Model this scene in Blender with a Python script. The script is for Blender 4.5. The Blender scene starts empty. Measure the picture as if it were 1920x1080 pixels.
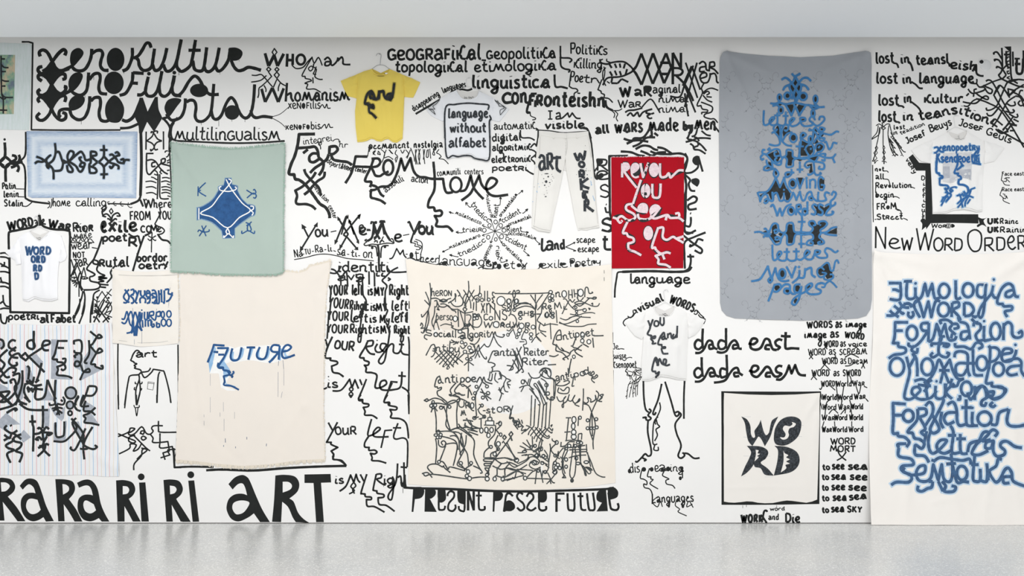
import bpy, bmesh, math, random
from mathutils import Vector, Matrix, noise
from mathutils.geometry import tessellate_polygon
random.seed(7)
SC = bpy.context.scene
COL = SC.collection
PI = math.pi

# ------------------------------------------------------------ camera, light, exposure
S = 180.0                    # photograph pixels per metre on the wall
D = 9.0                      # camera to wall
EYE = 1.62
HOR = 981.5 - EYE * S        # horizon row
ROLL = 0.0
cam_d = bpy.data.cameras.new('camera'); cam = bpy.data.objects.new('camera', cam_d); COL.objects.link(cam)
cam.location = (0, -D, EYE); cam.rotation_euler = (PI / 2, 0, 0)
cam_d.sensor_fit = 'HORIZONTAL'; cam_d.sensor_width = 36.0
cam_d.lens = 36.0 * S * D / 1920.0
cam_d.shift_x = 0.0
cam_d.shift_y = (HOR - 540) / 1920.0
cam_d.clip_end = 200
SC.camera = cam
SC.view_settings.view_transform = 'Standard'
SC.view_settings.look = 'None'
SC.view_settings.exposure = -0.10
SC.view_settings.gamma = 1.0
SC.view_settings.use_curve_mapping = False
world = bpy.data.worlds.new('world'); SC.world = world; world.use_nodes = True
world.node_tree.nodes['Background'].inputs[0].default_value = (0.96, 0.975, 1.0, 1)
world.node_tree.nodes['Background'].inputs[1].default_value = 0.53

def area(name, loc, rot, sx, sy, power, col):
    l = bpy.data.lights.new(name, 'AREA'); l.shape = 'RECTANGLE'; l.size = sx; l.size_y = sy
    l.energy = power; l.color = col
    o = bpy.data.objects.new(name, l); COL.objects.link(o); o.location = loc; o.rotation_euler = rot
    return o

area('skylight', (-.4, -8.6, 7.6), (math.radians(40), 0, 0), 16, 5, 830, (1.0, .99, .98))
area('front_fill', (0, -13.0, 2.6), (math.radians(90), 0, 0), 18, 4, 300, (1.0, 1.0, 1.0))  # added fill behind the camera, evens out the lower wall
# ------------------------------------------------------------ brush alphabet: width;stroke;stroke   (x to the right, y up, x-height 6, capital 10)
# '~' smooth stroke, '-' straight stroke, '#' filled outline
GL = {
'A1': '6.4;~-.2,.3 1,1.6 2.2,4.9 3.6,6.1 4.8,4.8 5.1,2 5.5,.6 6.4,.2;~5.1,3.2 3,3.2 2,1.7 2.8,.2 4.2,.6 5.2,2.2',
'a': '6;~1,5 2.6,6.2 4.5,5.3 4.8,3 5,.9 6,.2;~4.8,3.4 2.4,3.4 .8,1.8 1.8,.1 3.6,.5 4.8,2',
'b': '5.6;~1.2,10 1,5 1,.4;~1,4.2 3,5.6 4.8,4 4.4,1.2 2.6,0 1,1',
'c': '5;~4.3,5 2.6,6 .9,4.6 .7,2.2 2,.1 4.6,.7',
'd': '5.8;~4.6,10 4.5,4 4.7,.8 5.8,.2;~4.4,4.6 2.6,5.8 .9,4.2 .9,1.6 2.4,.1 4.5,1.6',
'e': '5.4;~.8,2.8 3,3 4.4,4.4 3.4,5.9 1.6,5.4 .7,3 1.4,.8 3.2,0 5.4,1',
'f': '4;~4.2,9 3,10 1.9,8.6 1.8,4 1.7,0;-.4,5.6 3.6,5.8',
'g': '5.8;~4.6,5 2.8,6 .9,4.6 1,2 2.6,.6 4.4,2 4.8,5.6;~4.8,5.6 4.6,0 4,-3 2.2,-4 .6,-2.6 2.4,-1 5.8,.6',
'h': '5.6;~1.2,10 1,5 1,0;~1,3.6 2.6,5.6 4,5 4.2,2 4.4,.4 5.6,.1',
'i': '2.8;~1.3,6 1.1,2 1.4,.3 2.8,.3;-1.5,8.3 1.5,8.9',
'j': '3;~2,6 2,0 1.6,-3 .1,-4 -1,-3;-2.1,8.3 2.1,8.9',
'k': '6.2;-1.1,6.2 1,0;~1.1,2.6 2.6,4 3.6,7.4 4.9,8.6 5.8,7.4;~2,3.4 3.2,2.4 3.8,.6 6.2,.1',
'l': '3;~1.5,10 1.2,4 1.4,.7 3,.3',
'm': '8.4;-0,.1 1.1,.8 2.7,6.2 4.1,1.4 5.7,6.2 7.1,.9 8.4,.1',
'n': '5.8;~1,5.9 .9,3 .9,0;~1,4 2.8,5.9 4.2,4.8 4.2,1.4 4.6,.3 5.8,.2',
'o': '5.4;~2.7,6 .9,4.7 .8,1.6 2.5,0 4.5,1.3 4.6,4.4 2.7,6',
'p': '5.6;~1.2,5.9 1,0 .9,-4;~1,4.6 3,5.9 4.7,4.2 4.3,1.2 2.4,.2 1,1.4',
'q': '5.6;~4.4,5 2.6,6 .9,4.4 .9,1.6 2.4,.2 4.4,1.6;~4.6,5.9 4.5,0 4.8,-4',
'r': '4.8;~1,5.9 1,3 1,0;~1,4 2.6,5.9 4.6,5.2',
's': '4.6;~4,5.2 2.4,6 1,4.8 2,3.2 3.8,2.2 3.6,.6 1.8,0 .5,.9',
't': '4.4;~2.2,9.4 2,5 2,1.4 2.8,.2 4.4,.5;-.3,6.1 4.2,6.3',
'u': '5.8;~.9,5.9 .8,2 1.8,.1 3.4,.4 4.6,2.4;~4.7,5.9 4.6,1.6 5,.3 5.8,.2',
'v': '5;-.7,5.9 2.4,0 4.5,5.9',
'w': '7;-.6,5.9 2,0 3.6,4.6 5,0 6.6,5.9',
'x': '5.2;-.7,5.9 4.6,0;-4.5,5.9 .6,0',
'y': '5.4;~.9,5.9 1.2,3 2.8,2 4.5,3.4;~4.6,5.9 4.2,0 3,-3.6 1,-3.8',
'z': '5;-.7,5.7 4.3,5.7 .7,.2 4.8,.3',
'A': '6.6;-.6,0 3.4,10 6,0;-1.6,3.4 5.2,3.4',
'B': '6;-1,0 1,10;~1,9.9 4.4,9.4 4.4,6 1.2,5.2;~1.2,5.2 5.2,4.6 5,.8 1,0',
'C': '6.2;~5.6,8.4 3.6,10 1.2,8 .8,3 2.6,.1 5.8,1.4',
'D': '6.4;-1,0 1,10;~1,9.9 4.6,8.8 5.6,5 4.4,1 1,0',
'E': '5.6;-5,9.8 1,9.8 1,.1 5.2,.1;-1,5.2 4.4,5.2',
'F': '5.2;-5,9.8 1,9.8 1,0;-1,5.2 4.2,5.2',
'G': '6.6;~5.6,8.4 3.6,10 1.2,8 .8,3 2.8,.1 5.6,1.4;-3.4,4.4 5.7,4.4 5.7,.2',
'H': '6.4;-1,0 1,10;-5.4,0 5.4,10;-1,5.2 5.4,5.2',
'I': '2.6;-1.3,0 1.3,10',
'J': '4.6;-1.6,9.8 4.6,9.8;~3.6,9.8 3.7,3 2.6,.3 .5,1',
'K': '6;-1,0 1,10;-5.2,10 1.2,4.6;-2.2,5.4 5.8,0',
'L': '5;-1,10 1,.2 5,.2',
'M': '8;-.7,0 1.5,10 4,3 6.4,10 7.4,0',
'N': '6.6;-1,0 1,10 5.6,0 5.6,10',
'O': '6.8;~3.4,10 1.1,8 .8,3 2.6,.1 5,.6 6.1,4 5.6,8 3.4,10',
'P': '5.8;-1,0 1,10;~1,9.9 4.6,9.6 5.2,7 4,4.8 1.1,4.6',
'Q': '7;~3.4,10 1.1,8 .8,3 2.6,.1 5,.6 6.1,4 5.6,8 3.4,10;-4,2.4 6.6,-.6',
'R': '6.2;-1,0 1,10;~1,9.9 4.6,9.6 5,7 4,5 1.1,4.6;-2.6,4.6 5.8,0',
'S': '5.8;~5.2,8.4 3.2,10 1.1,8.6 1.4,6.2 4.4,4.4 5.2,2 3.4,0 .6,1.2',
'T': '6;-.2,9.8 5.8,9.8;-3,9.8 3,0',
'U': '6.4;~1,10 .9,3 2.4,.1 4.4,.3 5.5,3 5.5,10',
'V': '6;-.5,10 3,0 5.6,10',
'W': '8.6;-.5,10 2.4,0 4.4,8 6,0 8.3,10',
'X': '6;-.6,10 5.4,0;-5.4,10 .6,0',
'Y': '6;-.6,10 3,5 3,0;-5.6,10 3,5',
'Z': '5.8;-.7,9.8 5.2,9.8 .7,.2 5.6,.2',
'8': '5.4;~2.7,9.8 .9,7.6 2.7,5.2 4.6,2.4 2.7,0 .8,2.4 2.7,5.2 4.5,7.6 2.7,9.8', ' ': '3.4', '-': '4;-.6,3 3.4,3', '(': '3;~2.6,10 1,6 1,3 2.6,-.5', ')': '3;~.6,10 2,6 2,3 .6,-.5',
'*': '5.6;#2.7,6.4 .6,4.8 .4,1.6 2.5,-.4 4.7,1.2 4.9,4.5',       # filled o
'&': '6.4;~1,5 2.6,6.4 4.6,5.3 4.8,3 5.2,.9 6.4,.2;#4.8,3.8 2.4,3.8 .6,2 1.6,-.1 3.6,.1 4.9,2',   # filled a
'%': '5.4;#.7,2.6 3,3 4.6,4.4 3.4,6 1.6,5.6;~.8,3 1.4,.8 3.2,0 5.4,1',    # filled e
'>': '6.6;#.7,0 .7,10 4.4,8.6 5.6,5 4.4,1',                               # filled D
'.': '2;-1,.2 1,.8', '^': '5;-1,4 3,6 4.5,5',
'$': '4.6;~.6,5.2 2.2,6 3.6,4.8 2.6,3.2 .8,2.2 1,.6 2.8,0 4.1,.9',        # mirrored s
'!': '6.6;-1,10 1,0 5.6,10 5.6,0',                                        # mirrored N
'?': '6;-5,0 5,10;~5,9.9 1.4,9.6 1,7 2,5 4.9,4.6;-3.4,4.6 .2,0',          # mirrored R
'=': '5.6;-.6,9.8 4.6,9.8 4.6,.1 .4,.1;-4.6,5.2 1.2,5.2',                 # mirrored E
}
from mathutils.geometry import delaunay_2d_cdt
# ------------------------------------------------------------ brush strokes turned into thin paint geometry
def catmull(pts, n=5):
    out = []
    m = len(pts)
    closed = m > 3 and (pts[0] - pts[-1]).length < 1e-6
    for i in range(m - 1):
        p1, p2 = pts[i], pts[i + 1]
        p0 = pts[i - 1] if i else (pts[-2] if closed else p1)
        p3 = pts[i + 2] if i + 2 < m else (pts[1] if closed else p2)
        for k in range(n):
            t = k / n
            out.append(0.5 * ((2 * p1) + (p2 - p0) * t + (2 * p0 - 5 * p1 + 4 * p2 - p3) * t * t + (3 * p1 - p0 - 3 * p2 + p3) * t ** 3))
    out.append(pts[-1])
    return out

def smooth(pts, corners, n=5):
    """catmull-rom between the corner points"""
    out, run = [], []
    for p, c in zip(pts, corners):
        run.append(p)
        if c and len(run) > 1:
            out += catmull(run, n)[(1 if out else 0):]; run = [p]
    if len(run) > 1: out += catmull(run, n)[(1 if out else 0):]
    return out or run

def V2(x, y): return Vector((x, y))

def inside(p, poly):
    c = False; j = len(poly) - 1
    for i in range(len(poly)):
        a, b = poly[i], poly[j]
        if (a.y > p.y) != (b.y > p.y) and p.x < (b.x - a.x) * (p.y - a.y) / (b.y - a.y) + a.x: c = not c
        j = i
    return c

def seg_dist(p, a, b):
    ab = b - a; t = max(0, min(1, (p - a).dot(ab) / max(1e-9, ab.length_squared)))
    return (p - a - ab * t).length, t

def edge_dist(p, poly):
    return min(seg_dist(p, poly[i - 1], poly[i])[0] for i in range(len(poly)))

def resample(poly, step):
    out = []
    for i in range(len(poly)):
        a, b = poly[i], poly[(i + 1) % len(poly)]
        n = max(1, int((b - a).length / step))
        out += [a + (b - a) * (k / n) for k in range(n)]
    return out

class Ink:
    """collects strokes in photograph pixels on the wall plane; build() puts them on a surface"""
    def __init__(s, fine=True): s.v = []; s.f = []; s.uv = []; s.k = 0; s.fine = fine
    def ribbon(s, pts, w, grow=0.0, cap=True):
        q = [pts[0]]
        for p in pts[1:]:
            if (p - q[-1]).length > 0.12: q.append(p)
        if len(q) < 2:
            q = [q[0] - V2(w * .25, 0), q[0] + V2(w * .25, 0)]
        r = w / 2 + grow
        s.k += 1; lay = s.k
        closed = (q[0] - q[-1]).length < 0.01 and len(q) > 3
        if not closed and grow:
            a = (q[0] - q[1]).normalized(); b = (q[-1] - q[-2]).normalized()
            q[0] = q[0] + a * grow; q[-1] = q[-1] + b * grow
        nrm = []
        for i in range(len(q)):
            a = q[i] - q[i - 1] if i else (q[-1] - q[-2] if closed else None)
            b = q[i + 1] - q[i] if i + 1 < len(q) else (q[1] - q[0] if closed else None)
            nrm.append((a, b))
        base = len(s.v)
        prev = None
        for i, p in enumerate(q):
            a, b = nrm[i]
            da = a.normalized() if a is not None else b.normalized()
            db = b.normalized() if b is not None else da
            if da.dot(db) < 0.35:            # sharp corner: square off both sides and fan
                na, nb = V2(-da.y, da.x), V2(-db.y, db.x)
                prs = [(p + na * r, p - na * r), (p + nb * r, p - nb * r)]
                s._fan(p, r, lay)
            else:
                t = (da + db).normalized(); n = V2(-t.y, t.x)
                k = 1 / max(.55, n.dot(V2(-da.y, da.x)))
                wob = 1 + .05 * math.sin(p.x * .37 + p.y * .53 + lay)
                prs = [(p + n * r * k * wob, p - n * r * k * wob)]
            for j, (l, rr) in enumerate(prs):
                n0 = len(s.v); s.v += [(l.x, l.y, lay), (rr.x, rr.y, lay)]
                if prev is not None and not (j == 1): s.f.append((prev, prev + 1, n0 + 1, n0)); s.uv.append((0, 1, 1, 0))
                prev = n0
    def _fan(s, c, r, lay, ry=None, n=10):
        b = len(s.v); s.k += 1
        for i in range(n):
            a = 2 * PI * i / n; s.v.append((c.x + r * math.cos(a), c.y + (ry or r) * math.sin(a), s.k))
        s.f.append(tuple(range(b, b + n))); s.uv.append((.5,) * n)
    def disc(s, x, y, rx, ry=None):
        if rx > 7: s.poly([V2(x + rx * math.cos(a * PI / 16), y + (ry or rx) * math.sin(a * PI / 16)) for a in range(32)])
        else: s._fan(V2(x, y), rx, 0, ry, 24 if rx > 4 else 10)
    def poly(s, pts, holes=()):
        s.k += 1; b = len(s.v)
        x0, x1 = min(p.x for p in pts), max(p.x for p in pts); y0, y1 = min(p.y for p in pts), max(p.y for p in pts)
        if s.fine and max(x1 - x0, y1 - y0) > 9 and not holes:      # follow the folds: points inside the shape too
            P = resample(pts, 4.0); n = len(P); O_ = list(P); st = 5.0; y = y0 + 2
            while y < y1:
                x = x0 + 2
                while x < x1:
                    q = V2(x, y)
                    if inside(q, O_) and edge_dist(q, O_) > 1.6: P.append(q)
                    x += st
                y += st
            co, _, fs, *_ = delaunay_2d_cdt(P, [(i, (i + 1) % n) for i in range(n)], [], 1, 1e-4)
            s.v += [(p.x, p.y, s.k) for p in co]
            for f in fs: s.f.append(tuple(b + i for i in f)); s.uv.append((.5,) * len(f))
            return
        for lp in [pts] + list(holes): s.v += [(p.x, p.y, s.k) for p in lp]
        for t in tessellate_polygon([[Vector((p.x, p.y, 0)) for p in lp] for lp in [pts] + list(holes)]):
            s.f.append(tuple(b + i for i in t)); s.uv.append((.5, .5, .5))
    def text(s, path, h, w, txt, grow=0.0, jit=.22, fixed=None):
        path = catmull(path, 8) if len(path) > 2 else path
        L = [0]
        for i in range(1, len(path)): L.append(L[-1] + (path[i] - path[i - 1]).length)
        mixed = any(c.islower() for c in txt); flat = txt[0] == '_'; txt = txt.lstrip('_')
        seq = []                                   # capitals inside a mixed word are small capitals; an inner a swings up from the baseline
        for i, c in enumerate(txt):
            small = mixed and c.isupper() and (i > 0 or flat)
            seq.append(('A1' if c == 'a' and i and txt[i - 1].islower() else c, .66 if small else 1.0))
        tot = sum(float(GL[c].split(';')[0]) * (.86 if m < 1 else 1) for c, m in seq)
        def at(d):
            i = 1
            while i < len(L) - 1 and L[i] < d: i += 1
            seg = path[i] - path[i - 1]; t = (d - L[i - 1]) / max(1e-6, L[i] - L[i - 1])
            return path[i - 1] + seg * t, seg.normalized()
        if mixed and not any(c[0] in 'bdfhkltgqpyij' and c != 'A1' or (c.isupper() and m == 1 and c != 'A1') for c, m in seq): h *= 1.4
        sx = L[-1] / tot; sy = max(h * .6, h - w * .75) / 10.0; up = w * .38; x = 0
        rng = random.Random(txt + str(int(h)))
        for c, m in seq:
            g = GL[c].split(';'); hx = .86 if m < 1 else 1.0; gw = float(g[0]) * hx
            k = max(.85 if c[0].islower() or c == 'A1' else .55, 1 - max(0, w - 1.1 * sx) / (gw * sx)); o = gw * (1 - k) / 2
            for st in g[1:]:
                pl = []
                for q in st[1:].split():
                    a, b = q.split(',')
                    pl.append((float(a) + rng.uniform(-jit, jit), float(b) + rng.uniform(-jit, jit)))
                if st[0] == '~' and st[1:].split()[0] == st.split()[-1]: pl[-1] = pl[0]
                P = []
                for gx, gy in pl:
                    p, t = at((x + o + gx * hx * k) * sx); n = V2(t.y, -t.x)
                    P.append(p + n * (gy * sy * m + up))
                if st[0] == '-': s.ribbon(P, w, grow)
                elif st[0] == '~': s.ribbon(catmull(P, 4), w, grow)
                else: s.poly(catmull(P + [P[0]], 4)[:-1])
            x += gw

def parse_pts(t, fx):
    P, Cn = [], []
    for q in t.split():
        c = q.endswith('!'); a, b = q.rstrip('!').split(',')
        P.append(fx(float(a), float(b))); Cn.append(c)
    return P, Cn

def read(data, layers):
    """data lines: @x,y,scale | N label | S w|pts|pts | L w|pts (straight) | P pts | D r|pts | O cx,cy,rx,ry | R w|cx,cy,rx,ry | T h w|path|text
       -> list of (label, {layer: Ink})"""
    out = []; ox = oy = 0; sc = 1; cur = None
    fx = lambda a, b: V2(ox + a / sc, oy + b / sc)
    def loop(t):
        P, Cn = parse_pts(t, fx)
        if not any(Cn): return catmull(P + [P[0]], 5)[:-1]
        i = Cn.index(True)
        return smooth(P[i:] + P[:i] + [P[i]], Cn[i:] + Cn[:i] + [True], 5)[:-1]
    lines = [l.strip() for l in data.strip().split('\n') if l.strip()]
    for li, ln in enumerate(lines):
        k, r = ln[0], ln[1:].strip()
        if k == '@':
            ox, oy, sc = (float(v) for v in r.split(','))
        elif k == 'N':
            cur = (r, {n: Ink() for n in layers}); out.append(cur)
        else:
            for n, grow in layers.items():
                I = cur[1][n]
                if k in 'SL':
                    pr = r.split('|'); w = float(pr[0]) / sc
                    for t in pr[1:]:
                        P, Cn = parse_pts(t, fx)
                        I.ribbon(P if k == 'L' else smooth(P, Cn, 6 if w > 3 else 4), w, grow)
                elif k == 'P':
                    holes = []
                    if li + 1 < len(lines) and lines[li + 1][0] == 'H' and not grow: holes = [loop(t) for t in lines[li + 1][1:].split('|')]
                    for t in r.split('|'):
                        q = loop(t)
                        if grow:
                            c = sum(q, V2(0, 0)) / len(q); q = [p + (p - c).normalized() * grow for p in q]
                        I.poly(q, holes)
                elif k == 'D':
                    pr = r.split('|')
                    for q in pr[1].split():
                        a, b = q.split(','); p = fx(float(a), float(b)); I.disc(p.x, p.y, float(pr[0]) / sc + grow)
                elif k == 'O':
                    for t in r.split('|'):
                        a = [float(v) for v in t.split(',')]; p = fx(a[0], a[1]); I.disc(p.x, p.y, a[2] / sc + grow, a[3] / sc + grow)
                elif k == 'R':
                    pr = r.split('|')
                    for t in pr[1:]:
                        a = [float(v) for v in t.split(',')]; p = fx(a[0], a[1])
                        q = [V2(p.x + a[2] / sc * math.cos(j * PI / 12), p.y + a[3] / sc * math.sin(j * PI / 12)) for j in range(25)]
                        I.ribbon(q, float(pr[0]) / sc, grow)
                elif k == 'T':
                    pr = r.split('|'); h, w = (float(v) / sc for v in pr[0].split())
                    P, _ = parse_pts(pr[1], fx); I.text(P, h, w, pr[2], grow)
    return out

def wx(px): return (px - 960.0) / S
def wz(py): return EYE - (py - HOR) / S

def lay_ink(ink, name, material, parent, height=None, base=0.0004, step=6e-6, soft=False, local=(0, 0, 0), label=None):
    """place strokes on a surface: y = height(px, py) metres towards the camera"""
    vs = []
    for x, y, l in ink.v:
        h = height(x, y) if height else 0.0
        vs.append((wx(x) - local[0], -(h + base + step * (l % 60)) - local[1], wz(y) - local[2]))
    me = bpy.data.meshes.new(name); me.from_pydata(vs, [], ink.f)
    uvl = me.uv_layers.new(name='uv')
    i = 0
    for f, u in zip(ink.f, ink.uv):
        for k in range(len(f)): uvl.data[i].uv = (u[k], .5); i += 1
    me.materials.append(material)
    o = bpy.data.objects.new(name, me); COL.objects.link(o)
    if parent: o.parent = parent
    if label: o['label'] = label
    return o

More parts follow.
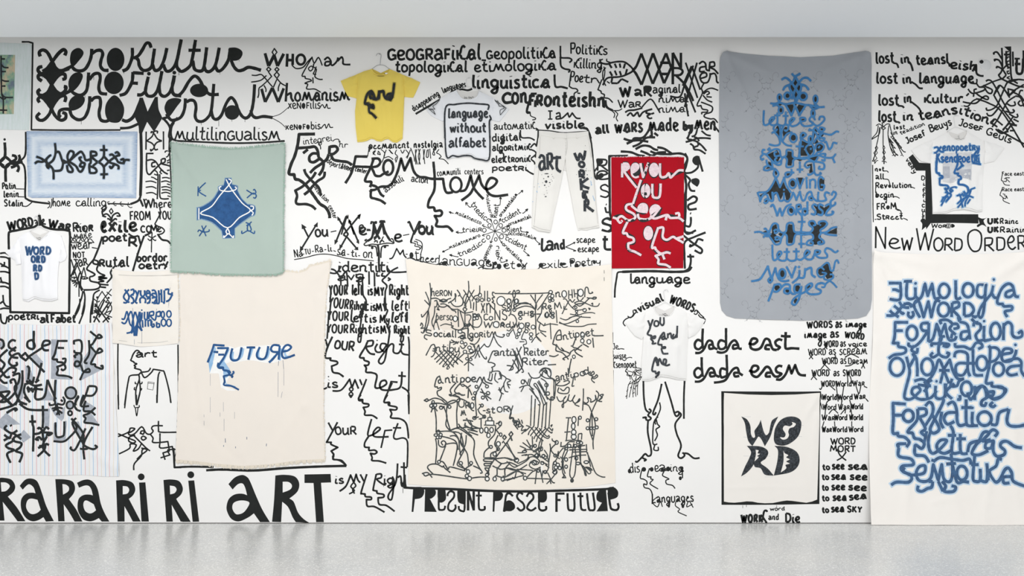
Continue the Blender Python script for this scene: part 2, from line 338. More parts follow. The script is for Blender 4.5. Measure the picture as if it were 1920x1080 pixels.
# brush strokes, in zoomed photograph pixels
WALL_A = """
@0,60,5.4
N thin black corner line framing the first words at the upper left
S 17|220,100 290,100! 332,112! 326,500 318,990! 700,994 1220,992
N large black painted word xenokultur with filled letters
S 36|408,248 398,205 435,182 482,210 527,295 570,372 625,392 690,365 730,345|655,238 668,200 640,180 590,220 530,300 480,368 430,400|430,350 395,360 385,390 410,420|620,400 700,370
P 527,295 575,375 640,395 590,455 515,525 460,455 395,425 470,375
P 722,340 708,280 722,205 765,168 810,165 845,200 838,240 800,290 750,345
S 34|722,330 752,378 810,395 862,375 900,315 922,250 930,170|925,225 975,190 1022,188 1040,225 1022,290 1018,345 1050,385 1100,388|1240,396 1290,370 1325,300 1340,240 1340,160|1350,265 1400,240 1442,180 1478,118 1512,115 1530,160|1370,258 1400,285 1412,345 1445,385 1495,385 1535,350 1550,270 1565,168|1545,330 1570,388 1620,370 1662,280 1690,162|1655,330 1685,395 1740,380 1790,290 1833,80|1785,300 1790,350 1820,390
O 1170,278,90,118
@320,60,5.4
S 34|108,75 72,250 60,340 90,392 130,395 190,350 215,290 252,80|180,185 305,185|225,290 240,370 280,395 325,385 345,310 365,155|335,340 360,395 405,395 455,330 492,158|450,340 480,395 530,370 585,280 602,170|612,285 640,350 680,390 730,385 785,358 850,368 915,388
P 590,160! 660,158 715,185 728,225 700,275 650,292 590,285!
S 4|83,400 83,436|499,400 499,430|693,285 693,297
@0,60,5.4
S 4|1255,400 1255,425|1092,400 1092,440|1812,400 1812,438
N large black painted word xenofilia with filled letters
S 36|425,498 390,470 392,438 430,435 475,465 518,525 560,590 610,625 655,600 668,560 645,552|630,480 660,470 655,430 615,428 570,465 518,535|410,580 385,600 395,635 440,645|650,628 720,592
P 518,515 560,590 635,632 580,690 515,775 460,700 395,650 470,600
P 706,590 692,515 715,450 765,412 825,418 838,460 800,540 740,600
S 34|702,570 750,622 820,640 872,600 890,520 898,410|905,485 950,428 1002,422 1015,470 1000,560 1020,618 1085,628|1210,642 1270,622 1312,560 1340,490 1345,405|1345,412 1455,420|1335,517 1397,520|1388,636 1430,636 1465,610|1502,452 1478,560 1475,610 1500,648 1560,640 1605,560 1640,395|1612,540 1622,625 1668,652 1720,610 1750,530 1768,440|1738,570 1760,630 1836,648
O 1153,515,100,115
D 20|1508,422 1765,412
@320,60,5.4
S 34|37,440 15,560 25,622 70,645 125,600 185,500 240,447 290,480 340,570 395,630 488,632
O 288,592,92,68
@0,60,5.4
S 4|428,455 428,470|950,455 950,485|860,625 860,670|1070,635 1070,650
N large black painted word xenomental with filled letters
S 34|400,715 385,682 412,658 455,690 515,770 560,850 615,893 662,875 665,830 630,815|655,710 665,665 640,645 590,670 530,760 500,830 450,885 402,893 372,858 405,818|700,782 640,782 603,802 598,845 618,862
P 715,792 694,730 722,670 775,640 840,648 860,690 830,750 770,788
S 34|705,770 725,845 790,888 852,870 890,800 905,730 910,650|920,700 960,665 1010,670 1017,740 1003,820 1020,888 1070,905 1110,888|1235,888 1285,903 1345,865 1385,790 1425,690
P 1160,640 1215,680 1256,765 1248,850 1212,908 1160,920 1100,902 1066,830 1070,740 1110,672
P 1412,665! 1447,665! 1495,805! 1570,657! 1598,657! 1606,780 1640,862 1625,905! 1560,1012! 1490,910! 1440,1025! 1408,1025! 1400,940 1366,855 1395,760
S 26.6|1215,975 1310,968 1400,930
S 28.1|1640,880 1700,862
@320,60,5.4
P -30,850 -63,775 -38,700 12,672 70,670 108,692 60,760 -5,850
S 32|-45,830 0,888 45,890 105,860 140,780 150,672|160,710 200,690 240,702 257,760 248,850 270,898 320,905 372,870 412,790 437,525|410,790 430,868 470,883 515,840 565,720 612,665 655,710 685,790 725,855 770,870 812,820 838,700 850,530|812,790 825,840 865,868 940,855 1032,867
O 622,815,75,74
S 7.2|1030,858 1110,830 1190,765|1030,873 1110,918 1172,975
S 4|310,900 310,943|335,900 335,920|487,880 487,955|620,880 620,908|752,870 752,912
@0,60,5.4
S 4|435,895 435,915|823,890 823,935
@0,230,5.4
N thick black painted stem dropping from the letter m beside the blue drawing
S 30|1425,60 1432,400 1422,740
S 21.8|1425,735 1400,790 1320,825
S 21.8|1420,780 1450,850
S 24.2|1655,-40 1700,10 1722,60 1712,140 1745,180|1722,40 1760,-10 1800,-50
S 29.1|1722,150 1718,300
S 14.5|1718,300 1728,500 1742,850
N black painted ear word with curling hair ornament
S 15.8|1480,90 1478,275|1655,88 1656,272|1485,185 1540,140 1560,90 1595,88 1590,110|1562,100 1535,92 1530,108|1560,110 1595,165 1640,183|1485,185 1540,210 1562,250 1530,285 1525,265|1640,185 1590,200 1562,240 1572,275 1600,268
S 17|1555,312 1485,312! 1482,420 1488,500 1515,525 1550,490 1600,440 1630,410 1632,370|1490,382 1540,375 1580,400 1620,460 1660,500 1700,522|1570,400 1540,410 1540,445 1575,440|1635,370 1670,365 1668,400 1635,415 1690,430 1720,440
S 13.3|1700,285 1675,290 1672,305|1712,310 1700,340 1680,350|1715,375 1690,390|1715,400 1690,410|1718,480 1690,485|1560,520 1590,530 1590,500 1560,480|1640,520 1620,500 1640,480 1660,500
S 15.8|1600,520 1598,640 1592,775|1618,520 1618,640 1620,750 1650,772 1710,770
S 13.3|1530,550 1560,560 1590,580|1472,598 1530,592 1585,610|1475,655 1540,648 1585,668|1478,715 1540,708 1585,730|1640,560 1680,555 1720,565|1630,600 1680,590 1722,605|1632,655 1680,648 1725,660|1632,715 1680,705 1725,720|1640,680 1690,680 1728,692|1695,740 1728,750|1690,620 1722,630
N black handwritten words where from you come under the ear ornament
T 105 16|1450,868 1560,865|W
S 10.9|1478,775 1495,800 1478,825 1462,800 1478,775
T 95 14.8|1550,865 1745,862|here
T 95 14.8|1310,990 1530,990|FROM
T 90 14.8|1600,985 1740,980|YOU
S 10.9|1615,865 1622,920 1580,1000 1570,1030
N black oval line looping around the blue drawing and its neighbour
S 20.5|262,92 262,250 250,340 200,390|200,395 245,440 258,560 255,740 275,775 340,800 500,820
S 14.5|1090,820 1200,822 1320,828
S 8.4|1110,800 1090,805 1100,828 1120,820|1165,800 1145,815 1165,840 1180,835|1230,800 1215,820 1235,845 1250,840|1300,808 1295,840 1320,860 1340,855
S 9.7|485,795 505,810 500,850 480,865
N black handwritten words home calling under the blue drawing
S 10.9|525,770 525,830 510,865
T 95 11.4|530,850 715,850|home
T 95 11.4|765,850 1080,850|calling
S 10.9|1040,850 1035,905 1070,880 1082,850
N black ornamental crossing at the left edge
S 29.1|48,200 50,340 0,400|50,340 110,400 60,450 58,600|0,410 40,440|50,345 0,405 55,455 110,405|110,400 160,370 155,340 120,330|110,400 180,400 200,360 190,325|110,410 170,430 190,460 175,500|110,455 150,440 180,410 230,395
D 13|47,170 62,632
T 75 13.8|20,680 165,672|Putin
S 9.7|160,670 245,672
T 75 13.8|35,760 195,755|lenin
S 9.7|190,750 245,752
T 75 13.8|38,850 240,850|Stalin
S 10.9|235,845 275,845 330,800
@320,60,5.4
N bold black painted word whoman with lattice ornament
L 31|955,215 992,345|992,345 1048,235|1048,235 1082,345|1082,345 1145,220
S 13.3|1050,168! 1076,205! 1050,240! 1028,205! 1050,168!|990,355! 972,378! 992,402! 1015,378! 990,355!|1075,358! 1055,380! 1075,402! 1096,380! 1075,358!|990,405! 1022,450! 985,490! 925,545 895,570 892,630 882,668|1075,405! 1048,435! 1075,470! 1100,435! 1075,405!|1075,470 1120,520 1165,545|820,437 865,440 915,430 950,460 1000,520 1035,560|815,507 870,500 920,485 970,440|945,540 965,580 962,608|1075,480 1040,560|1110,515 1092,560 1090,600
L 28|1182,220 1176,352|1237,220 1235,335|1180,285 1235,285
R 26|1318,280,42,50
S 13.3|1228,335 1270,370 1340,358 1385,305 1432,255! 1380,345 1330,440 1360,450 1365,470 1410,480 1425,495 1390,505 1360,520 1388,530 1375,570 1400,580 1460,578 1520,612|1432,258 1455,315 1497,258 1535,340|1455,310 1445,350 1475,380 1460,450 1500,478 1540,480|1440,460 1442,520
S 12.1|1395,370 1425,345 1440,370 1415,395 1395,370|1475,350 1455,400 1445,425 1475,430
S 19.3|1555,285 1590,258 1620,290 1625,330 1645,335 1680,300 1695,258|1615,300 1570,305 1565,338 1600,338 1620,310|1695,258 1690,300|1695,290 1730,255 1745,280 1750,325 1820,330
N bold black painted word whomanism
L 29.1|920,575 957,710|957,710 1030,565|1030,565 1090,710|1090,710 1145,570
L 24.2|1178,515 1165,705
S 24.2|1178,640 1215,620 1222,670 1245,705
T 150 21.7|1250,705 1815,700|omanism
N small black painted word xenofilism
T 100 11.4|1185,780 1520,778|_xeN*Filis
S 10.9|1505,778 1535,735 1560,770 1580,730 1590,770 1620,770
N small black painted word xenofobism
T 85 11.4|1160,995 1520,985|_xeN*F*bis
S 10.9|1520,980 1560,935 1575,975 1600,930 1615,965 1645,965
@320,230,5.4
N black painted word multilingualism standing on a thick line
T 150 17|30,182 1110,182|multilinGUalism
S 19.3|35,0 8,55 8,140 50,180 200,190 600,207 900,202 1155,185
N black painted far head built from letters with face in profile
S 32|1462,115 1300,118! 1285,230 1255,340 1220,420 1198,515 1250,525! 1262,570 1300,580 1350,615 1400,670 1450,740 1510,820 1570,860 1605,920 1610,968
S 30|1285,258 1400,250 1460,245 1490,290 1500,350 1545,400 1540,470 1500,535|1495,315 1440,312 1405,345 1410,390 1450,400 1500,370|1390,270 1340,310|1600,320 1580,370 1520,420 1460,460 1410,510|1610,235 1605,320|1610,245 1670,240 1690,275 1650,315 1610,320|1625,330 1650,375 1720,390 1790,400 1836,430
S 28|1352,470 1370,520 1430,590 1500,660 1520,740|1560,495 1550,550 1490,590 1440,640 1400,690 1350,730|1470,500 1440,550 1390,600 1330,650 1262,688! 1280,740 1268,800 1290,825 1370,825 1430,845 1470,880
S 10.9|1485,190 1515,240 1518,270
T 75 9.1|1340,225 1480,210 1560,195 1640,185|integrei
S 9.7|1640,190 1665,170 1700,170 1705,200
T 70 9.1|1700,250 1795,258|hr
T 62 9.1|1572,400 1645,446 1738,472 1836,492|deportation
T 55 9.1|1440,640 1485,715 1545,780 1590,815|detention
T 50 9.1|1590,850 1620,900 1650,980|center
"""

# brush strokes, in zoomed photograph pixels
WALL_B = """
@640,60,5.4
N black painted word geografikal at the top of the wall
@0,0,1
T 33 4.5|726,114 903,113|_GeOGRaFikal
@640,60,5.4
S 19.3|1420,285 1465,288
N black painted word topologikal on the second row
@0,0,1
T 24 3.9|740,136 877,136|topologikal
@640,60,5.4
N black painted word geopolitikal with a long hooked tail
@0,0,1
T 25 3.6|911,112 1043,110|_Geopolitika
@640,60,5.4
@960,60,5.4
S 18.1|490,140 492,250 510,262 580,265 605,285 580,310
N black painted word etimologikal with a long hooked tail
@0,0,1
T 23 3.6|888,136 1043,132|etimologika
@960,60,5.4
@640,60,5.4
@960,60,5.4
S 19.3|490,250 495,340 530,372 585,385 570,410
N bold black painted word linguistical
@0,0,1
T 29 4.8|884,167 1032,166|linguistica
@960,60,5.4
@640,60,5.4
@960,60,5.4
N bold black painted word confronteishn with a face below
@640,60,5.4
T 130 29.8|1620,730 1740,730|c
@960,60,5.4
T 135 27.5|-5,734 165,728|on
T 175 29.8|165,755 950,768|_FRonteishn
S 29.1|240,690 235,760
S 24.2|250,625 200,625! 150,800 185,815|945,690 960,760 1020,795
S 10.9|150,800 185,815! 190,850 235,870 235,885 205,890|1010,795 1080,795 1115,775|1015,800 1040,830 1030,870|1040,800 1070,830 1055,870 1072,905
N black painted words politiks killing poetry in thin script
T 120 16|585,225 700,225|Po
T 110 14.8|700,230 970,235|litiks
S 13.3|870,190 905,150 925,155
T 110 14.8|620,368 915,378|killing
S 12.1|930,350 940,400 930,470 920,480 920,400 950,360|640,320 680,270 710,265
T 110 14.8|580,500 720,515|Poe
T 95 14.8|720,515 860,525|tr
S 14.5|595,430 580,550! 610,570 650,575 665,600 630,625 635,690|860,480 885,520|910,480 870,585! 900,600 905,620 935,635 935,665 980,675 1020,715
N black painted jaw with teeth growing from the word man
S 19.3|890,275 900,310 960,325 1010,310 1080,300 1150,310 1225,385 1150,435 1080,455 990,460 950,480 920,540
S 13.3|960,270 960,295 1000,310|890,290 920,275|950,480 930,500 950,545|960,500 990,520
L 20.5|985,325 1010,365|1040,320 1058,365|1090,318 1098,362|1145,320 1130,370|990,400 1015,445|1040,390 1060,440|1090,395 1105,440|1165,375 1150,430
L 20.5|1015,465 1005,515|1005,518 1070,520|1070,520 1110,475|1110,475 1178,508
N bold black painted words man and war woven into a lattice
S 26.6|1225,385 1260,345 1310,218|1225,385 1260,430 1312,535
L 26.6|1310,218 1425,525|1312,535 1428,215|1428,215 1540,520|1425,525 1560,215|1560,215 1612,360|1612,360 1540,520|1500,312 1595,312|1500,425 1590,425|1628,210 1628,530|1628,210 1710,365|1710,210 1710,365
S 24.2|1635,365 1700,370 1728,400 1700,435 1635,438|1660,440 1740,520 1800,620 1836,700
N black painted words waraginal and waranimal
T 115 27.5|1090,665 1215,655|W
T 115 22.9|1225,655 1420,660|&R
T 100 14.8|1420,625 1710,620|aginal
P 1330,560 1370,545 1395,560 1385,600 1340,600
S 19.3|1505,600 1510,670|1600,650 1700,655 1750,530 1836,340
T 90 14.8|1070,770 1310,765|WaR
S 15.8|1310,768 1380,690 1420,690 1470,770 1500,820
T 90 13.8|1480,720 1790,715|nimal
T 90 12.6|1480,820 1790,815|nimal
S 19.3|1145,815 1180,795 1240,790 1320,770|1165,850 1200,820 1230,850 1270,815 1290,855 1330,810 1420,780|1370,790 1360,820 1400,830 1370,850 1390,875 1420,870|1410,830 1440,820
S 19.3|1750,620 1760,720 1785,855
N black painted words i am visible above the trousers
T 85 16|365,882 415,882|I
L 14.5|365,800 410,800|365,882 410,882
S 17|445,830 480,820 490,870|485,850 450,860 450,880 480,878 510,870 565,820! 580,860 610,820! 650,870 695,875
T 95 20.6|330,985 740,980|visible
S 19.3|720,975 760,985 785,1030 800,1080
N bold black painted words all wars made by men
T 105 25.2|840,1040 990,1025|all
T 114 24.1|1035,1025 1330,1020|_waRs
T 150 22.9|1370,1010 1690,1005|made
T 105 22.9|1730,1000 1836,995|by
@640,60,5.4
N thick black rising line under the words disappearing languages
S 20.5|752,830! 1090,630 1160,585 1220,580 1280,590 1325,575
T 70 11.4|735,810 1000,640|disappearing
T 70 11.4|1035,625 1140,580 1265,560|languages
N black painted word list of automatik digital algoritmik elektronik poetri
@0,0,1
T 16 2.3|925,244 1004,242|automatik
T 17 2.8|922,266 978,264|digital
T 15 2.8|922,284 996,282|algoRitmik
T 15 2.8|921,306 996,304|elektRonik
T 14 2.8|921,321 990,321|poetRi
@640,60,5.4
@640,240,5.4
S 15.8|1640,60 1640,130 1625,150 1625,100|1590,230 1640,260 1640,310 1625,300
@960,60,5.4
@960,240,5.4
S 15.8|85,20 95,95 180,100 230,125|240,0 265,20! 262,100 245,190|185,200 225,160 245,180|185,215 240,245 235,300|190,310 240,270|190,315 225,345 230,370
S 17|145,425 180,450 220,470
S 10.9|240,20 380,28 520,48 660,40 765,35
N thick black line falling from visible beside the trousers to resisu
S 21.8|720,0 765,15 795,120 812,250 825,420 845,500 870,518
S 17|835,440 855,410 870,400
N tall black letters of resis stacked left of the red banner
T 130 18.3|850,440 980,440|R
P 855,312 915,320 915,360 870,380 860,370
T 115 18.3|840,530 990,530|e
P 865,515 870,480 900,455 930,470 920,500 880,520
T 140 17.2|880,708 990,708|S
T 110 19.5|910,865 1000,862|i
T 145 19.5|895,1055 1010,1055|S
N thick black line framing the red banner
S 24.2|1175,282 985,285! 985,400 990,700 992,860 1010,920
S 24.2|1100,238 1200,245 1280,275 1345,285|1300,232 1360,255 1420,280 1480,250 1560,245|1400,235 1470,260 1590,265 1620,262 1700,258 1760,280 1775,320 1750,380 1740,440 1755,520 1765,600 1750,700 1745,850 1745,1030 1780,1060 1836,1060|1470,195 1540,210 1620,262|1130,108 1200,128 1290,125 1380,140|1160,160 1220,130 1240,105 1330,95 1400,10 1415,80 1390,80|1250,215 1320,180 1390,185 1440,215 1480,225|1220,190 1290,160 1360,100 1450,95|1440,50 1480,80
S 10.9|1740,440 1790,460 1836,440
N black painted from head with face in profile
@640,240,5.4
S 27|265,290 145,288! 120,400 90,480 40,560|120,390 300,395! 240,530 300,545 305,575 360,600 400,670 435,695|325,318 300,395|300,390 325,440 345,480 390,487 425,465 480,440|305,313! 372,310 394,348 365,386 303,398|290,630 340,625 400,595 470,590 520,550 570,440 605,310! 640,430! 700,305! 730,430 780,490 850,500 920,515 1030,515! 1045,610 1070,655 1130,650|300,635 300,700 340,715 400,735 450,770
R 27|475,400,50,75
S 29.1|290,628 298,640
L 28.1|290,600 305,565
S 9.7|265,290 278,220 275,190
N black painted home head with face in profile
S 27|932,340 945,500 940,630 890,730 880,800 935,805 950,840 1000,835 1020,860 1000,890 945,890! 970,940 960,990 1020,1000 1080,1000 1130,1050|1200,640 1250,630 1280,580 1310,480! 1340,600 1390,670 1440,720|1215,735 1300,670 1340,600 1395,480! 1420,570 1470,620 1540,590 1575,540 1545,510 1500,515 1465,590 1490,660 1560,690 1690,675
R 25|1160,575,57,75
T 75 9.5|970,490 1210,470|communiti
T 65 9|1245,470 1440,470|centers
N small black words permanent nostalgia with roots hanging below
T 80 13.8|275,218 690,205|p%%man%nt
T 80 13.8|730,205 1030,200|n*st*lgi&
O 290,200,17,22
S 9.7|320,270 345,230 320,250 345,275|370,270 375,235 395,270 365,260|400,215 440,260 410,350|455,220 430,300 480,290 525,320|480,220 520,260 500,245 490,220|560,220 545,260 570,290 550,350|560,290 545,320 560,345|600,220 620,255 640,220|650,220 680,260 655,300|700,220 665,310|700,200 735,290 740,340|750,215 755,300 770,370|765,215 750,280 755,370|780,210 795,280 785,370|800,210 780,290 800,370|830,215 835,280 845,365|845,215 830,320|870,220 860,290 880,290 880,215|895,210 905,310|930,210 945,270 925,265 940,215
S 9.7|990,215 965,250 990,265 1010,290 990,310 1040,320 1085,365
T 80 10.3|450,660 540,590 640,535|assimili
T 80 11.4|700,545 880,565|acion
T 55 10.3|-10,398 55,420 95,446|tion
T 55 10.3|135,438 255,465|center
N black painted words you xe me you with arrows
@640,240,5.4
S 17|670,960 690,950 700,990 740,1065|790,960 800,950 780,1000 735,1080|300,975 305,950 335,960 350,950 320,990|390,950 410,940 430,950|400,960 440,950
T 100 16|175,1065 240,1060|e
T 100 13.8|250,1060 300,1060|-
T 100 17.2|775,1068 930,1068|ou
L 19.3|325,960 330,1080|330,970 360,1060|360,1060 410,950|410,950 435,1080
L 17|0,960 70,1080|0,1080 55,890|130,1080 80,930|30,1070 190,880
P 75,875! 50,905! 72,925!|195,870! 160,885! 190,905!|72,925! 70,960! 100,950!

@960,60,5.4
N bold black hooked tails of the words at the top right
S 22|430,430 440,550 500,555 565,572
"""

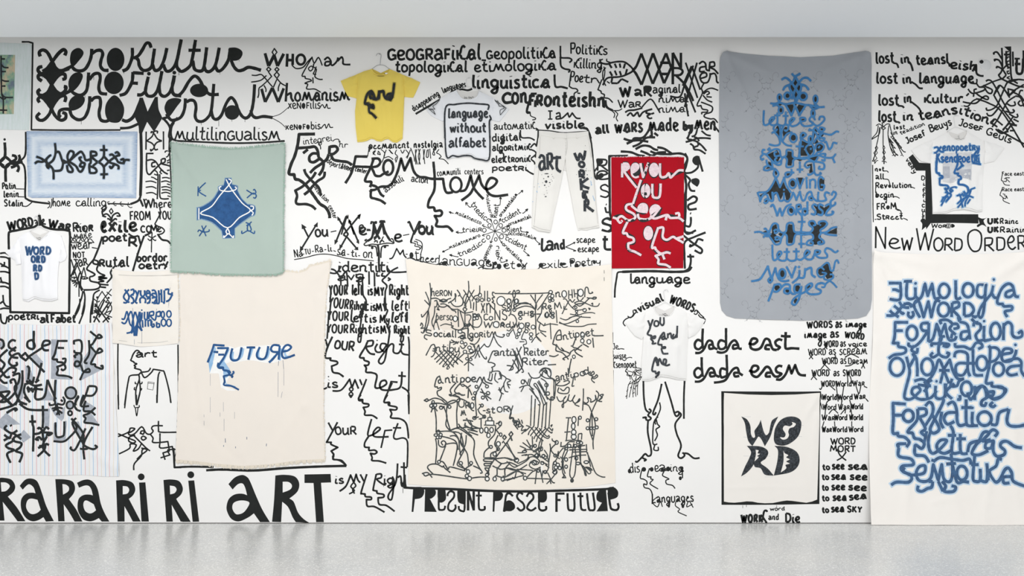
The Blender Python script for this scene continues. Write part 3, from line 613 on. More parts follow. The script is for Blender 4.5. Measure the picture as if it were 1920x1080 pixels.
# brush strokes, in zoomed photograph pixels
WALL_C = """
@540,380,5.4
N black painted word you with arrow ends and me with arrows
L 18.1|150,235 210,355|125,485 295,210
P 137,215! 140,270! 190,250!|302,196! 258,235! 300,250!|120,500! 122,435! 160,470!
T 95 19.5|270,350 415,345|ou
L 10.9|432,297 490,285
L 18.1|505,150 590,290|590,340 705,475|590,290 610,320|610,320 590,345|590,345 560,325|560,325 590,290|480,410 590,135|525,465 590,350|590,290 730,120|620,180 715,405
P 497,137! 502,185! 535,168!|602,118! 570,155! 600,170!|740,110! 695,150! 725,170!|612,163! 614,215! 645,195!|472,428! 470,375! 510,388!|720,420! 690,400! 718,370!|520,475! 522,420! 555,445!|712,482! 665,475! 710,445!
T 100 20.6|710,330 800,330|e
L 9.7|795,283 840,283|1165,332 1228,320
T 100 20.6|1068,400 1160,400|e
T 105 20.6|1318,330 1480,328|ou
S 14.5|1215,210 1225,192 1240,210 1275,300|1345,205 1330,190 1315,215 1275,300
S 19.3|1275,300 1245,390 1255,405
S 9.7|1250,405 1290,415 1285,440 1330,450 1330,475 1295,475|1275,390 1310,400 1310,425 1350,440 1340,470|1290,370 1330,385 1350,400 1360,430 1355,480 1340,530
S 15.8|845,215 845,195 870,200 875,220|890,215 895,195 870,200|930,205 935,185 955,190|980,205 975,185 950,190
S 24.2|870,205 862,300 845,360 800,390|870,210 885,290 930,370|955,195 930,270 890,350 870,365|955,195 985,300 1035,385
S 12.1|800,390 780,385 785,375 800,372|800,395 770,420 790,435 850,420 910,425 1000,410 1070,412 1060,370 1040,365|870,350 880,380 905,390|870,400 900,385 905,410|960,350 945,390 925,400|975,400 945,380 930,415|1035,385 1070,405|870,350 885,345|960,350 970,345
S 21.8|908,420 920,500 920,600 925,700
S 14.5|815,437 860,440 890,450 900,500 905,545|1020,435 980,435 950,450 942,500 940,560
D 14|853,458 982,448
N small black words naturalisation on a thin wavy line
T 85 11.4|65,560 155,545|Na
T 60 10.3|170,530 235,520|TU
T 80 11.4|275,510 360,500|Ra
T 80 11.4|400,500 450,495|li
T 75 11.4|490,530 580,545|sa
T 80 11.4|635,550 700,550|ti
T 75 11.4|755,560 860,565|on
L 9.7|145,522 165,520|242,495 262,490|368,478 388,475|460,485 485,495|598,522 620,525|710,537 730,538
S 9.7|62,577 180,555 300,525 400,522 500,540 600,565 750,578 870,590
N thin black words mother language poetry on a long curved line
S 14.5|1025,568 1060,555 1100,465! 1135,525! 1165,480! 1175,530 1200,560
L 9.7|1190,522 1212,522
P 1230,530 1240,505 1262,508 1270,540 1255,562 1235,555
S 10.9|1230,560 1270,565 1300,580 1295,490|1285,512 1325,512|1300,575 1330,575 1350,550 1340,600 1365,600
T 85 10.3|1330,600 1530,610|h%%r
S 9.7|1200,570 1240,560 1290,580 1400,605 1500,628 1560,600
@820,340,5.4
T 110 10.3|0,850 550,865|l&nGU&g%
P 560,830 590,810 605,830 590,850 570,845
S 12.1|0,838 40,840 100,850|560,815 570,880 500,885 450,870
O 625,862,24,28|685,852,18,18|825,850,22,20
T 100 10.3|550,885 620,885|p
T 90 10.3|665,885 900,890|et y
S 10.9|910,825 880,860 850,895|870,885 900,895 1010,892 1040,860
O 1050,850,24,24|1255,840,18,20|1360,815,22,22|1410,855,22,24|1480,850,14,15|1590,820,16,18
T 90 10.3|1040,885 1320,875|exil%
T 90 10.3|1340,870 1660,850|Poetry
N black words arranged as a rotating wheel of thin arrows
S 7.2|583,505 540,385|583,505 640,380|583,505 720,448|583,505 710,545|583,505 655,630|583,505 540,625|583,505 455,548|583,505 455,445
S 7.2|545,410 540,380 552,405|625,395 640,375 642,405|700,445 728,448 705,465|690,535 715,545 690,555|640,610 655,630 655,605|535,600 540,625 560,605|475,535 455,548 480,555|475,435 455,445 475,462
R 8|590,412,18,20|642,447,18,20|675,497,20,20|650,560,20,22|592,588,14,18|515,566,17,20|475,495,19,21|528,447,17,19
S 8.4|620,240 635,235 640,160|628,180 640,160 650,182|860,320 875,320 915,280|890,290 915,280 905,305|850,510 920,517|900,508 922,517 900,527|870,700 932,755|915,735 932,755 905,750|265,515 240,522 190,515|215,505 190,515 215,528|350,255 325,260 288,215|290,245 288,215 312,225|215,765 180,760 125,745|150,740 125,745 150,760|640,820 680,815 710,797|690,795 710,797 700,815|820,130 862,95|845,97 865,93 860,115|165,325 120,310|140,308 120,310 140,328|115,685 52,715|65,700 52,715 75,715|990,590 1040,640|1035,620 1040,640 1020,640|840,810 875,860|870,835 875,858 855,850
T 60 9.1|605,375 625,235|Rient
T 66 9.1|665,425 850,320|ccident
T 60 9.1|700,515 860,510|Rient
T 66 9.1|680,590 790,650 890,700|ccident
T 55 9.1|592,650 592,720 600,780 645,815|rient
T 60 9.1|250,520 455,510|trieiR
T 66 9.1|330,230 420,350 520,425|tnedicc
T 60 9.1|215,770 390,690 500,600|tnedicc
T 45 8.1|645,365 820,135|ornamentalism
T 45 8.1|725,455 955,370|ornamentali
T 45 8.1|715,545 860,555 1000,600|occidentalim
T 45 8.1|650,640 740,730 850,830|orientalism
T 45 8.1|535,635 480,740 470,790 540,870|occidentalism
T 42 8.1|120,690 440,560|msilatnemaro
T 45 8.1|175,330 440,440|msilatneicco
T 40 6.9|492,130 505,250 540,370|mslatnerio
N bold black painted word land with arrows to scape and escape
S 24.2|1062,575 1060,690 1090,695 1115,650
T 115 22.9|1090,700 1180,705|a
T 115 22.9|1180,700 1300,690|nd
L 9.7|1298,665 1395,618|1298,665 1405,703
P 1400,612! 1375,615! 1388,640!|1408,708! 1380,690! 1375,712!
T 75 11.4|1405,625 1600,625|scape
T 75 11.4|1420,720 1640,715|escape
@820,340,5.4
N bold black letter s and t at the foot of the word resist
T 150 21.7|1655,515 1790,515|S
S 25.4|1672,588 1728,588|1698,552 1695,660 1710,688 1760,690
@540,380,5.4
N black painted word identiti mirrored below a horizontal line
T 120 18.3|500,705 1030,705|identiti
T 90 16|500,800 780,770|avg
S 18.1|425,710 490,712 540,640|435,672 480,690 540,770|540,765 590,700 605,850|535,760 535,840|1200,700 1120,705 1040,700 1000,650|1115,655 1050,690 990,750 955,790 1000,840 985,900 985,1000 995,1080|720,760 712,840|820,700 822,830|875,710 877,850|750,770 755,820 760,930 790,990 790,1080|690,720 700,760 740,750|900,710 900,740 930,740|960,710 950,740 985,745|1010,760 1035,775 1010,790
D 8|820,700 870,705 930,700
N black painted column of words your left is my right repeated
T 110 19.5|410,940 610,940|YOUR
T 120 19.5|645,940 760,940|left
T 110 19.5|805,940 860,940|is
T 100 19.5|870,955 980,950|MY
T 120 19.5|1020,945 1225,940|Right
S 18.1|435,900 425,1010
S 14.5|985,1000 978,1050
@1280,60,5.4
N bold black painted faces and words war and men beside the blue banner
L 19.4|30,310 150,668|90,345 0,545|92,345 178,585|145,310 75,560|75,560 20,760|10,520 130,815
S 19|165,325 200,300 230,320 240,380 270,390|235,350 180,360 175,400 225,400|275,310 268,400|268,310 315,305 320,345 270,355 320,380 360,425
S 18.5|185,470 240,450 235,415 195,420 175,460 200,510 250,510 275,460 278,415|278,430 320,420 340,450 345,500 365,518
S 15.3|215,520 190,570 200,620 145,740 185,745! 200,780 250,790 245,810 195,815 195,835|200,620 250,580 300,570 360,592|205,640 250,690 300,710|210,630 250,600 270,620 240,640|240,655 295,660|185,710 240,730 300,760 290,810 230,830 220,860 280,880 320,880 355,920
T 105 22.9|0,1000 90,1000|by
T 110 22.9|110,990 340,1000|men
S 18.5|310,930 335,970 372,1015|100,940 60,1050 40,1080|150,970 130,1040 90,1060|190,1000 240,1040 285,1050
@1280,240,3.6
S 13.3|60,10 35,70 60,80 100,95 105,120|105,120 80,130 80,145 115,150 155,175|20,95 60,85 100,70 150,68 190,72|105,100 130,120 160,155|50,105 70,120 75,140|75,60 100,70 110,90
N thick black mirrored letters right of the red banner
S 14.5|15,170 32,210 22,260 10,300 22,360 22,450 20,560 15,650 14,690 35,715 90,690
S 14.5|10,305 60,300 100,270 105,240|105,190 135,295
P 108,190! 115,245 85,250 65,225 75,195
P 60,345! 90,338 112,350 112,375 98,398! 60,370
S 14.5|15,315 50,350 40,380 55,420 85,425
S 15.8|30,490 70,462 95,475 85,500 40,520 45,550 95,545
S 14.5|55,600 55,640 45,665 20,660|50,575 57,578
S 14.5|155,705 80,735 15,770 12,850 15,950|5,725 60,770 90,790 130,820 120,845 80,825|140,760 105,750 85,780 50,800 55,785|50,850 55,900 40,950 0,970|30,868 78,868
@0,390,5.4
N thick black frame line around the small white word shirt on the left
S 24.2|90,420 88,270 105,240 180,225 280,205 350,190 395,150|395,70 395,150|400,70 415,150 450,190 540,215 620,220 680,228 708,260 706,500 700,1065! 105,1055! 95,500
P 396,48! 385,140 370,180! 440,180! 412,140
N bold black painted words word and war arching over the white shirt
T 110 24.1|75,235 250,215|WO
T 105 22.9|225,210 350,185|RD
S 15.8|345,130 365,125 375,145 355,155|430,150 445,130 440,115 425,130 430,155 465,165
T 105 22.9|480,205 715,235|WaR
T 105 17|735,250 950,240|RioR
P 765,175 800,170 805,200 770,205|830,190 850,180 865,210 850,235 832,225|905,180 930,180 930,210 900,210
N small black painted column make wear not war
T 80 10.3|740,320 935,300|make
S 9.7|720,350 750,300 790,350 830,300 870,350 910,310 950,350|720,290 760,340 800,290 840,340 880,300 900,350|720,350 780,352|740,352 830,352|890,350 955,350
T 75 11.4|720,425 935,415|wear
S 10.9|930,400 985,410
T 65 12.6|735,510 865,505|NOT
T 85 13.8|800,600 895,580|aR
L 13.3|720,520 800,780|760,520 835,700|800,530 740,680|745,520 790,525|720,700 770,560
N black painted word exile with a sprouting ornament
T 130 31|1020,250 1080,250|e
T 130 28.6|1090,250 1180,250|x
T 140 29.8|1190,250 1300,250|il
T 110 27.5|1300,245 1400,235|e
S 17|1125,150 1120,100 1080,60 1040,80 1075,90|1130,150 1140,80 1190,50 1215,80 1180,80|1125,130 1100,110 1085,110|1130,140 1165,110 1185,120|1040,70 1035,30 1070,5|1130,190 1165,150 1185,175
S 12.1|1127,5! 1145,35! 1125,60! 1108,30! 1127,5!
S 19.3|1300,260 1350,290 1400,280
N black painted word poetry with long branching strokes
T 95 19.5|1030,345 1290,340|poet
T 110 22.9|1290,400 1395,400|R
S 20.5|1035,290 1000,400 950,520|1400,280 1425,370|1460,280 1400,450 1345,640|1465,280 1500,265 1540,240
S 20.5|1600,270 1640,320 1700,335 1750,390
N black painted word come ending in a profile
T 85 17.2|1420,255 1540,250|co
T 85 17.2|1520,255 1600,250|M
T 70 14.8|1595,250 1640,245|e
S 14.5|1620,0 1620,60 1580,140 1570,165 1600,185 1640,200 1665,230 1640,260 1590,270
S 12.1|1540,250 1535,340 1533,450|1500,280 1540,300 1580,280|1495,310 1520,330 1540,310 1570,330 1580,320
N black painted words brutal and bordor poetry by two profiles
T 120 19.5|1000,600 1310,600|_Rutal
S 19.3|1120,600 1110,580
S 18.1|950,520 880,610 910,640! 960,670 940,690 910,700 920,740 1000,760 1010,800 960,825 845,830|950,525 990,540 985,570 945,560 945,530|1010,550 980,620 1010,660 1060,685 1000,700 1080,710 1000,720 1050,740 1000,750 1010,770 1100,780|1160,590 1120,650 1130,700 1080,760|1020,800 1075,805
T 100 19.5|1380,550 1700,545|bordor
T 90 19.5|1400,620 1660,625|oetr
S 19.3|1700,540 1665,620|1650,560 1690,600
N black painted figure with patterned sleeve and staring eye
S 17|840,840 820,930 760,1080|850,840 860,930 830,1080|830,840 790,740 800,680 820,640|820,700 815,780 840,830|1010,830 960,860 945,900 940,1000 930,1080
S 12.1|710,720 750,700 790,720 750,735 710,720|820,710 850,695 890,710 850,720 820,712|725,745 770,740|735,765 775,745|750,790 780,750|770,805 785,755|710,700 740,640 760,580|850,600 820,700|850,600 870,690|800,740 800,900
D 9|752,715 855,712
S 10.9|1030,840 1130,1000 1100,1080|1130,820 1000,1000 1050,1080|1010,1080 980,950 1030,850|1060,1080 1130,950|1080,850 1130,890|960,1030 1000,1060|950,920 990,950 1010,940
D 12|985,905 965,995 1095,1005 1100,910
@0,560,5.4
S 17|810,0 800,100 740,210|860,0 850,120 800,255|940,20 920,130 915,245
S 15.8|960,50 1100,240|1060,10 950,240|1110,30 1000,190|950,120 1010,170|1040,240 1100,180|1010,240 970,180
S 10.9|1130,50 1070,35 1090,20|1130,120 1060,150 1090,170 1135,190|930,150 990,130 960,95
D 12|1093,88 1103,203 953,187 966,77
N black painted words poetri alfabet on a looping line
S 19.3|5,150 15,230 55,250 75,180
T 85 17.2|75,220 400,215|poetRi
T 95 19.5|400,250 500,248|al
T 95 19.5|510,248 770,245|Fabet
S 14.5|240,150 240,170|470,150 470,230|620,150 620,240
@0,390,5.4
N black painted ladder strokes at the left edge
S 18.1|0,460 50,455 90,475|0,495 60,500 95,520|0,645 50,645 100,660|0,750 50,755 100,775|0,795 50,795 95,815|0,1025 40,1015 100,1020|0,970 30,950 60,990 100,1000|30,880 35,950|5,700 20,750 50,755|10,590 50,590 90,610|0,560 40,580 45,545
@0,560,5.4
N thin black drawing of a man in a buttoned shirt whose face spells art
S 14.5|1195,455 1193,700 1200,1080|1802,465 1805,800 1808,1080
S 15.8|1425,570 1410,535 1380,525 1350,560 1330,610 1325,625 1355,640! 1360,650 1385,660 1360,675 1372,690 1365,705 1420,720 1430,740
T 85 16|1370,598 1590,598|art
S 15.8|1525,700 1500,735 1430,745|1555,710 1530,750 1465,800 1430,750 1400,770 1320,780 1300,830 1275,980 1262,1080|1555,715 1640,730 1665,750 1710,920 1730,1055|1620,740 1600,800 1590,1055|1405,770 1410,820 1375,930 1382,1080|1410,820 1420,930 1385,1080
S 12.1|1370,840 1370,860 1385,860|1440,840 1435,860 1420,860|1365,895 1360,920 1385,922|1435,905 1430,925 1415,922
S 5|1500,842! 1562,850! 1548,925! 1492,915! 1500,842!|1497,855 1560,862
@0,740,5.4
S 14.5|1278,0 1262,138|1380,0 1385,100|1410,0 1388,100|1588,0 1588,85|1720,0 1732,85|1195,0 1200,150
S 10.9|1355,105 1365,130 1385,130 1410,125 1408,105|1370,130 1384,215 1398,130
N thin black painted knotted line beside the pale future banner
S 15.8|1195,395 1300,440 1370,470 1350,490 1305,470 1310,430 1370,410|1195,425 1300,380 1320,340 1365,345 1330,375 1300,390 1320,410 1370,390 1435,325 1480,390 1520,400 1550,370 1535,340 1560,315 1650,315|1605,265 1605,350 1625,380 1795,380|1420,400 1430,370 1460,370 1450,400 1425,390|1430,440 1450,420 1480,440 1450,460 1430,440|1350,410 1420,480 1480,540 1520,570|1520,400 1550,440 1545,480 1600,485 1700,475! 1715,570! 1650,590! 1672,660!|1620,390 1620,480 1625,540 1745,525! 1765,660 1765,738! 1836,738|1625,640 1720,610! 1700,560 1785,555|1205,600 1310,545 1320,500 1380,510 1350,570 1400,550 1435,490|1430,540 1490,560 1430,610 1385,655|1480,540 1440,560 1430,620 1360,700 1355,765
S 14.5|1805,0 1795,380 1785,560 1768,680
N very large black painted letters ra ra ri
@0,840,5.4
P -10,302! 40,302 115,320 153,380 140,440 80,492! 170,600 258,742! 178,742! 110,650 28,545! 46,735! -30,735!
H 8,348! 60,350 95,375 95,400 60,435 15,442!
P 200,383! 250,325 300,308 355,320 390,360 430,470 470,590 545,740! 465,745! 440,700! 390,730 330,742 270,715 225,650 210,570 222,505 270,460 330,452 360,460! 340,400 300,368 270,380 230,422!
H 325,512 380,525! 412,625! 380,655 330,670 290,650 265,600 270,550 290,520
P 560,315! 660,318 735,340 760,400 745,460 698,518! 770,620 835,745! 755,745! 700,650 645,570! 655,742! 590,742!
H 632,365! 670,372 698,400 690,440 638,472!
P 780,352! 840,325 900,320 950,350 990,420 1020,560 1060,660 1108,745! 1030,745! 1000,710! 950,735 900,742 840,720 795,650 785,580 800,510 850,475 910,472 940,480! 925,420 900,385 860,380 800,402!
H 880,532 950,570! 972,630! 940,655 905,662 865,640 845,590 850,545
P 1175,328! 1260,325 1340,350 1370,415 1350,475 1305,515! 1360,620 1425,745! 1345,745! 1300,660 1260,590! 1262,745! 1190,745!
H 1243,385! 1290,392 1308,425 1290,460 1243,470!
P 1408,350! 1472,347! 1508,745! 1433,745!
D 34|1430,292
P 1655,325! 1740,322 1810,340 1845,400 1825,470 1785,515! 1850,640 1905,745! 1830,745! 1780,650 1738,575! 1750,745! 1685,745!
H 1720,380! 1770,390 1788,420 1770,455 1722,470!
"""

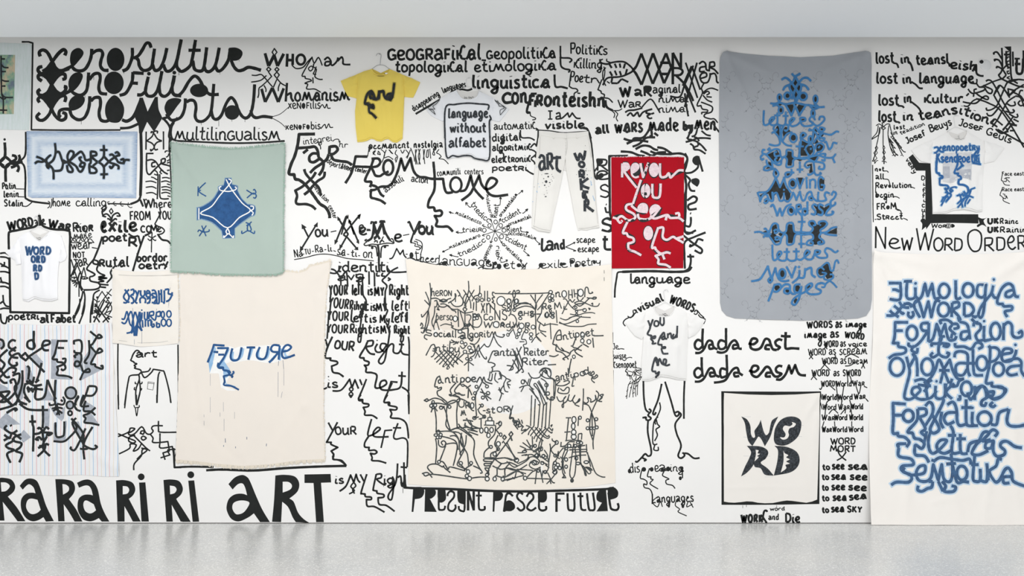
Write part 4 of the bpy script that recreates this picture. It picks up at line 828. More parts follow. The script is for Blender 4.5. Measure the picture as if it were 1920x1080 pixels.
# brush strokes, in zoomed photograph pixels
WALL_D = """
@300,840,5.142
N very large black painted letters ri and the word art
P 35,308! 110,303 185,320 220,385 205,445 155,492! 220,590 297,712! 215,712! 160,620 108,540! 122,710! 62,710!
H 95,362! 140,370 160,400 140,435 98,448!
P 272,315! 330,312! 378,710! 315,712!
D 33|297,258
P 660,348! 720,285 790,260 840,280 870,325 930,470 990,600 1060,715! 965,715! 905,630! 850,670 760,708 690,685 650,620 642,560 665,490 720,448 790,440 840,455! 820,380 795,342 750,350 700,400!
H 862,528! 820,508 760,508 710,530 697,575 715,620 745,640 800,625 840,580
P 1112,265! 1200,258 1300,275 1342,340 1325,420 1248,487! 1290,520 1330,620 1380,680 1440,722! 1310,715! 1280,670 1235,570 1178,518! 1168,715! 1080,712! 1100,500
H 1183,325! 1240,328 1272,360 1255,400 1183,430!
P 1393,255! 1645,250! 1650,332! 1553,335! 1580,715! 1505,715! 1480,338! 1393,337!
N thick black line under the pale future banner ending in a small profile
S 20.5|130,0 140,187! 300,180 517,184
S 24.2|445,215 600,208 900,217 1200,195 1500,180 1798,172
S 17|1798,172! 1750,120 1680,110 1665,85 1675,60 1650,30! 1705,0
@600,740,4.5
N large black painted words your left is my right with faces in profile
S 15.8|70,235 105,300|148,232 65,385 60,400 95,402! 95,420 150,445! 95,475! 115,510 110,545 150,550 190,570 222,602!
S 15.8|0,608 220,602
T 80 14.8|122,340 310,342|ouR
S 15.8|435,205 403,335 440,340 500,300 505,280 480,280 450,320 465,355 580,355|415,345 380,400 378,440 415,445! 415,470 460,468 480,485 460,500 425,495! 440,530 440,555 500,560 560,578
S 14.5|610,298 548,303! 515,450|658,240 622,345 640,375 700,365 735,390 740,470 735,612|615,280 685,280
T 80 14.8|120,755 205,755|is
S 15.8|165,815 220,770 258,678! 285,740! 305,672! 320,720 340,742|340,672 370,730|395,670 348,820 355,835 380,838! 385,860 430,865 430,885 392,885! 400,940 460,945 545,992
S 13.3|285,740 260,775 290,810 245,838|285,740 302,770 275,800 292,835
S 15.8|475,670 450,790 455,808 480,812! 485,832 535,842 535,865 490,870! 500,925 560,935 630,985|475,672 515,670 515,700 480,715 530,755 555,760
T 90 14.8|530,760 630,758|ig
S 15.8|610,690 625,730 620,790 605,880 580,880 580,840 640,740 655,580|655,700 680,690 690,760 710,760|708,570 715,760 740,785 855,785|680,610 735,615
S 4|700,780 700,830|538,760 538,778
S 15.8|345,0 325,35 360,42! 362,70 408,80 405,100 365,108! 380,140 380,172 440,175 485,203|570,0 540,60 580,68! 582,90 645,105 640,128 590,125! 605,160 600,195 680,205 730,250 748,370|745,0 752,165
P 245,0! 275,0! 260,32!
@600,520,4.5
T 90 16|115,605 290,628|oUR
S 17|45,520 65,590|105,500 60,600 45,675 90,682! 90,700 140,710 145,730 98,750! 110,800 160,812 200,840|400,545 380,590 335,670 370,680! 375,700 412,715 405,740 375,742! 390,765 390,800 440,805 480,830 465,925 510,930 560,900 550,870 515,880 505,920 530,950 620,948 680,920 692,795|395,540 445,535 440,575 390,590 420,640 465,650
S 15.8|485,560 465,600 480,630 520,625 560,570 520,560 510,600 560,620 590,450|565,600 545,700 515,730 495,705 530,650 590,570 620,570 620,630 660,640 685,600 690,550|665,565 710,568|680,610 700,645 750,655|660,830 725,835|655,885 600,880! 575,960 540,1050 585,1055 585,1080|690,925 740,960 750,1000 748,1080
D 6|482,532 72,838
T 85 14.8|55,935 155,935|is
S 15.8|30,945 60,930|105,958 180,950 250,860! 270,930! 295,865! 325,940|335,860 355,910|392,858 360,940 325,1030 360,1040! 365,1062 410,1070
L 13.3|265,920 245,945|245,945 265,965|265,920 282,945|282,945 262,965|262,965 243,985|243,985 260,1015|262,965 280,985|280,985 260,1015
S 15.8|610,890 575,960
N black painted stack of four lines of left and right
T 90 14.8|65,250 240,275|YOUR
T 85 14.8|245,275 370,280|Rihg
T 90 14.8|345,282 410,285|t
T 80 14.8|425,285 470,285|is
T 75 14.8|470,295 570,290|MY
T 95 14.8|600,285 745,285|left
T 85 14.8|55,365 245,372|YOUR
T 85 14.8|250,375 405,385|left
T 75 14.8|415,385 480,382|is
T 75 14.8|500,390 590,390|My
T 95 14.8|600,385 745,385|left
T 80 14.8|50,470 240,478|YOUR
T 85 14.8|250,475 360,475|Rig
T 90 14.8|350,478 440,480|ht
T 80 14.8|445,468 500,470|is
T 75 14.8|510,485 605,475|MY
T 80 14.8|620,480 760,480|Right
S 14.5|95,180 80,320|75,300 60,520|545,170 545,260 570,280 545,350 565,400 590,450|270,270 265,360 290,380|350,350 335,440 320,530 340,545 350,480|755,200 755,265|735,290 735,350 730,380|690,480 680,540 700,535 705,490|745,500 752,560 752,700 748,960|360,270 330,330 350,335 365,280|680,300 665,330|620,290 605,380
N bold black painted words present passe future under the figure banner
@750,890,4.465
S 20.5|10,60 20,95 35,60 38,20|38,0 45,90 70,110 400,120 800,138 1100,140 1400,132 1700,122 1790,110
P 110,112! 195,120 200,160 175,195 125,205! 112,312! 97,312!
P 210,120! 290,125 298,165 270,195 250,202! 308,312! 205,310!
P 315,125! 380,125! 385,200 360,230 330,230 315,190
S 17|325,180 325,280 340,295 370,290 378,260|398,180 400,160 420,140 450,150 450,190 410,240 405,290 440,305 465,280 462,250
P 480,125! 550,128! 548,240 520,245 490,230 480,190
S 17|540,140 540,290 520,305 495,290 492,262
L 20.5|570,130 570,300|570,135 617,295|617,130 617,300
S 17|660,140 660,270 675,295 708,290 708,262|635,175 685,175
P 780,145! 850,148 862,180 840,215 795,222! 790,310! 775,310!
P 870,308! 885,230 920,215 955,240 962,280 930,305 890,305
S 18.1|870,310 880,230 890,170 915,155 945,180
S 18.1|1030,165 1000,150 980,175 990,205 1030,240 1040,280 1010,300 980,275|1060,185 1080,155 1110,165 1115,200 1080,240 1065,280 1100,300 1140,275
P 1155,145! 1228,148! 1230,200 1210,230 1170,230 1155,200
S 18.1|1165,200 1165,280 1190,300 1222,290 1222,262
L 19.3|1310,150 1310,312|1310,158 1378,158|1310,212 1345,212
S 18.1|1402,155 1408,280 1430,298 1460,285 1455,155|1510,150 1515,270 1530,295 1560,295|1485,180 1535,180|1565,155 1580,280 1600,298 1630,280 1615,150
P 1725,130! 1740,305! 1645,308! 1690,235! 1650,215 1645,170 1665,135
P 1740,115! 1790,105 1825,140 1820,185 1780,205 1750,200
S 19.3|1745,150 1760,260 1775,290 1815,295 1830,270 1822,238
N black painted word language under the red banner on a curved line
@1140,500,4.91
S 24.2|770,0 730,40 600,48 440,42 300,42 130,48
S 17|130,48 90,55 80,100 65,200 62,285
T 105 17.2|195,160 440,160|lang
T 100 17.2|440,155 760,160|uage
N bold black curved words visual words over a white shirt
T 85 17.2|285,425 420,360 520,315|visual
T 85 18.3|555,330 640,365 785,425|WORDS
S 10.9|160,548 140,520 155,490 190,470 225,460 250,425|180,455 210,470 240,430|235,400 260,400 255,425 235,430 230,400|880,528 895,490 880,475 850,465 830,440|795,420 810,400 825,420 810,440 790,430|850,440 885,470|240,395 275,425|820,400 850,440
N small black words je suisse ksenopoet with a feathered head
L 10.9|42,605 42,700|45,770 45,810|48,850 48,890|46,955 44,1080
T 60 8.1|42,765 100,760|Je
S 8.4|95,762 120,755 150,760
T 60 9.1|42,850 170,845|suisse
S 8.4|165,845 200,835 222,840
T 70 9.1|42,935 265,930|ksenopoet
S 8.4|110,860 125,850 150,865 170,850
S 7.2|240,930 290,935 315,945|250,940 280,960 312,955|245,950 285,980 310,970|240,960 270,1000 305,990|170,940 160,965 180,975 175,1000 200,1010 205,1040|180,960 230,975 215,1005 190,1000|230,960 260,1010 250,1040|300,1000 270,1040 200,1080|310,1010 280,1060 230,1080
@1140,690,3.725
S 5.4|125,20 140,45 160,55 170,80 190,90 215,70 235,60|180,60 200,20 235,10|190,85 220,75|160,90 140,130 130,215|175,90 160,150 148,205|190,90 175,150 175,205|200,90 190,150 195,200|210,90 205,150 205,190|150,110 140,120|140,150 130,165|135,190 122,200|165,130 155,140|180,140 190,150|185,170 170,180|205,120 195,130
S 7.2|36,15 36,162
N black painted legs drawn below the white shirt
S 13.3|247,90 250,200 262,285 285,310|535,90 530,200 530,355|375,110 350,220 315,310 325,325 335,308|398,95 440,230 470,330 495,325 490,305 470,312|285,285 300,300 280,330 300,350 285,365 262,360|262,360 265,345 240,348|280,365 278,450 300,560 300,605 280,615 260,600 240,625 265,640 250,650|240,620 205,655 190,650|490,305 510,330 470,390 480,460 510,540 490,610 510,630 535,610 520,590|530,595 560,600 600,630 640,628
S 9.7|360,240 365,290 330,370 335,395|350,340 320,380 312,500 320,535 345,530|335,350 345,390 360,410 335,430 345,470 325,510|330,530 320,570 350,575 350,550
N black painted word disappearing trailing into small profiles
T 75 8.1|150,735 225,730|dis
O 150,720,12,16|250,708,16,16|305,708,14,16|380,708,12,12|420,705,15,17|515,702,12,16|505,770,11,14
T 55 8.1|325,728 360,725|e
T 55 8.1|355,728 410,722|a
T 60 8.1|430,725 530,725|ing
S 8.4|240,700 225,765 245,775! 270,790 270,815 250,810 255,835 290,845 308,880 308,950|290,700 275,755 300,760! 300,775 315,780 295,800 300,815 350,845|405,700 380,745 395,760! 425,775 405,785 410,810 450,820 468,842|520,730 520,770
N black painted word languages with small profiles below
T 70 9.1|305,945 600,935|L&ngU&g%s
S 7.2|345,900 310,935 345,970 365,930 380,970|425,920 425,960|480,920 470,960 500,985 490,1005 550,1033|520,930 520,965|560,930 550,970 590,950|570,930 595,975
O 425,962,9,14|523,965,10,14
N bold black painted words dada east with swinging underlines
@1290,590,5.4
S 25.76|150,140 145,260 150,345|145,275 100,255 70,290 75,335 110,350 145,320|72,388 120,385 160,350 200,270 240,270 260,330 300,350|255,300 215,310 220,345 260,340|385,135 385,260 385,345|380,275 330,260 305,300 320,345 360,345 385,320|290,375 340,385 390,365 430,290 470,260 500,290 515,340 545,345|505,305 460,310 460,345 510,335
S 27.104|612,290 660,300 700,270 690,245 650,245 630,290 640,340 690,355 740,330 780,250 820,255 840,310 860,350 900,358|845,310 795,310 785,345 830,350|955,260 920,250 885,275 895,310 930,330 900,358|990,175 985,320 1000,345 1050,340 1128,345|940,215 990,220 1040,220
N bold black painted words dada easm with swinging underlines
S 25.76|138,430 140,540 150,630|140,560 100,540 65,575 75,625 110,635 145,600|68,678 120,675 165,640 215,550 255,550 280,610 320,630|275,590 225,590 230,625 275,620|390,405 395,540 395,630|395,560 340,545 325,590 340,635 390,620|262,688 330,680 380,660 420,600 460,550 500,540 520,590 555,615|520,590 470,590 475,625 520,620
S 27.104|617,565 670,580 710,550 700,520 660,520 640,560 650,610 700,630 750,580 790,530 825,540 850,590 880,625 920,625|850,590 800,590 790,625 840,625|955,525 920,518 890,545 900,580 945,600 900,635|890,655 940,655 990,600 1022,515! 1048,595! 1085,510! 1110,580 1140,610 1195,615
N black painted column of words as image scream dream and sword
T 75 17.2|1200,140 1465,135|WORDS
T 70 17.2|1490,135 1560,135|as
T 70 17.2|1595,130 1810,130|image
T 80 17.2|1175,240 1405,238|image
T 70 17.2|1435,235 1530,235|as
T 72 17.2|1580,235 1785,260|WORD
T 70 12.6|1375,330 1525,330|WORD
T 60 12.6|1540,328 1600,325|as
T 60 12.6|1620,328 1815,322|voice
T 72 11.4|1215,415 1400,412|WORD
T 65 11.4|1425,410 1500,405|as
T 72 11.4|1530,410 1815,405|scReam
T 72 11.4|1355,505 1520,502|WORD
T 65 11.4|1540,502 1605,500|as
T 72 11.4|1620,505 1820,500|DRe&M
T 72 12.6|1250,625 1435,625|WORD
T 60 12.6|1470,625 1535,625|as
T 72 12.6|1565,625 1755,625|SWORD
S 10.9|1375,300 1410,350|1415,300 1375,350|1680,310 1720,345|1720,310 1685,345|1225,400 1265,450|1270,400 1225,450|1480,400 1495,425 1470,440 1500,445|1590,435 1650,400 1730,435|1645,400 1590,430|1340,560 1410,470|1370,490 1440,565|1590,520 1640,515 1700,480|1755,545 1790,480|1760,480 1790,545|1245,660 1280,610|1260,610 1305,660|1615,620 1620,690|1640,620 1665,700
S 15.8|1745,130 1750,170 1735,200 1715,180 1745,140|1345,240 1350,290 1335,320 1320,295 1350,250
N black painted column of linked words word world war
T 65 11.4|1345,730 1490,730|WORD
T 65 11.4|1500,730 1660,728|World
T 65 11.4|1665,725 1790,722|WaR
T 65 12.6|1355,865 1510,865|World
T 65 12.6|1515,865 1670,862|Word
T 65 12.6|1680,860 1800,855|WaR
T 65 11.4|1360,965 1505,965|Word
T 65 11.4|1520,965 1640,962|WaR
T 65 11.4|1650,960 1775,960|World
T 65 12.6|1350,1070 1490,1075|WaR
T 65 12.6|1480,1070 1615,1070|Word
T 65 12.6|1630,1070 1775,1070|World
S 10.9|1330,745 1345,755 1370,700|1440,720 1490,765|1495,670 1520,880|1580,700 1555,885|1780,725 1815,740|1800,850 1825,880|1750,720 1730,800 1700,720|1445,860 1400,900 1385,1060|1560,870 1540,960|1635,860 1650,920 1640,990|1340,780 1355,860|1340,890 1360,960|1425,1005 1470,960 1520,1000|1545,1010 1590,960 1590,1000|1650,960 1665,1060
@1330,720,3.858
T 46 9.1|812,350 888,350|WaR
T 46 9.1|888,350 1000,350|World
T 46 9.1|1005,350 1118,347|Word
S 7.2|830,270 815,320|905,270 910,330|1030,270 1030,310
N black painted words word and mort overlapping in a loop
T 52 10.3|875,440 1060,438|WORD
T 50 10.3|870,492 1060,495|MORT
S 10.9|925,470 945,515 990,553|990,490 960,530 922,553
N bold black painted words to see sea and to sea sky
T 50 12.6|815,625 875,623|to
T 45 13.8|885,620 980,620|see
T 45 13.8|1000,622 1145,622|sea
T 50 12.6|812,697 868,695|to
T 45 13.8|880,695 990,695|sea
T 45 13.8|1012,695 1145,700|see
T 50 12.6|812,773 865,772|to
T 45 13.8|880,770 985,770|see
T 45 13.8|1000,770 1140,778|see
T 50 12.6|812,850 870,848|to
T 45 13.8|890,847 995,847|sea
T 45 13.8|1010,845 1140,832|sea
T 50 12.6|812,935 868,933|to
T 45 13.8|880,930 978,928|sea
T 52 12.6|992,930 1105,935|SKY
N thick black painted border around the small cream square banner
P 86,52! 300,54 600,55 808,53! 803,200 798,500 796,868! 400,874 88,874! 88,400!
N bold black painted words work and die at the wall foot
T 65 16|225,1005 390,1005|WORK
S 14.5|385,985 395,925 410,915 420,925|385,960 415,1005
T 50 9.1|425,985 505,985|and
T 32 6.9|437,918 548,915|word
T 75 14.8|545,1005 660,1005|Die
S 3|242,878 242,898|268,876 268,890|487,878 487,900
"""

# brush strokes, in zoomed photograph pixels
WALL_E = """
@1620,70,6
N bold black painted words lost in teansleishn
T 140 23.3|128,300 345,292|lost
S 21.6|330,290 370,300 388,345
T 125 24.1|410,300 520,295|in
S 24.2|500,270 530,310 550,380
T 130 24.1|580,318 960,300|teansl
S 24.2|955,290 965,330
T 125 24.1|960,355 1270,385|eish
S 24.2|1220,385 1260,310 1265,400 1300,430 1345,435
N bold black painted words lost in language
T 140 24.1|130,522 385,525|lost
T 125 24.1|430,525 540,522|in
S 21.8|530,500 580,530 620,570 662,575
T 140 25.2|615,525 1240,520|language
S 18.1|1200,515 1260,520 1270,480 1260,475|1260,510 1300,560 1360,540 1450,500 1555,465
N bold black painted words lost in kultur
T 140 24.1|155,770 400,770|lost
T 125 24.1|445,740 540,740|in
S 21.8|380,770 430,775 450,795|530,725 600,780 635,830 640,900
T 120 24.1|670,745 1120,740|kultur
N bold black painted words lost in transition
T 140 24.1|155,952 370,955|lost
T 115 24.1|430,940 560,940|in
S 21.8|350,950 390,955 402,970
T 125 24.1|610,935 800,915 1000,870 1120,880 1230,930 1400,985|teansition
S 17|1120,770 1170,775 1220,720 1270,695 1320,700
N dense black interlaced strapwork knot at the upper right
S 20.5|1550,118 1555,350 1515,425! 1555,470 1720,545 1800,560|1600,425 1555,360 1500,330 1490,350|1600,425 1555,470|1555,250 1500,170 1460,175 1465,195|1555,330 1520,260 1470,250 1475,270|1560,360 1600,320 1620,330
P 1575,105! 1655,102! 1662,400 1680,480! 1650,470 1635,300 1635,160!
S 15.8|1630,160 1600,170 1605,200 1630,195|1635,220 1605,225 1615,240|1635,265 1610,275 1615,310 1635,300|1635,380 1610,385 1620,410 1640,400|1640,440 1610,455 1640,470|1610,350 1640,340
S 19.3|1370,495 1400,480 1440,500 1500,600 1560,720 1640,850|1460,650 1530,540 1640,680|1530,540 1460,650! 1500,720 1560,810 1700,990|1800,480 1720,475 1620,500 1560,620 1500,760 1440,810 1385,820 1375,790|1800,530 1700,590 1630,640 1560,560|1620,580! 1630,660! 1700,600! 1620,580!|1680,490 1730,520|1610,510 1680,490 1730,475|1660,610 1760,660 1800,720|1700,665 1620,720 1570,800 1500,930 1440,1010|1380,850 1400,880 1450,870 1530,770|1260,690 1400,740 1560,850 1800,1240|1250,620 1300,660 1380,700 1400,680 1370,660 1330,680 1260,740 1180,740 1110,725|1340,540 1380,560 1440,590 1430,630 1390,620 1350,560|1170,580 1200,620 1240,630 1340,600 1370,570|1150,660 1180,630|1240,620 1240,590 1270,580|1235,640 1230,670|1290,560 1350,560|1600,740 1650,770 1700,760 1690,720|1760,710 1735,740 1760,770 1795,760|1745,640 1760,600 1790,600|1700,660 1760,680 1800,780|1590,830 1660,850 1690,830 1670,810|1630,860 1700,900 1730,890 1720,860|1600,1000 1680,890|1680,920 1740,950|1470,915! 1425,955! 1500,1010!|1470,915 1560,990|1640,970 1720,990|1560,1050 1640,950
@1620,220,6
S 20.5|1800,300 1500,135|1480,130 1540,180 1600,160|1560,140 1640,60|1590,180 1660,80|1640,80 1720,95|1600,120 1620,170|1640,150 1700,150|1420,60 1490,100|1470,20 1430,70
N bold black outlined letters th at the right edge
@1620,70,6
S 29.1|1720,240 1715,370 1735,410 1780,390 1790,240|1695,300 1760,300
@1880,80,9
S 32.4|20,200 130,200|60,140 60,350 100,420|170,150 175,400|200,270 290,270|350,130 350,420
N black curved words above the white shirt with two profiles
@1620,220,6
T 80 16|480,305 700,210|JoSef
T 95 16|745,175 995,85|Beuys
T 90 16|1055,95 1330,165|JoSeF
T 90 16|1360,190 1650,300|GeUls
N small black drawn chandelier of chains with words lost in tradition
T 60 12.6|330,140 465,135|l*st
T 55 11.4|325,200 380,190|in
T 50 10.3|410,200 690,90|te&dition
S 10.9|135,95 170,75 210,100 240,120 215,135 195,115 210,90 200,60|295,80 260,75 225,100 195,130|205,60 230,60|160,90 145,170 85,240|180,110 170,190 100,240 85,250|175,115 160,230 140,320 120,430 100,490|215,140 215,320 225,430 225,500|280,90 270,200 300,350 340,430|290,85 320,200 380,300 440,380 470,390|270,200 290,270 350,400 380,430|300,170 360,280 430,420
S 8.4|140,320! 155,345! 140,370! 125,345! 140,320!|135,370! 150,400! 125,430! 110,400! 135,370!|125,430! 145,460! 120,490! 105,460! 125,430!|225,320! 235,345! 222,365! 212,345! 225,320!|222,365! 240,395! 225,420! 210,395! 222,365!|225,430! 240,460! 225,485! 208,460! 225,430!|100,480 95,495 120,495 120,520 140,490 160,485|200,500 215,490 225,525 235,495 255,510|315,430 340,425 350,440 360,410 385,430|410,430 430,425 445,440|300,220! 320,240! 340,230! 320,215! 300,220!|320,240! 345,270! 365,260! 340,240! 320,240!|345,270! 375,310! 395,300! 365,270! 345,270!|375,310! 400,350! 425,340! 395,310! 375,310!|290,240! 310,270! 330,290! 305,280! 290,240!|310,290! 335,330! 355,350! 325,340! 310,290!|300,340! 325,380! 350,400! 315,390! 300,340!
N black painted column not all revolution begin from street
T 62 14.8|120,612 230,610|n*t
T 75 14.8|120,702 230,700|&ll
T 70 14.8|125,800 540,795|ReV*lution
T 75 14.8|125,905 340,905|b%gin
P 130,860 150,855 155,885 140,905 128,895
T 80 14.8|140,1045 370,1035|FR*M
S 10.9|220,605 260,605 273,622|230,695 270,700 285,730 300,790|520,780 550,790 573,800|130,790 130,850|330,890 370,895 400,912|240,900 255,930 245,970|340,980 370,1040 410,1050 420,1080
D 12|248,955
@1620,380,6
T 72 14.8|140,195 440,190|StR%%t
S 10.9|350,70 410,90 425,160|100,0 105,220|400,120 435,120|440,175 470,185 492,200|120,190 140,185
@1620,220,6
S 10.9|97,535 102,1080
N small black vertical words very difficult beside a thick black line
T 60 12.6|460,475 560,640|veRy
T 60 12.6|640,712 690,712|D
T 55 12.6|655,770 690,770|i
T 62 12.6|650,850 690,850|f
T 62 12.6|650,910 690,910|f
T 50 12.6|660,955 690,955|i
T 45 12.6|648,1015 690,1015|c
T 50 12.6|645,1070 690,1070|u
@1620,380,6
T 50 12.6|645,150 680,150|l
T 50 12.6|645,190 685,190|t
N thick black angular bracket behind the blue lettered white shirt
@1620,220,6
P 500,452! 548,415! 620,510! 750,520! 770,620! 768,1090! 690,1090! 690,600! 585,600!
@1620,380,6
P 690,40! 768,40! 768,130! 1285,130! 1288,235! 1000,228 740,232! 650,310! 655,240 635,205 655,175! 690,190!
P 690,225! 750,232! 700,300!
P 1280,160! 1330,180 1380,170! 1345,205 1380,275! 1330,250 1280,275 1270,255 1300,235!
N black painted words world ukraine and ukraining
T 55 12.6|755,285 930,285|WoR
T 60 10.3|925,290 975,290|(l)
T 50 12.6|975,285 1030,285|>
T 80 24.1|1385,245 1520,245|UK
T 72 14.8|1525,245 1740,240|R&in%
T 80 24.1|1385,342 1520,342|UK
T 75 14.8|1525,342 1900,335|R&ining
N large black painted words new word order
T 250 19.5|110,520 262,520|N
T 150 19.5|265,525 410,525|e
S 20.5|425,395 450,530! 485,425! 510,530! 545,390
T 260 19.5|575,543 790,543|W
T 155 19.5|775,545 1115,550|ORD
T 255 19.5|1150,550 1340,550|O
T 165 19.5|1340,555 1470,555|R
T 160 19.5|1480,540 1600,540|D
T 200 19.5|1605,535 1710,535|e
T 170 19.5|1725,535 1830,530|R
@1620,220,6
N small black words face east above two tiny profiles
T 50 9.1|1550,660 1800,655|Face east
T 50 9.1|1550,835 1800,830|Race east
S 9.7|1560,620 1545,705 1560,715 1570,740 1590,760 1640,765|1575,690 1600,690 1600,720 1570,720|1610,700 1640,730|1590,680 1640,680|1560,790 1530,870 1545,885 1565,910 1570,940 1640,972|1575,880 1600,890 1590,915 1565,905|1600,880 1615,915|1560,860 1590,870
"""

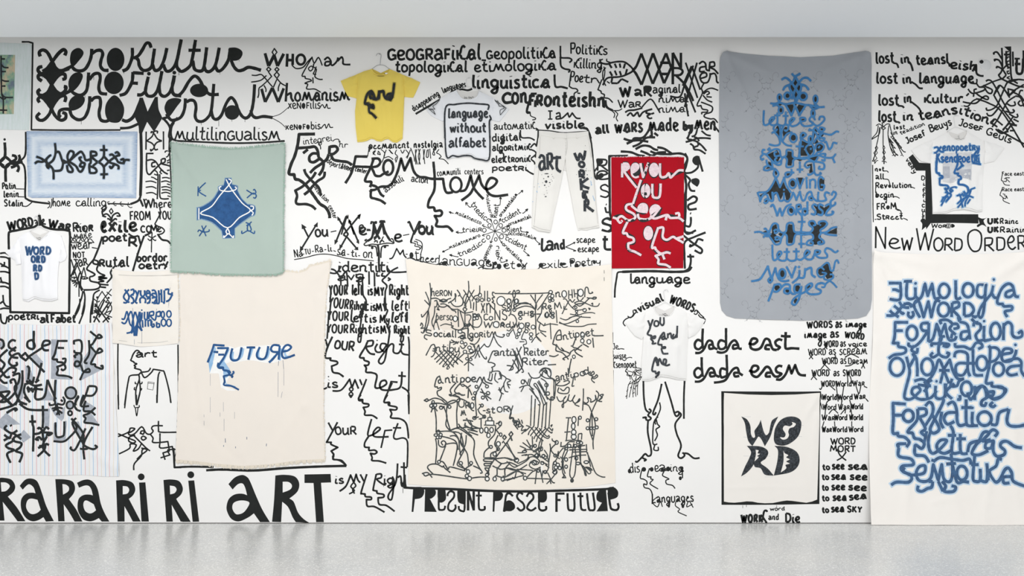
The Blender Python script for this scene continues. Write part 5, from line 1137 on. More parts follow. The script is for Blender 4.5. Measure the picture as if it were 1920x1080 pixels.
# brush strokes, in zoomed photograph pixels
FIG = """
@770,500,5.4
N white|round white paper patch behind the words
O 1010,1070,425,425
N patch|beige painted patches
P 120,480! 240,340! 500,420! 640,560! 560,640! 200,640!
@770,500,5.4
N chalk|white filled circles of the upper half
O 915,348,42,45|992,352,20,22|992,397,14,14|990,436,14,14|1056,397,13,13|1048,437,15,15|1070,350,15,20|812,520,22,26|860,592,30,32|452,528,20,26|678,338,16,18|702,290,14,18|790,335,14,14|650,492,14,14|685,492,12,12|645,527,14,14|672,522,14,14|556,595,14,14|588,590,10,10|500,658,18,14|525,720,18,12|518,765,14,14|555,785,14,14|596,820,16,14|612,853,18,14|550,862,16,14|572,932,14,12|607,940,14,12|250,672,18,30|408,852,18,26|930,578,14,14|975,600,14,20|265,632,12,12|310,640,10,14|188,612,16,12|458,362,16,16|503,278,10,14|985,690,12,14|660,690,14,22
@950,500,5.4
O 582,278,22,32|748,265,26,34|445,258,18,14|462,298,14,16|434,320,14,14|466,340,12,12|437,350,10,10|405,492,18,24|468,472,12,10|466,508,14,14|353,500,12,18|788,440,16,14|700,414,10,10|707,454,10,10|708,484,10,9|715,552,12,14|888,318,14,10|768,695,18,26|765,752,16,18|832,760,18,20|680,912,14,16|138,480,18,18|138,524,14,12|150,600,24,26|213,582,16,12|132,645,18,18|200,655,14,14|268,612,18,18|247,685,16,14|120,683,14,14|245,725,12,14|103,715,12,12|15,685,12,12|50,715,12,10|718,695,18,22|650,700,1,1|550,465,10,8|548,490,10,8|24,350,18,22|101,350,18,20|370,405,12,16
@770,690,4.695
O 198,300,10,12|182,332,12,14|216,328,12,14|196,348,10,10|245,565,12,16|222,590,14,10|265,587,12,12|238,610,12,12|260,610,10,10|268,348,14,13|342,342,12,12|542,330,14,22|562,440,14,12|648,428,12,12|623,550,14,20|667,545,14,22|712,545,14,20|685,592,14,18|772,668,16,18|740,757,14,16|770,713,12,12|706,694,12,12|793,586,10,14|787,487,12,16|250,825,12,12|441,838,14,14|532,836,12,12|505,912,14,16|495,950,14,14|518,972,16,16|674,975,16,16|740,975,14,16|811,977,14,16|672,940,12,12|125,932,20,12|622,910,12,16|460,152,10,8|580,165,12,12|672,162,12,12|567,222,12,12|552,268,12,12|681,222,14,14|636,260,12,12|628,330,10,12|508,108,16,22|450,108,14,22|258,115,12,16|696,445,14,12
P 665,465! 730,465! 730,500! 665,500!
@950,690,4.695
O 592,455,16,26|586,512,14,24|590,565,18,20|590,605,20,20|645,437,10,10|648,48,16,18|690,48,14,18|600,60,14,18|142,122,12,16|350,150,14,14|362,225,14,14|400,268,14,14|350,285,14,16|325,308,12,14|288,308,10,14|272,270,10,14|505,265,12,16|545,250,10,14|585,255,12,12|625,288,12,10|460,275,10,10|722,268,12,12|775,262,12,18|832,245,14,12|713,460,12,12|788,450,12,12|712,530,12,12|742,530,10,10|768,530,10,10|792,522,12,12|440,655,12,14|427,770,12,12|425,836,12,12|450,852,14,14|433,875,14,14|418,872,8,14|425,915,16,16|467,880,12,12|523,868,10,12|523,805,12,14|545,742,10,14|550,685,14,14|522,708,12,10|605,685,12,12|627,655,12,10|655,660,12,12|640,690,10,12|613,793,12,14|627,840,16,10|700,828,18,10|575,990,10,12|85,810,18,16|162,968,14,16|243,835,16,16|262,768,12,12|323,773,12,12|314,836,12,12|310,858,10,10|340,915,12,12|277,905,10,10|215,697,10,14|250,685,10,12|305,710,10,16|157,735,16,8|180,700,8,10|100,70,10,10|90,95,10,10|120,88,10,10|500,205,8,6|525,180,8,8
P 290,860! 320,860! 322,1000! 310,960!
@770,500,5.4
N char|word heron
T 90 10.3|205,300 420,300|heRON
S 11.5|195,165 205,260 200,380 180,440 150,600 130,660|150,255 185,340 190,400|140,338 185,385|180,440 120,510 110,480|180,440 185,540 155,650|100,600 110,570 125,600 105,625 140,620|105,660 130,670 165,610|210,325 260,320 330,350 380,330 410,320|290,350 330,330 370,345 330,360 290,345|240,350 265,345 265,400 240,410|265,345 290,400 340,410 380,395 420,440 450,450 460,470|245,400 240,480 215,560 235,620|265,430 290,440 275,415 300,400|300,380 350,380 420,430 480,430|380,370 430,340 460,300 450,270|450,270 455,360|470,235 500,280 480,300|500,290 530,340 520,390 470,405 430,390 400,350
@770,500,5.4
N char|interlaced mark and phone words
S 11.5|585,145 588,240 560,330 545,400|535,235 600,340 610,425|645,235 580,340 550,400|560,270 530,330 560,400 545,420|590,240 640,320 690,340|545,410! 570,430! 550,460! 530,430! 545,410!|550,460 550,600|480,430 485,610|485,435 545,470 635,455|500,450 545,600|700,190 695,280 650,300 620,350|640,360 635,440|665,350 665,450|715,370 750,470|750,370 715,470|770,370 770,470|770,400 790,370 805,400 805,470|750,245 750,350|778,245 778,350|630,470 630,600|640,480 700,500 720,560 690,610 640,610 600,580|560,490 600,490 610,520 590,560 610,590 645,640
S 11.5|850,265 830,260 830,290 850,310 825,320 840,350 825,360 850,380 850,430|850,272 1030,275|800,380 830,420 855,440|410,610 440,630 500,640 560,595 600,590|410,600 430,600 420,620|455,630 455,720|580,600 580,700|510,640 560,625 590,630|480,720 520,700 540,720
R 10.3|915,348,42,45|992,352,22,24|992,397,15,15|990,436,15,15|1056,397,14,14|1048,437,16,16|1070,350,16,22|452,528,22,28|678,338,18,20|702,290,16,20|722,338,16,18|790,335,16,16|650,492,15,15|685,492,13,13|645,527,15,15|672,522,15,15|556,595,16,16|588,590,12,12|500,658,20,16|525,720,22,14|518,765,15,15|555,785,16,16|596,820,18,16|612,853,20,16|550,862,18,16|572,932,15,13|607,940,15,13|930,578,14,14|985,690,13,15
N char|word perso
T 85 10.3|250,545 430,545|perso
S 10.3|265,470 260,520 235,600 240,640|260,540 290,640|300,600 350,580 410,590 410,560
N char|word cons
T 70 11.5|735,545 835,545|Co
T 110 11.5|845,545 915,545|N
T 110 11.5|920,545 980,545|S
T 60 10.3|915,440 970,440|s
T 70 11.5|735,620 830,625|W
T 70 11.5|830,620 1020,620|ORd
N char|word social algoritm
S 11.5|210,650 170,640 160,665 210,680 200,700 150,690 140,720 170,740
T 75 12.6|230,712 440,718|ocial
T 105 12.6|490,730 600,735|al
T 80 11.5|590,720 800,718|goRit
S 11.5|600,700 630,730 620,755 600,740|800,715 825,660 840,700! 855,660 870,700 930,715 950,690 930,690|840,700 800,800 770,810 750,790|840,700 880,780 920,815|700,720 680,760 640,790 600,775|750,780 690,850 660,910 650,930|690,790 670,840 700,920|690,790 700,850 740,920 765,935 765,910|635,800 660,850 640,900 600,920
N char|word antibuse with crossed strokes
S 11.5|210,795 180,850 155,900|210,795 240,790 250,850 230,900 205,915|225,835 240,830 240,855 220,850
T 80 11.5|250,860 390,860|nti
T 90 11.5|385,870 500,870|bu
S 11.5|250,860 380,1000 390,1030|290,850 420,1000 430,1010|340,840 470,980|380,850 480,930 530,970|400,750 390,870|400,770 470,760|410,740 480,780|430,790 490,760|330,860 240,940|370,860 260,970|400,870 290,990|440,870 330,1000 345,1010|470,880 370,1020 385,1035|540,880 430,980|500,870 470,930 480,940|500,800 530,830 560,800|600,780 640,790 650,850 610,880 560,880|580,890 585,960 585,1060|585,960 540,1000|585,960 640,1000|350,1000 370,990|410,1000 440,990|460,960 480,990
@770,500,5.4
N char|word antiwriter
S 12.6|860,855 830,860 800,930 785,965 815,970! 850,985 850,1005 820,1020! 830,1040 815,1080
T 85 12.6|840,905 1000,905|ant
@950,500,5.4
T 85 12.6|10,905 80,905|i
T 85 12.6|170,905 430,900|Reiter
T 80 12.6|150,1000 420,998|Riter
S 12.6|430,900 480,910 525,890|415,995 500,990|80,850 140,1000 170,1060 150,1070|100,820 160,1000 90,1080|150,810 60,1000 30,1050|60,830 120,1000 110,1080|0,1000 60,1010 60,1040 20,1050|60,940 130,1060
S 11.5|330,1080 350,1040 390,1025 440,1040 450,1080|350,1040 400,1080|390,1030 400,1080
@950,500,5.4
N char|lamp frame and flower chain
S 11.5|0,275 300,272 430,265|75,240 60,280 75,320 90,280 75,240|60,280 20,270 40,250|95,270 130,260 120,240 95,250|75,320 50,380 40,470 20,500|75,320 75,440|40,480 80,500 100,560 60,620|90,375 150,370 200,365 260,400 290,440|90,410 150,375 250,380|90,430 180,400 250,410 280,430|240,285 300,380 290,440|290,280 290,370|365,280 300,370 290,440|430,270 360,380 310,440|290,440 295,560 300,700 350,760|300,480 340,480|250,480 290,480|290,700 330,670|355,400 350,470 310,540 340,570 380,600|340,570 330,640 400,660|340,660 400,710
T 60 10.3|110,500 280,505|eHS
S 10.3|235,460 270,460 240,490 275,500 240,515
T 65 10.3|60,620 130,620|W
T 85 10.3|180,650 240,650|R
S 10.3|180,650 150,730 190,740 200,780 170,790 180,820 220,830|130,760 180,760|0,640 30,650 60,600|20,690 60,640|60,620 90,700|350,760 300,710 250,770
R 10.3|24,350,20,24|101,350,20,22|445,258,18,16|462,298,16,18|434,320,15,15|466,340,13,13|437,350,11,11|138,480,20,20|138,524,16,13|150,600,26,28|213,582,18,14|132,645,20,20|200,655,16,16|268,612,20,20|247,685,18,16|120,683,16,16|245,725,14,16|103,715,13,13
N char|word nohhon and remi
T 65 11.5|490,315 550,310|n
R 11.5|582,278,24,34|748,265,28,36
L 11.5|628,240 628,330|660,230 665,320|628,285 660,285|680,230 690,310|718,230 718,320|685,275 718,275
S 11.5|790,310 795,220 820,215 835,270 870,265 860,255|640,330 665,360 690,330|710,310 740,350 780,310|810,315 860,320 900,310 905,320 880,330 840,320 780,370 710,380 660,420
T 70 11.5|360,440 460,430|Re
T 75 11.5|480,440 560,430|M
T 70 11.5|560,440 610,435|i
T 65 10.3|390,515 490,515|o8$
S 10.3|570,330 600,330 640,390 700,440 790,430|640,330 600,400 560,480|680,370 740,350 820,380 870,400 920,400 940,370|690,370 740,400 800,360|870,400 870,370 855,380|850,430 830,420 840,440|640,480 720,490 790,470 860,465 895,475|630,520 700,500 760,510 850,515|540,520 600,540 660,510 700,500|530,570 600,580 700,540 760,500|530,560 620,600 760,605 830,585 910,580|500,440 510,570|370,600 440,580 520,590|440,570 450,735|380,600 390,570
R 10.3|405,492,20,26|788,440,18,16|700,414,11,11|707,454,11,11|708,484,11,10|715,552,13,15|888,318,16,11|468,472,13,11|466,508,16,16
N char|word antipoet
S 12.6|465,785 490,700 520,650 545,650 555,740|550,690 510,700 505,740 550,740
T 90 11.5|570,750 700,720|nti
T 85 11.5|690,720 890,700|poet
S 12.6|880,700 930,700 980,698|650,800 670,800 700,720|660,800 680,820 720,830 690,850 710,880 770,915|870,720 880,820|765,790 720,830 760,850|770,780 830,815|465,785 500,800 500,850 560,870 610,920 625,940|500,785 540,840 600,860 640,880|550,820 580,850|650,860 630,900 570,930 590,945|640,870 680,840 700,850|655,930 640,1000 630,1080
R 10.3|768,695,20,28|765,752,18,20|832,760,20,22|680,912,15,17
@950,690,4.695
N char|word antipodes and trailing rings
T 75 10.3|430,120 550,100|ant
T 70 10.3|560,95 700,65|ipo
T 70 10.3|670,65 740,50|d
S 10.3|740,30 720,50 740,65 770,50 760,30 740,60 770,80 790,60 800,75 770,95 750,85 750,110 775,130|590,70 580,130 575,160 595,155|540,0 545,80|470,115 440,150 500,155 550,130 540,110 500,120|460,170 450,210 490,225 540,220 550,180 530,170 500,200 470,180
S 10.3|440,250 460,290 490,290 520,250 500,280 500,340 490,345 490,320 530,290 550,235 540,280 570,290 600,240 580,280 600,310 640,290 640,270 620,300 600,320 640,338
S 10.3|675,180 675,250 668,375|670,295 700,310 720,290 710,260 740,275 740,300 780,280 780,240 800,290 850,235 820,240 840,260 810,290 840,295|670,315 720,330 750,400 780,500 760,640 763,715|785,200 810,240 760,360 740,420 730,540 760,640|750,400 755,600
R 10.3|713,460,13,13|788,450,13,13|712,530,13,13|742,530,11,11|768,530,11,11|792,522,13,13
N char|column of hands and tall stripes
S 10.3|300,30 330,5 370,10 390,50 380,80 360,60 350,20 320,30 310,70 300,50|340,10 350,50 330,30|310,70 350,90 410,100 415,170 415,250|380,80 425,110 430,170 420,270|190,40 215,80 250,90 290,80 300,50|220,80 200,150 240,190|150,160 200,155 250,240 290,300 290,325 275,320|110,175 150,160 125,210|240,150 280,200 320,310 330,325 340,300 300,220 260,140 240,150|280,110 330,200 360,280|270,120 310,180 350,250 390,285 400,260|300,90 350,130 345,210 330,240|200,180 260,250 280,270
L 10.3|220,240 210,510|252,270 240,510|292,320 275,520|325,325 308,525|352,300 340,530|388,290 372,520
R 10.3|350,150,15,15|362,225,15,15|400,268,15,15|142,122,14,18|505,265,1,1
T 60 10.3|155,150 215,140|v
S 10.3|185,510 220,530 270,600 320,640 300,620|240,510 200,560 190,590|250,520 310,590 360,620 380,600|275,520 220,580 210,600|285,530 350,600 375,590|310,530 250,600 240,625|330,520 390,570 400,560|345,530 280,600 260,650|372,520 310,610 290,660|370,520 400,550 405,530|385,510 400,500 390,520
N char|branch and shell figures at the foot
S 10.3|15,340 40,390 30,430 60,440 60,480 90,470 80,510 110,490 100,520 140,510 130,550 170,540 130,580|55,330 35,390|100,445 120,480|130,455 140,490|90,460 150,520|60,490 100,540|170,505 200,520 160,560
S 10.3|140,655 200,700 250,740|175,630 215,700|115,685 170,710|95,745 160,745|130,770 180,760|150,720 220,720 280,760 270,790 220,760 160,770|190,790 240,780 290,820 260,850 220,820 200,860 250,890 300,870|250,740 300,690 310,640|225,600 230,680 250,700|290,650 280,720 300,790|320,760 360,790 370,850 360,900 330,930|310,690 290,740|230,740 280,700|330,720 360,770 340,800 300,780|210,840 240,810 280,830|330,800 375,830|300,820 360,850|340,850 375,880|290,870 320,1010|265,900 250,1020|320,900 310,960|360,920 400,1000 425,1010|430,930 390,980 350,1020|380,980 390,1020|180,970 350,975 390,980
S 10.3|0,790 60,810 100,840|0,820 60,870 100,860 170,820 200,790|0,880 90,900 180,850|0,950 80,910 170,930|90,890 70,970 50,960|0,990 90,960 150,945|100,900 150,940|180,960 230,910 270,900|90,890 230,900|100,840 180,800 190,760|0,650 70,790|0,660 40,600|40,560! 55,580! 38,605! 20,585! 40,560!|30,600 45,640
R 10.3|85,810,20,18|162,968,15,17|243,835,18,18|262,768,13,13|323,773,13,13|314,836,13,13|340,915,13,13|215,697,11,15|250,685,11,13|305,710,11,18|157,735,18,9|278,905,11,11
N char|word top and kiosk figure
L 10.3|520,438 568,438|545,438 525,635|508,565 562,560
R 10.3|592,455,18,28|586,512,16,26|590,565,20,22|590,605,22,22|645,437,12,14
L 10.3|632,430 628,510|628,640 632,580|632,580 662,575|662,575 658,630
S 10.3|515,640 580,635 660,640|480,650 480,690 520,680 550,650 600,650|470,690 520,690|500,700 460,750 455,780|520,700 490,780|540,720 500,800 480,830|550,720 700,715|700,670 705,730|560,700 690,680|580,740 700,735|545,790 620,770 700,765|640,690 650,830 680,870|590,660 570,800 555,930 575,970 600,930 610,800 600,700|575,970 575,1005|700,730 740,820 780,920 830,955 868,960|710,740 730,830 740,870|650,700 650,830 660,850|650,840 680,900 690,940 700,940 680,870|680,870 720,930 740,910 690,870|690,870 750,900 735,880 700,870
S 10.3|500,830 490,780 490,900 505,950! 490,965! 520,965! 500,930|495,790 500,880 515,930|380,665 385,720 370,830|400,620 405,640 440,655|430,670 390,720 440,780 470,800|455,730 440,800 410,840 405,900|470,780 500,810|400,920 440,900 430,940
R 10.3|440,655,14,16|427,770,13,13|425,836,14,14|450,852,15,15|433,875,15,15|425,915,18,18|467,880,14,14|523,868,12,14|523,805,13,15|550,685,15,15|522,708,14,12|605,685,13,13|627,655,13,11|655,660,13,13|640,690,11,13|613,793,13,15|627,840,18,11|700,828,20,12|575,990,11,14
@770,690,4.695
N char|word antipoem
S 11.5|260,70 230,90 212,160 235,165! 240,180 270,170 265,190 235,205 240,240 270,260 320,300|255,70 270,120 290,135|270,100 245,110 250,135 270,125
T 85 11.5|300,135 420,130|nti
T 75 11.5|430,130 580,125|poe
S 11.5|580,130 610,80 630,120! 645,80 660,120 720,140|630,120 600,180 570,250 580,420|630,120 670,150|620,180 680,290|660,240 710,275|610,210 690,235|470,150 510,180 540,240|510,180 505,265|530,150 490,180|400,130 350,190 360,230 340,235 360,245 420,220 450,240 480,235|440,130 390,190 400,220 470,240|350,240 400,250 430,260
S 10.3|700,30 690,90 680,100 710,110 720,50|720,30 780,30 800,80 770,100|750,40 740,100 770,130|780,40 800,100|800,60 840,90 820,140 830,200 860,210|840,90 880,110 850,130 870,180|820,150 790,200 800,230 780,290|770,190 800,200|780,170 790,210 820,230|850,140 880,150
N char|word rok story
T 60 10.3|420,350 480,345|U
T 60 10.3|480,360 530,355|R
T 55 10.3|440,425 490,420|m
S 10.3|500,320 540,370 560,375|580,420 560,440 600,430|590,370 620,330 600,320|590,360 610,400 650,430 600,450|620,440 620,530|635,375 660,375
T 65 10.3|660,400 745,400|st
T 60 10.3|755,392 870,390|oR
S 10.3|865,340 885,370|900,330 870,440 900,440 900,470 930,460|900,440 939,500|910,490 939,470
N char|carved chair figure with legs and flowers
S 11.5|120,285! 145,270! 160,285! 140,295! 120,285!|160,285 210,265 270,280 310,310 370,285 410,300 405,400 410,520|180,310 250,310 300,320 330,320 390,300 430,270 500,300 520,350|210,350 225,450 225,570|290,340 320,420 310,500 345,550|325,310 315,420 350,550|180,390 195,350|235,380 215,350|260,340 300,340|390,240 430,260 430,290 410,300
S 11.5|240,560 330,555 380,570 420,620 430,700 440,770|270,600 350,620 400,650 420,720|220,620 230,700 220,840|245,630 250,680 290,695 310,660 290,640 270,655 285,680|310,670 380,660 410,680 400,760 375,860|310,680 260,810|345,550 400,530 440,540 500,580 560,640 555,760 590,850 620,900|350,550 430,520 470,540 540,600|360,560 440,580 470,700 500,760 510,860|345,600 400,600 450,680 470,720 430,800 410,850 440,870 490,890|490,590 480,680 430,760|450,570 440,640 470,700|420,490 450,530 480,520 550,530 610,530|460,460 510,460 550,470|490,440 530,500 600,530|480,480 480,530|520,460 540,510 520,530|500,540 590,560|510,560 595,590|470,500 580,560
S 11.5|110,920 130,950 200,935 450,970 510,975|100,930 150,920 190,965|200,935 150,880 170,850 230,845 280,870 290,860 300,880 350,920|260,820 290,830 330,890 350,870 480,905|430,840 460,870 480,900|540,850 490,880 500,900|550,860 610,890 630,920 610,925|530,970 600,960 660,960
R 10.3|198,300,11,13|182,332,13,15|216,328,13,15|196,348,11,11|245,565,13,18|222,590,15,11|265,587,13,13|238,610,13,13|260,610,11,11|268,348,15,14|342,342,13,13|562,440,15,13|648,428,13,13|623,550,15,22|667,545,16,24|712,545,16,22|685,592,15,20|250,825,13,13|441,838,15,15|532,836,13,13|505,912,15,18|495,950,15,15|518,972,18,18|460,152,11,9|580,165,13,13|672,162,13,13|567,222,13,13|552,268,13,13|681,222,15,15|636,260,13,13|628,330,11,13|542,330,15,24
N char|totem with coiled base and fish frame
L 10.3|698,400 698,430|645,502 748,505|660,465 732,465|660,465 660,502|732,465 732,505|680,465 680,435|680,435 715,435|715,435 715,465
S 11.5|748,505 740,580 690,640 685,680 700,700|690,700 650,740 645,790|650,790 740,790 730,800 650,800 650,820 720,825 700,840 650,840 655,860 700,860 690,880 655,880 670,905 690,900 670,925|770,590 740,670 770,720 710,750 705,790|750,490 790,480|750,540 780,580|800,500 760,540|860,640 700,860 690,940|820,650 930,800|825,590! 842,610! 825,630! 810,612! 825,590!|885,560! 900,580! 882,605! 865,585! 885,560!|820,640 805,660|880,600 895,640|740,800 830,790 890,810 939,800|740,800 800,840 870,830 939,860|720,860 790,890 860,880 939,900|760,870 760,940 740,950|870,840 830,890 830,950 810,950|800,840 760,890|939,900 830,960 760,950|810,990 939,960
R 10.3|772,668,18,20|740,757,15,18|770,713,13,13|706,694,13,13|793,586,11,15|787,487,13,18|674,975,18,18|740,975,15,18|811,977,15,18|672,940,13,13
"""

# brush strokes, in zoomed photograph pixels
ETIM = """
@1620,510,4.5
N word etimologia
S 24|205,95 290,95 305,110 300,230 210,228|235,150 265,150 298,165|330,80 400,80|360,85 355,190 370,225 410,225 430,200 430,130|430,200 460,230 490,190 508,100! 535,200! 568,100! 585,190 600,225 640,215|770,70 770,200 785,228 815,215|1000,110 960,110 945,150 955,200 990,215 1015,190 1020,110 1015,230 1000,350 980,385 960,360 980,300 1030,230 1070,180 1085,115|1075,180 1095,215 1115,215|915,380 950,375|1300,210 1270,200 1250,120 1210,100 1160,140 1125,220 1125,265 1165,270! 1180,290 1240,290 1240,320 1185,335 1205,380|1255,150 1200,170 1195,205 1230,210 1265,180
R 24|670,160,45,60|872,155,45,58
D 12|430,97 1087,65
N word word
S 24|440,235 420,290 470,385|430,260 460,250 500,380! 540,250! 565,380! 600,250 640,250|185,368 260,360 320,290 370,265 430,300|215,325 240,350 290,380|250,285 280,310 320,350 335,340|295,250 320,290 350,300 380,300|330,270 380,270 400,300|375,335 370,365 395,385 415,360 405,330|740,260 735,380|740,262 790,255 795,290 760,310 745,320 790,370 810,410|840,260 840,370|840,262 890,270 920,320 890,365 840,372|905,370 940,385
R 24|668,318,47,58
N word formasion
S 24|370,425 260,425! 255,540 240,600! 285,600! 290,630 340,640 350,670 320,690 250,700 205,730|260,495 325,495|545,430 490,435 480,470 500,495 545,495|545,430 540,590|540,490 480,580 420,630 375,620 375,595|540,590 580,560 610,440! 640,540! 680,440! 700,540 720,575 760,570 775,540|610,440 650,550 625,600 570,605 570,630|680,540 640,560 640,620|650,440 640,410 700,405 740,440 720,480 770,530|740,440 780,440 790,470 750,480|740,520 730,560|800,420 860,440 880,500 890,570|870,500 820,510 815,560 850,570 880,540|800,420 790,380|900,395 940,430 975,440 980,480 940,530 960,580 1010,570|920,460 925,430 960,425|1010,455 1010,570 1040,575 1075,565|1175,430 1170,575|1175,450 1210,425 1240,450 1245,530 1280,555 1325,540 1320,500 1290,520
R 24|402,515,45,60|1105,500,42,70
D 11|1010,415
N word onomatopoeia
S 24|355,715 375,800 380,860 345,1000 340,1060 380,1075 430,1050|375,810 430,720 445,800 445,880|440,715 410,710|600,820 630,740 670,820! 720,740! 750,840 790,900 840,900|600,820 560,890 500,940|670,820 640,940|670,830 715,940|630,830 720,830|760,720 770,680 820,670 870,700 870,820 890,880|865,770 800,770 770,800 780,860 830,870 865,820|915,650 920,830 940,870 1000,870|865,770 940,770|765,600 770,630 840,630 900,650 940,600 980,600 995,630 960,650|1045,640 1060,640 1055,780 1040,850 1025,935 1075,935! 1080,965 1160,970 1180,1010 1150,1050 1080,1070|1055,640 1110,640 1140,680 1110,740 1060,760|1155,690 1180,650 1230,650 1235,680 1160,700 1170,750 1230,750 1265,700 1275,655|1190,750 1280,730 1320,760 1320,830 1350,880|1310,790 1230,800 1200,840 1230,870 1290,860|630,600 630,690 690,720 715,690 690,680|630,690 580,720 560,700 580,680|650,600 710,610 700,630 660,620|420,620 400,660 440,680 450,640|400,700 430,690
R 24|275,800,60,75|530,800,50,70|990,770,45,60|1130,820,45,55
D 12|1268,615
N word leksikons
S 24|420,920 490,905 540,950 500,1010|430,1050 400,1020 410,980 450,970 470,1000 430,1050 480,1075 560,1060 610,1000|450,950 520,960 560,960|570,910 520,950 530,1060|600,960 600,1050 640,1070 680,1040 680,940|680,1060 690,940|760,940 690,1010 740,1070|740,900 730,960 780,960 800,920 840,900|930,960 930,1080|930,990 990,960 1020,1000 1030,1070|1050,1010 1090,1010 1080,1040 1040,1040
R 24|860,985,45,60
D 11|608,922
@1620,720,3.857
S 22|745,60 770,110 840,20 880,40 890,90 850,120 845,150 870,155 880,130|880,60 930,60 920,90 890,80|900,90 940,110 990,90 1020,40 960,20|930,130 910,150 930,165 950,150|690,80 690,110 670,110
N word formation
S 22|300,145 208,138! 210,250 205,350 240,355! 245,375 290,385 320,420 300,455|210,225 270,225|245,460 240,435 300,430|245,460 245,520 330,540 345,580 270,590 260,620 310,650 345,655|385,180 380,260 320,330 315,350 345,355 360,390 400,400 430,430 410,465 370,440 360,460 365,510 430,520 460,565|385,180 440,180 445,220 390,240|400,245 440,320 410,350 450,380|440,300 490,220 495,160 470,130 440,160|490,220 540,320 500,355 475,325 510,250 570,130 560,100|560,200 550,270 570,320|600,150 640,130 665,180 670,270 690,300 730,290|665,205 600,210 575,250 600,290 650,270|735,110 735,270 750,300 790,300|700,170 775,170|780,200 780,290 820,300|915,290 955,290 975,210 1030,185 1040,180|1045,180 1030,260 1050,300 1110,305 1160,295
R 22|317,230,38,42|868,250,50,50
D 10|780,172
N word letters
S 22|450,340 430,420|480,340 460,400 465,470 490,500 540,470 590,410 550,405 520,440 530,480 570,500 620,480|620,300 640,350 625,470 640,500 690,490|600,370 660,370|690,360 690,490 740,500|660,395 730,395|740,490 760,430 830,410 800,440 770,500 820,510 890,480|820,420 860,350 900,355 850,410 910,400|900,350 930,330 960,350 940,380|930,410 880,420 870,460 910,460 930,410 925,480 950,520 1000,510 1010,480 980,450 990,420 1030,415 1080,450 1135,460
N word semiotika
S 22|180,725 220,705 300,705 330,680 320,650|320,650 270,630 280,600|345,655 420,640 430,590 390,595 365,640 380,690 430,700 470,670 490,580! 520,690! 550,580! 560,680 600,700 620,640 620,500|490,560 540,530 620,540 700,550 750,540 760,580|485,560 490,540|580,575 650,570|620,560 650,700 700,700 740,705|790,510 780,580 770,680 790,700 820,690 825,610|760,580 815,580|820,690 860,700 875,640 875,570|875,690 880,610|985,545 960,540 940,590 890,630 925,700 960,690 1000,620 1030,605 1050,640 1060,700 1160,740|1040,665 990,670 990,710 1030,710|375,730 370,760 400,770 440,750 470,740 480,700|480,700 450,700|545,700 570,730 560,770 620,770 640,740 610,730|520,700 550,770
R 22|692,640,38,50
"""

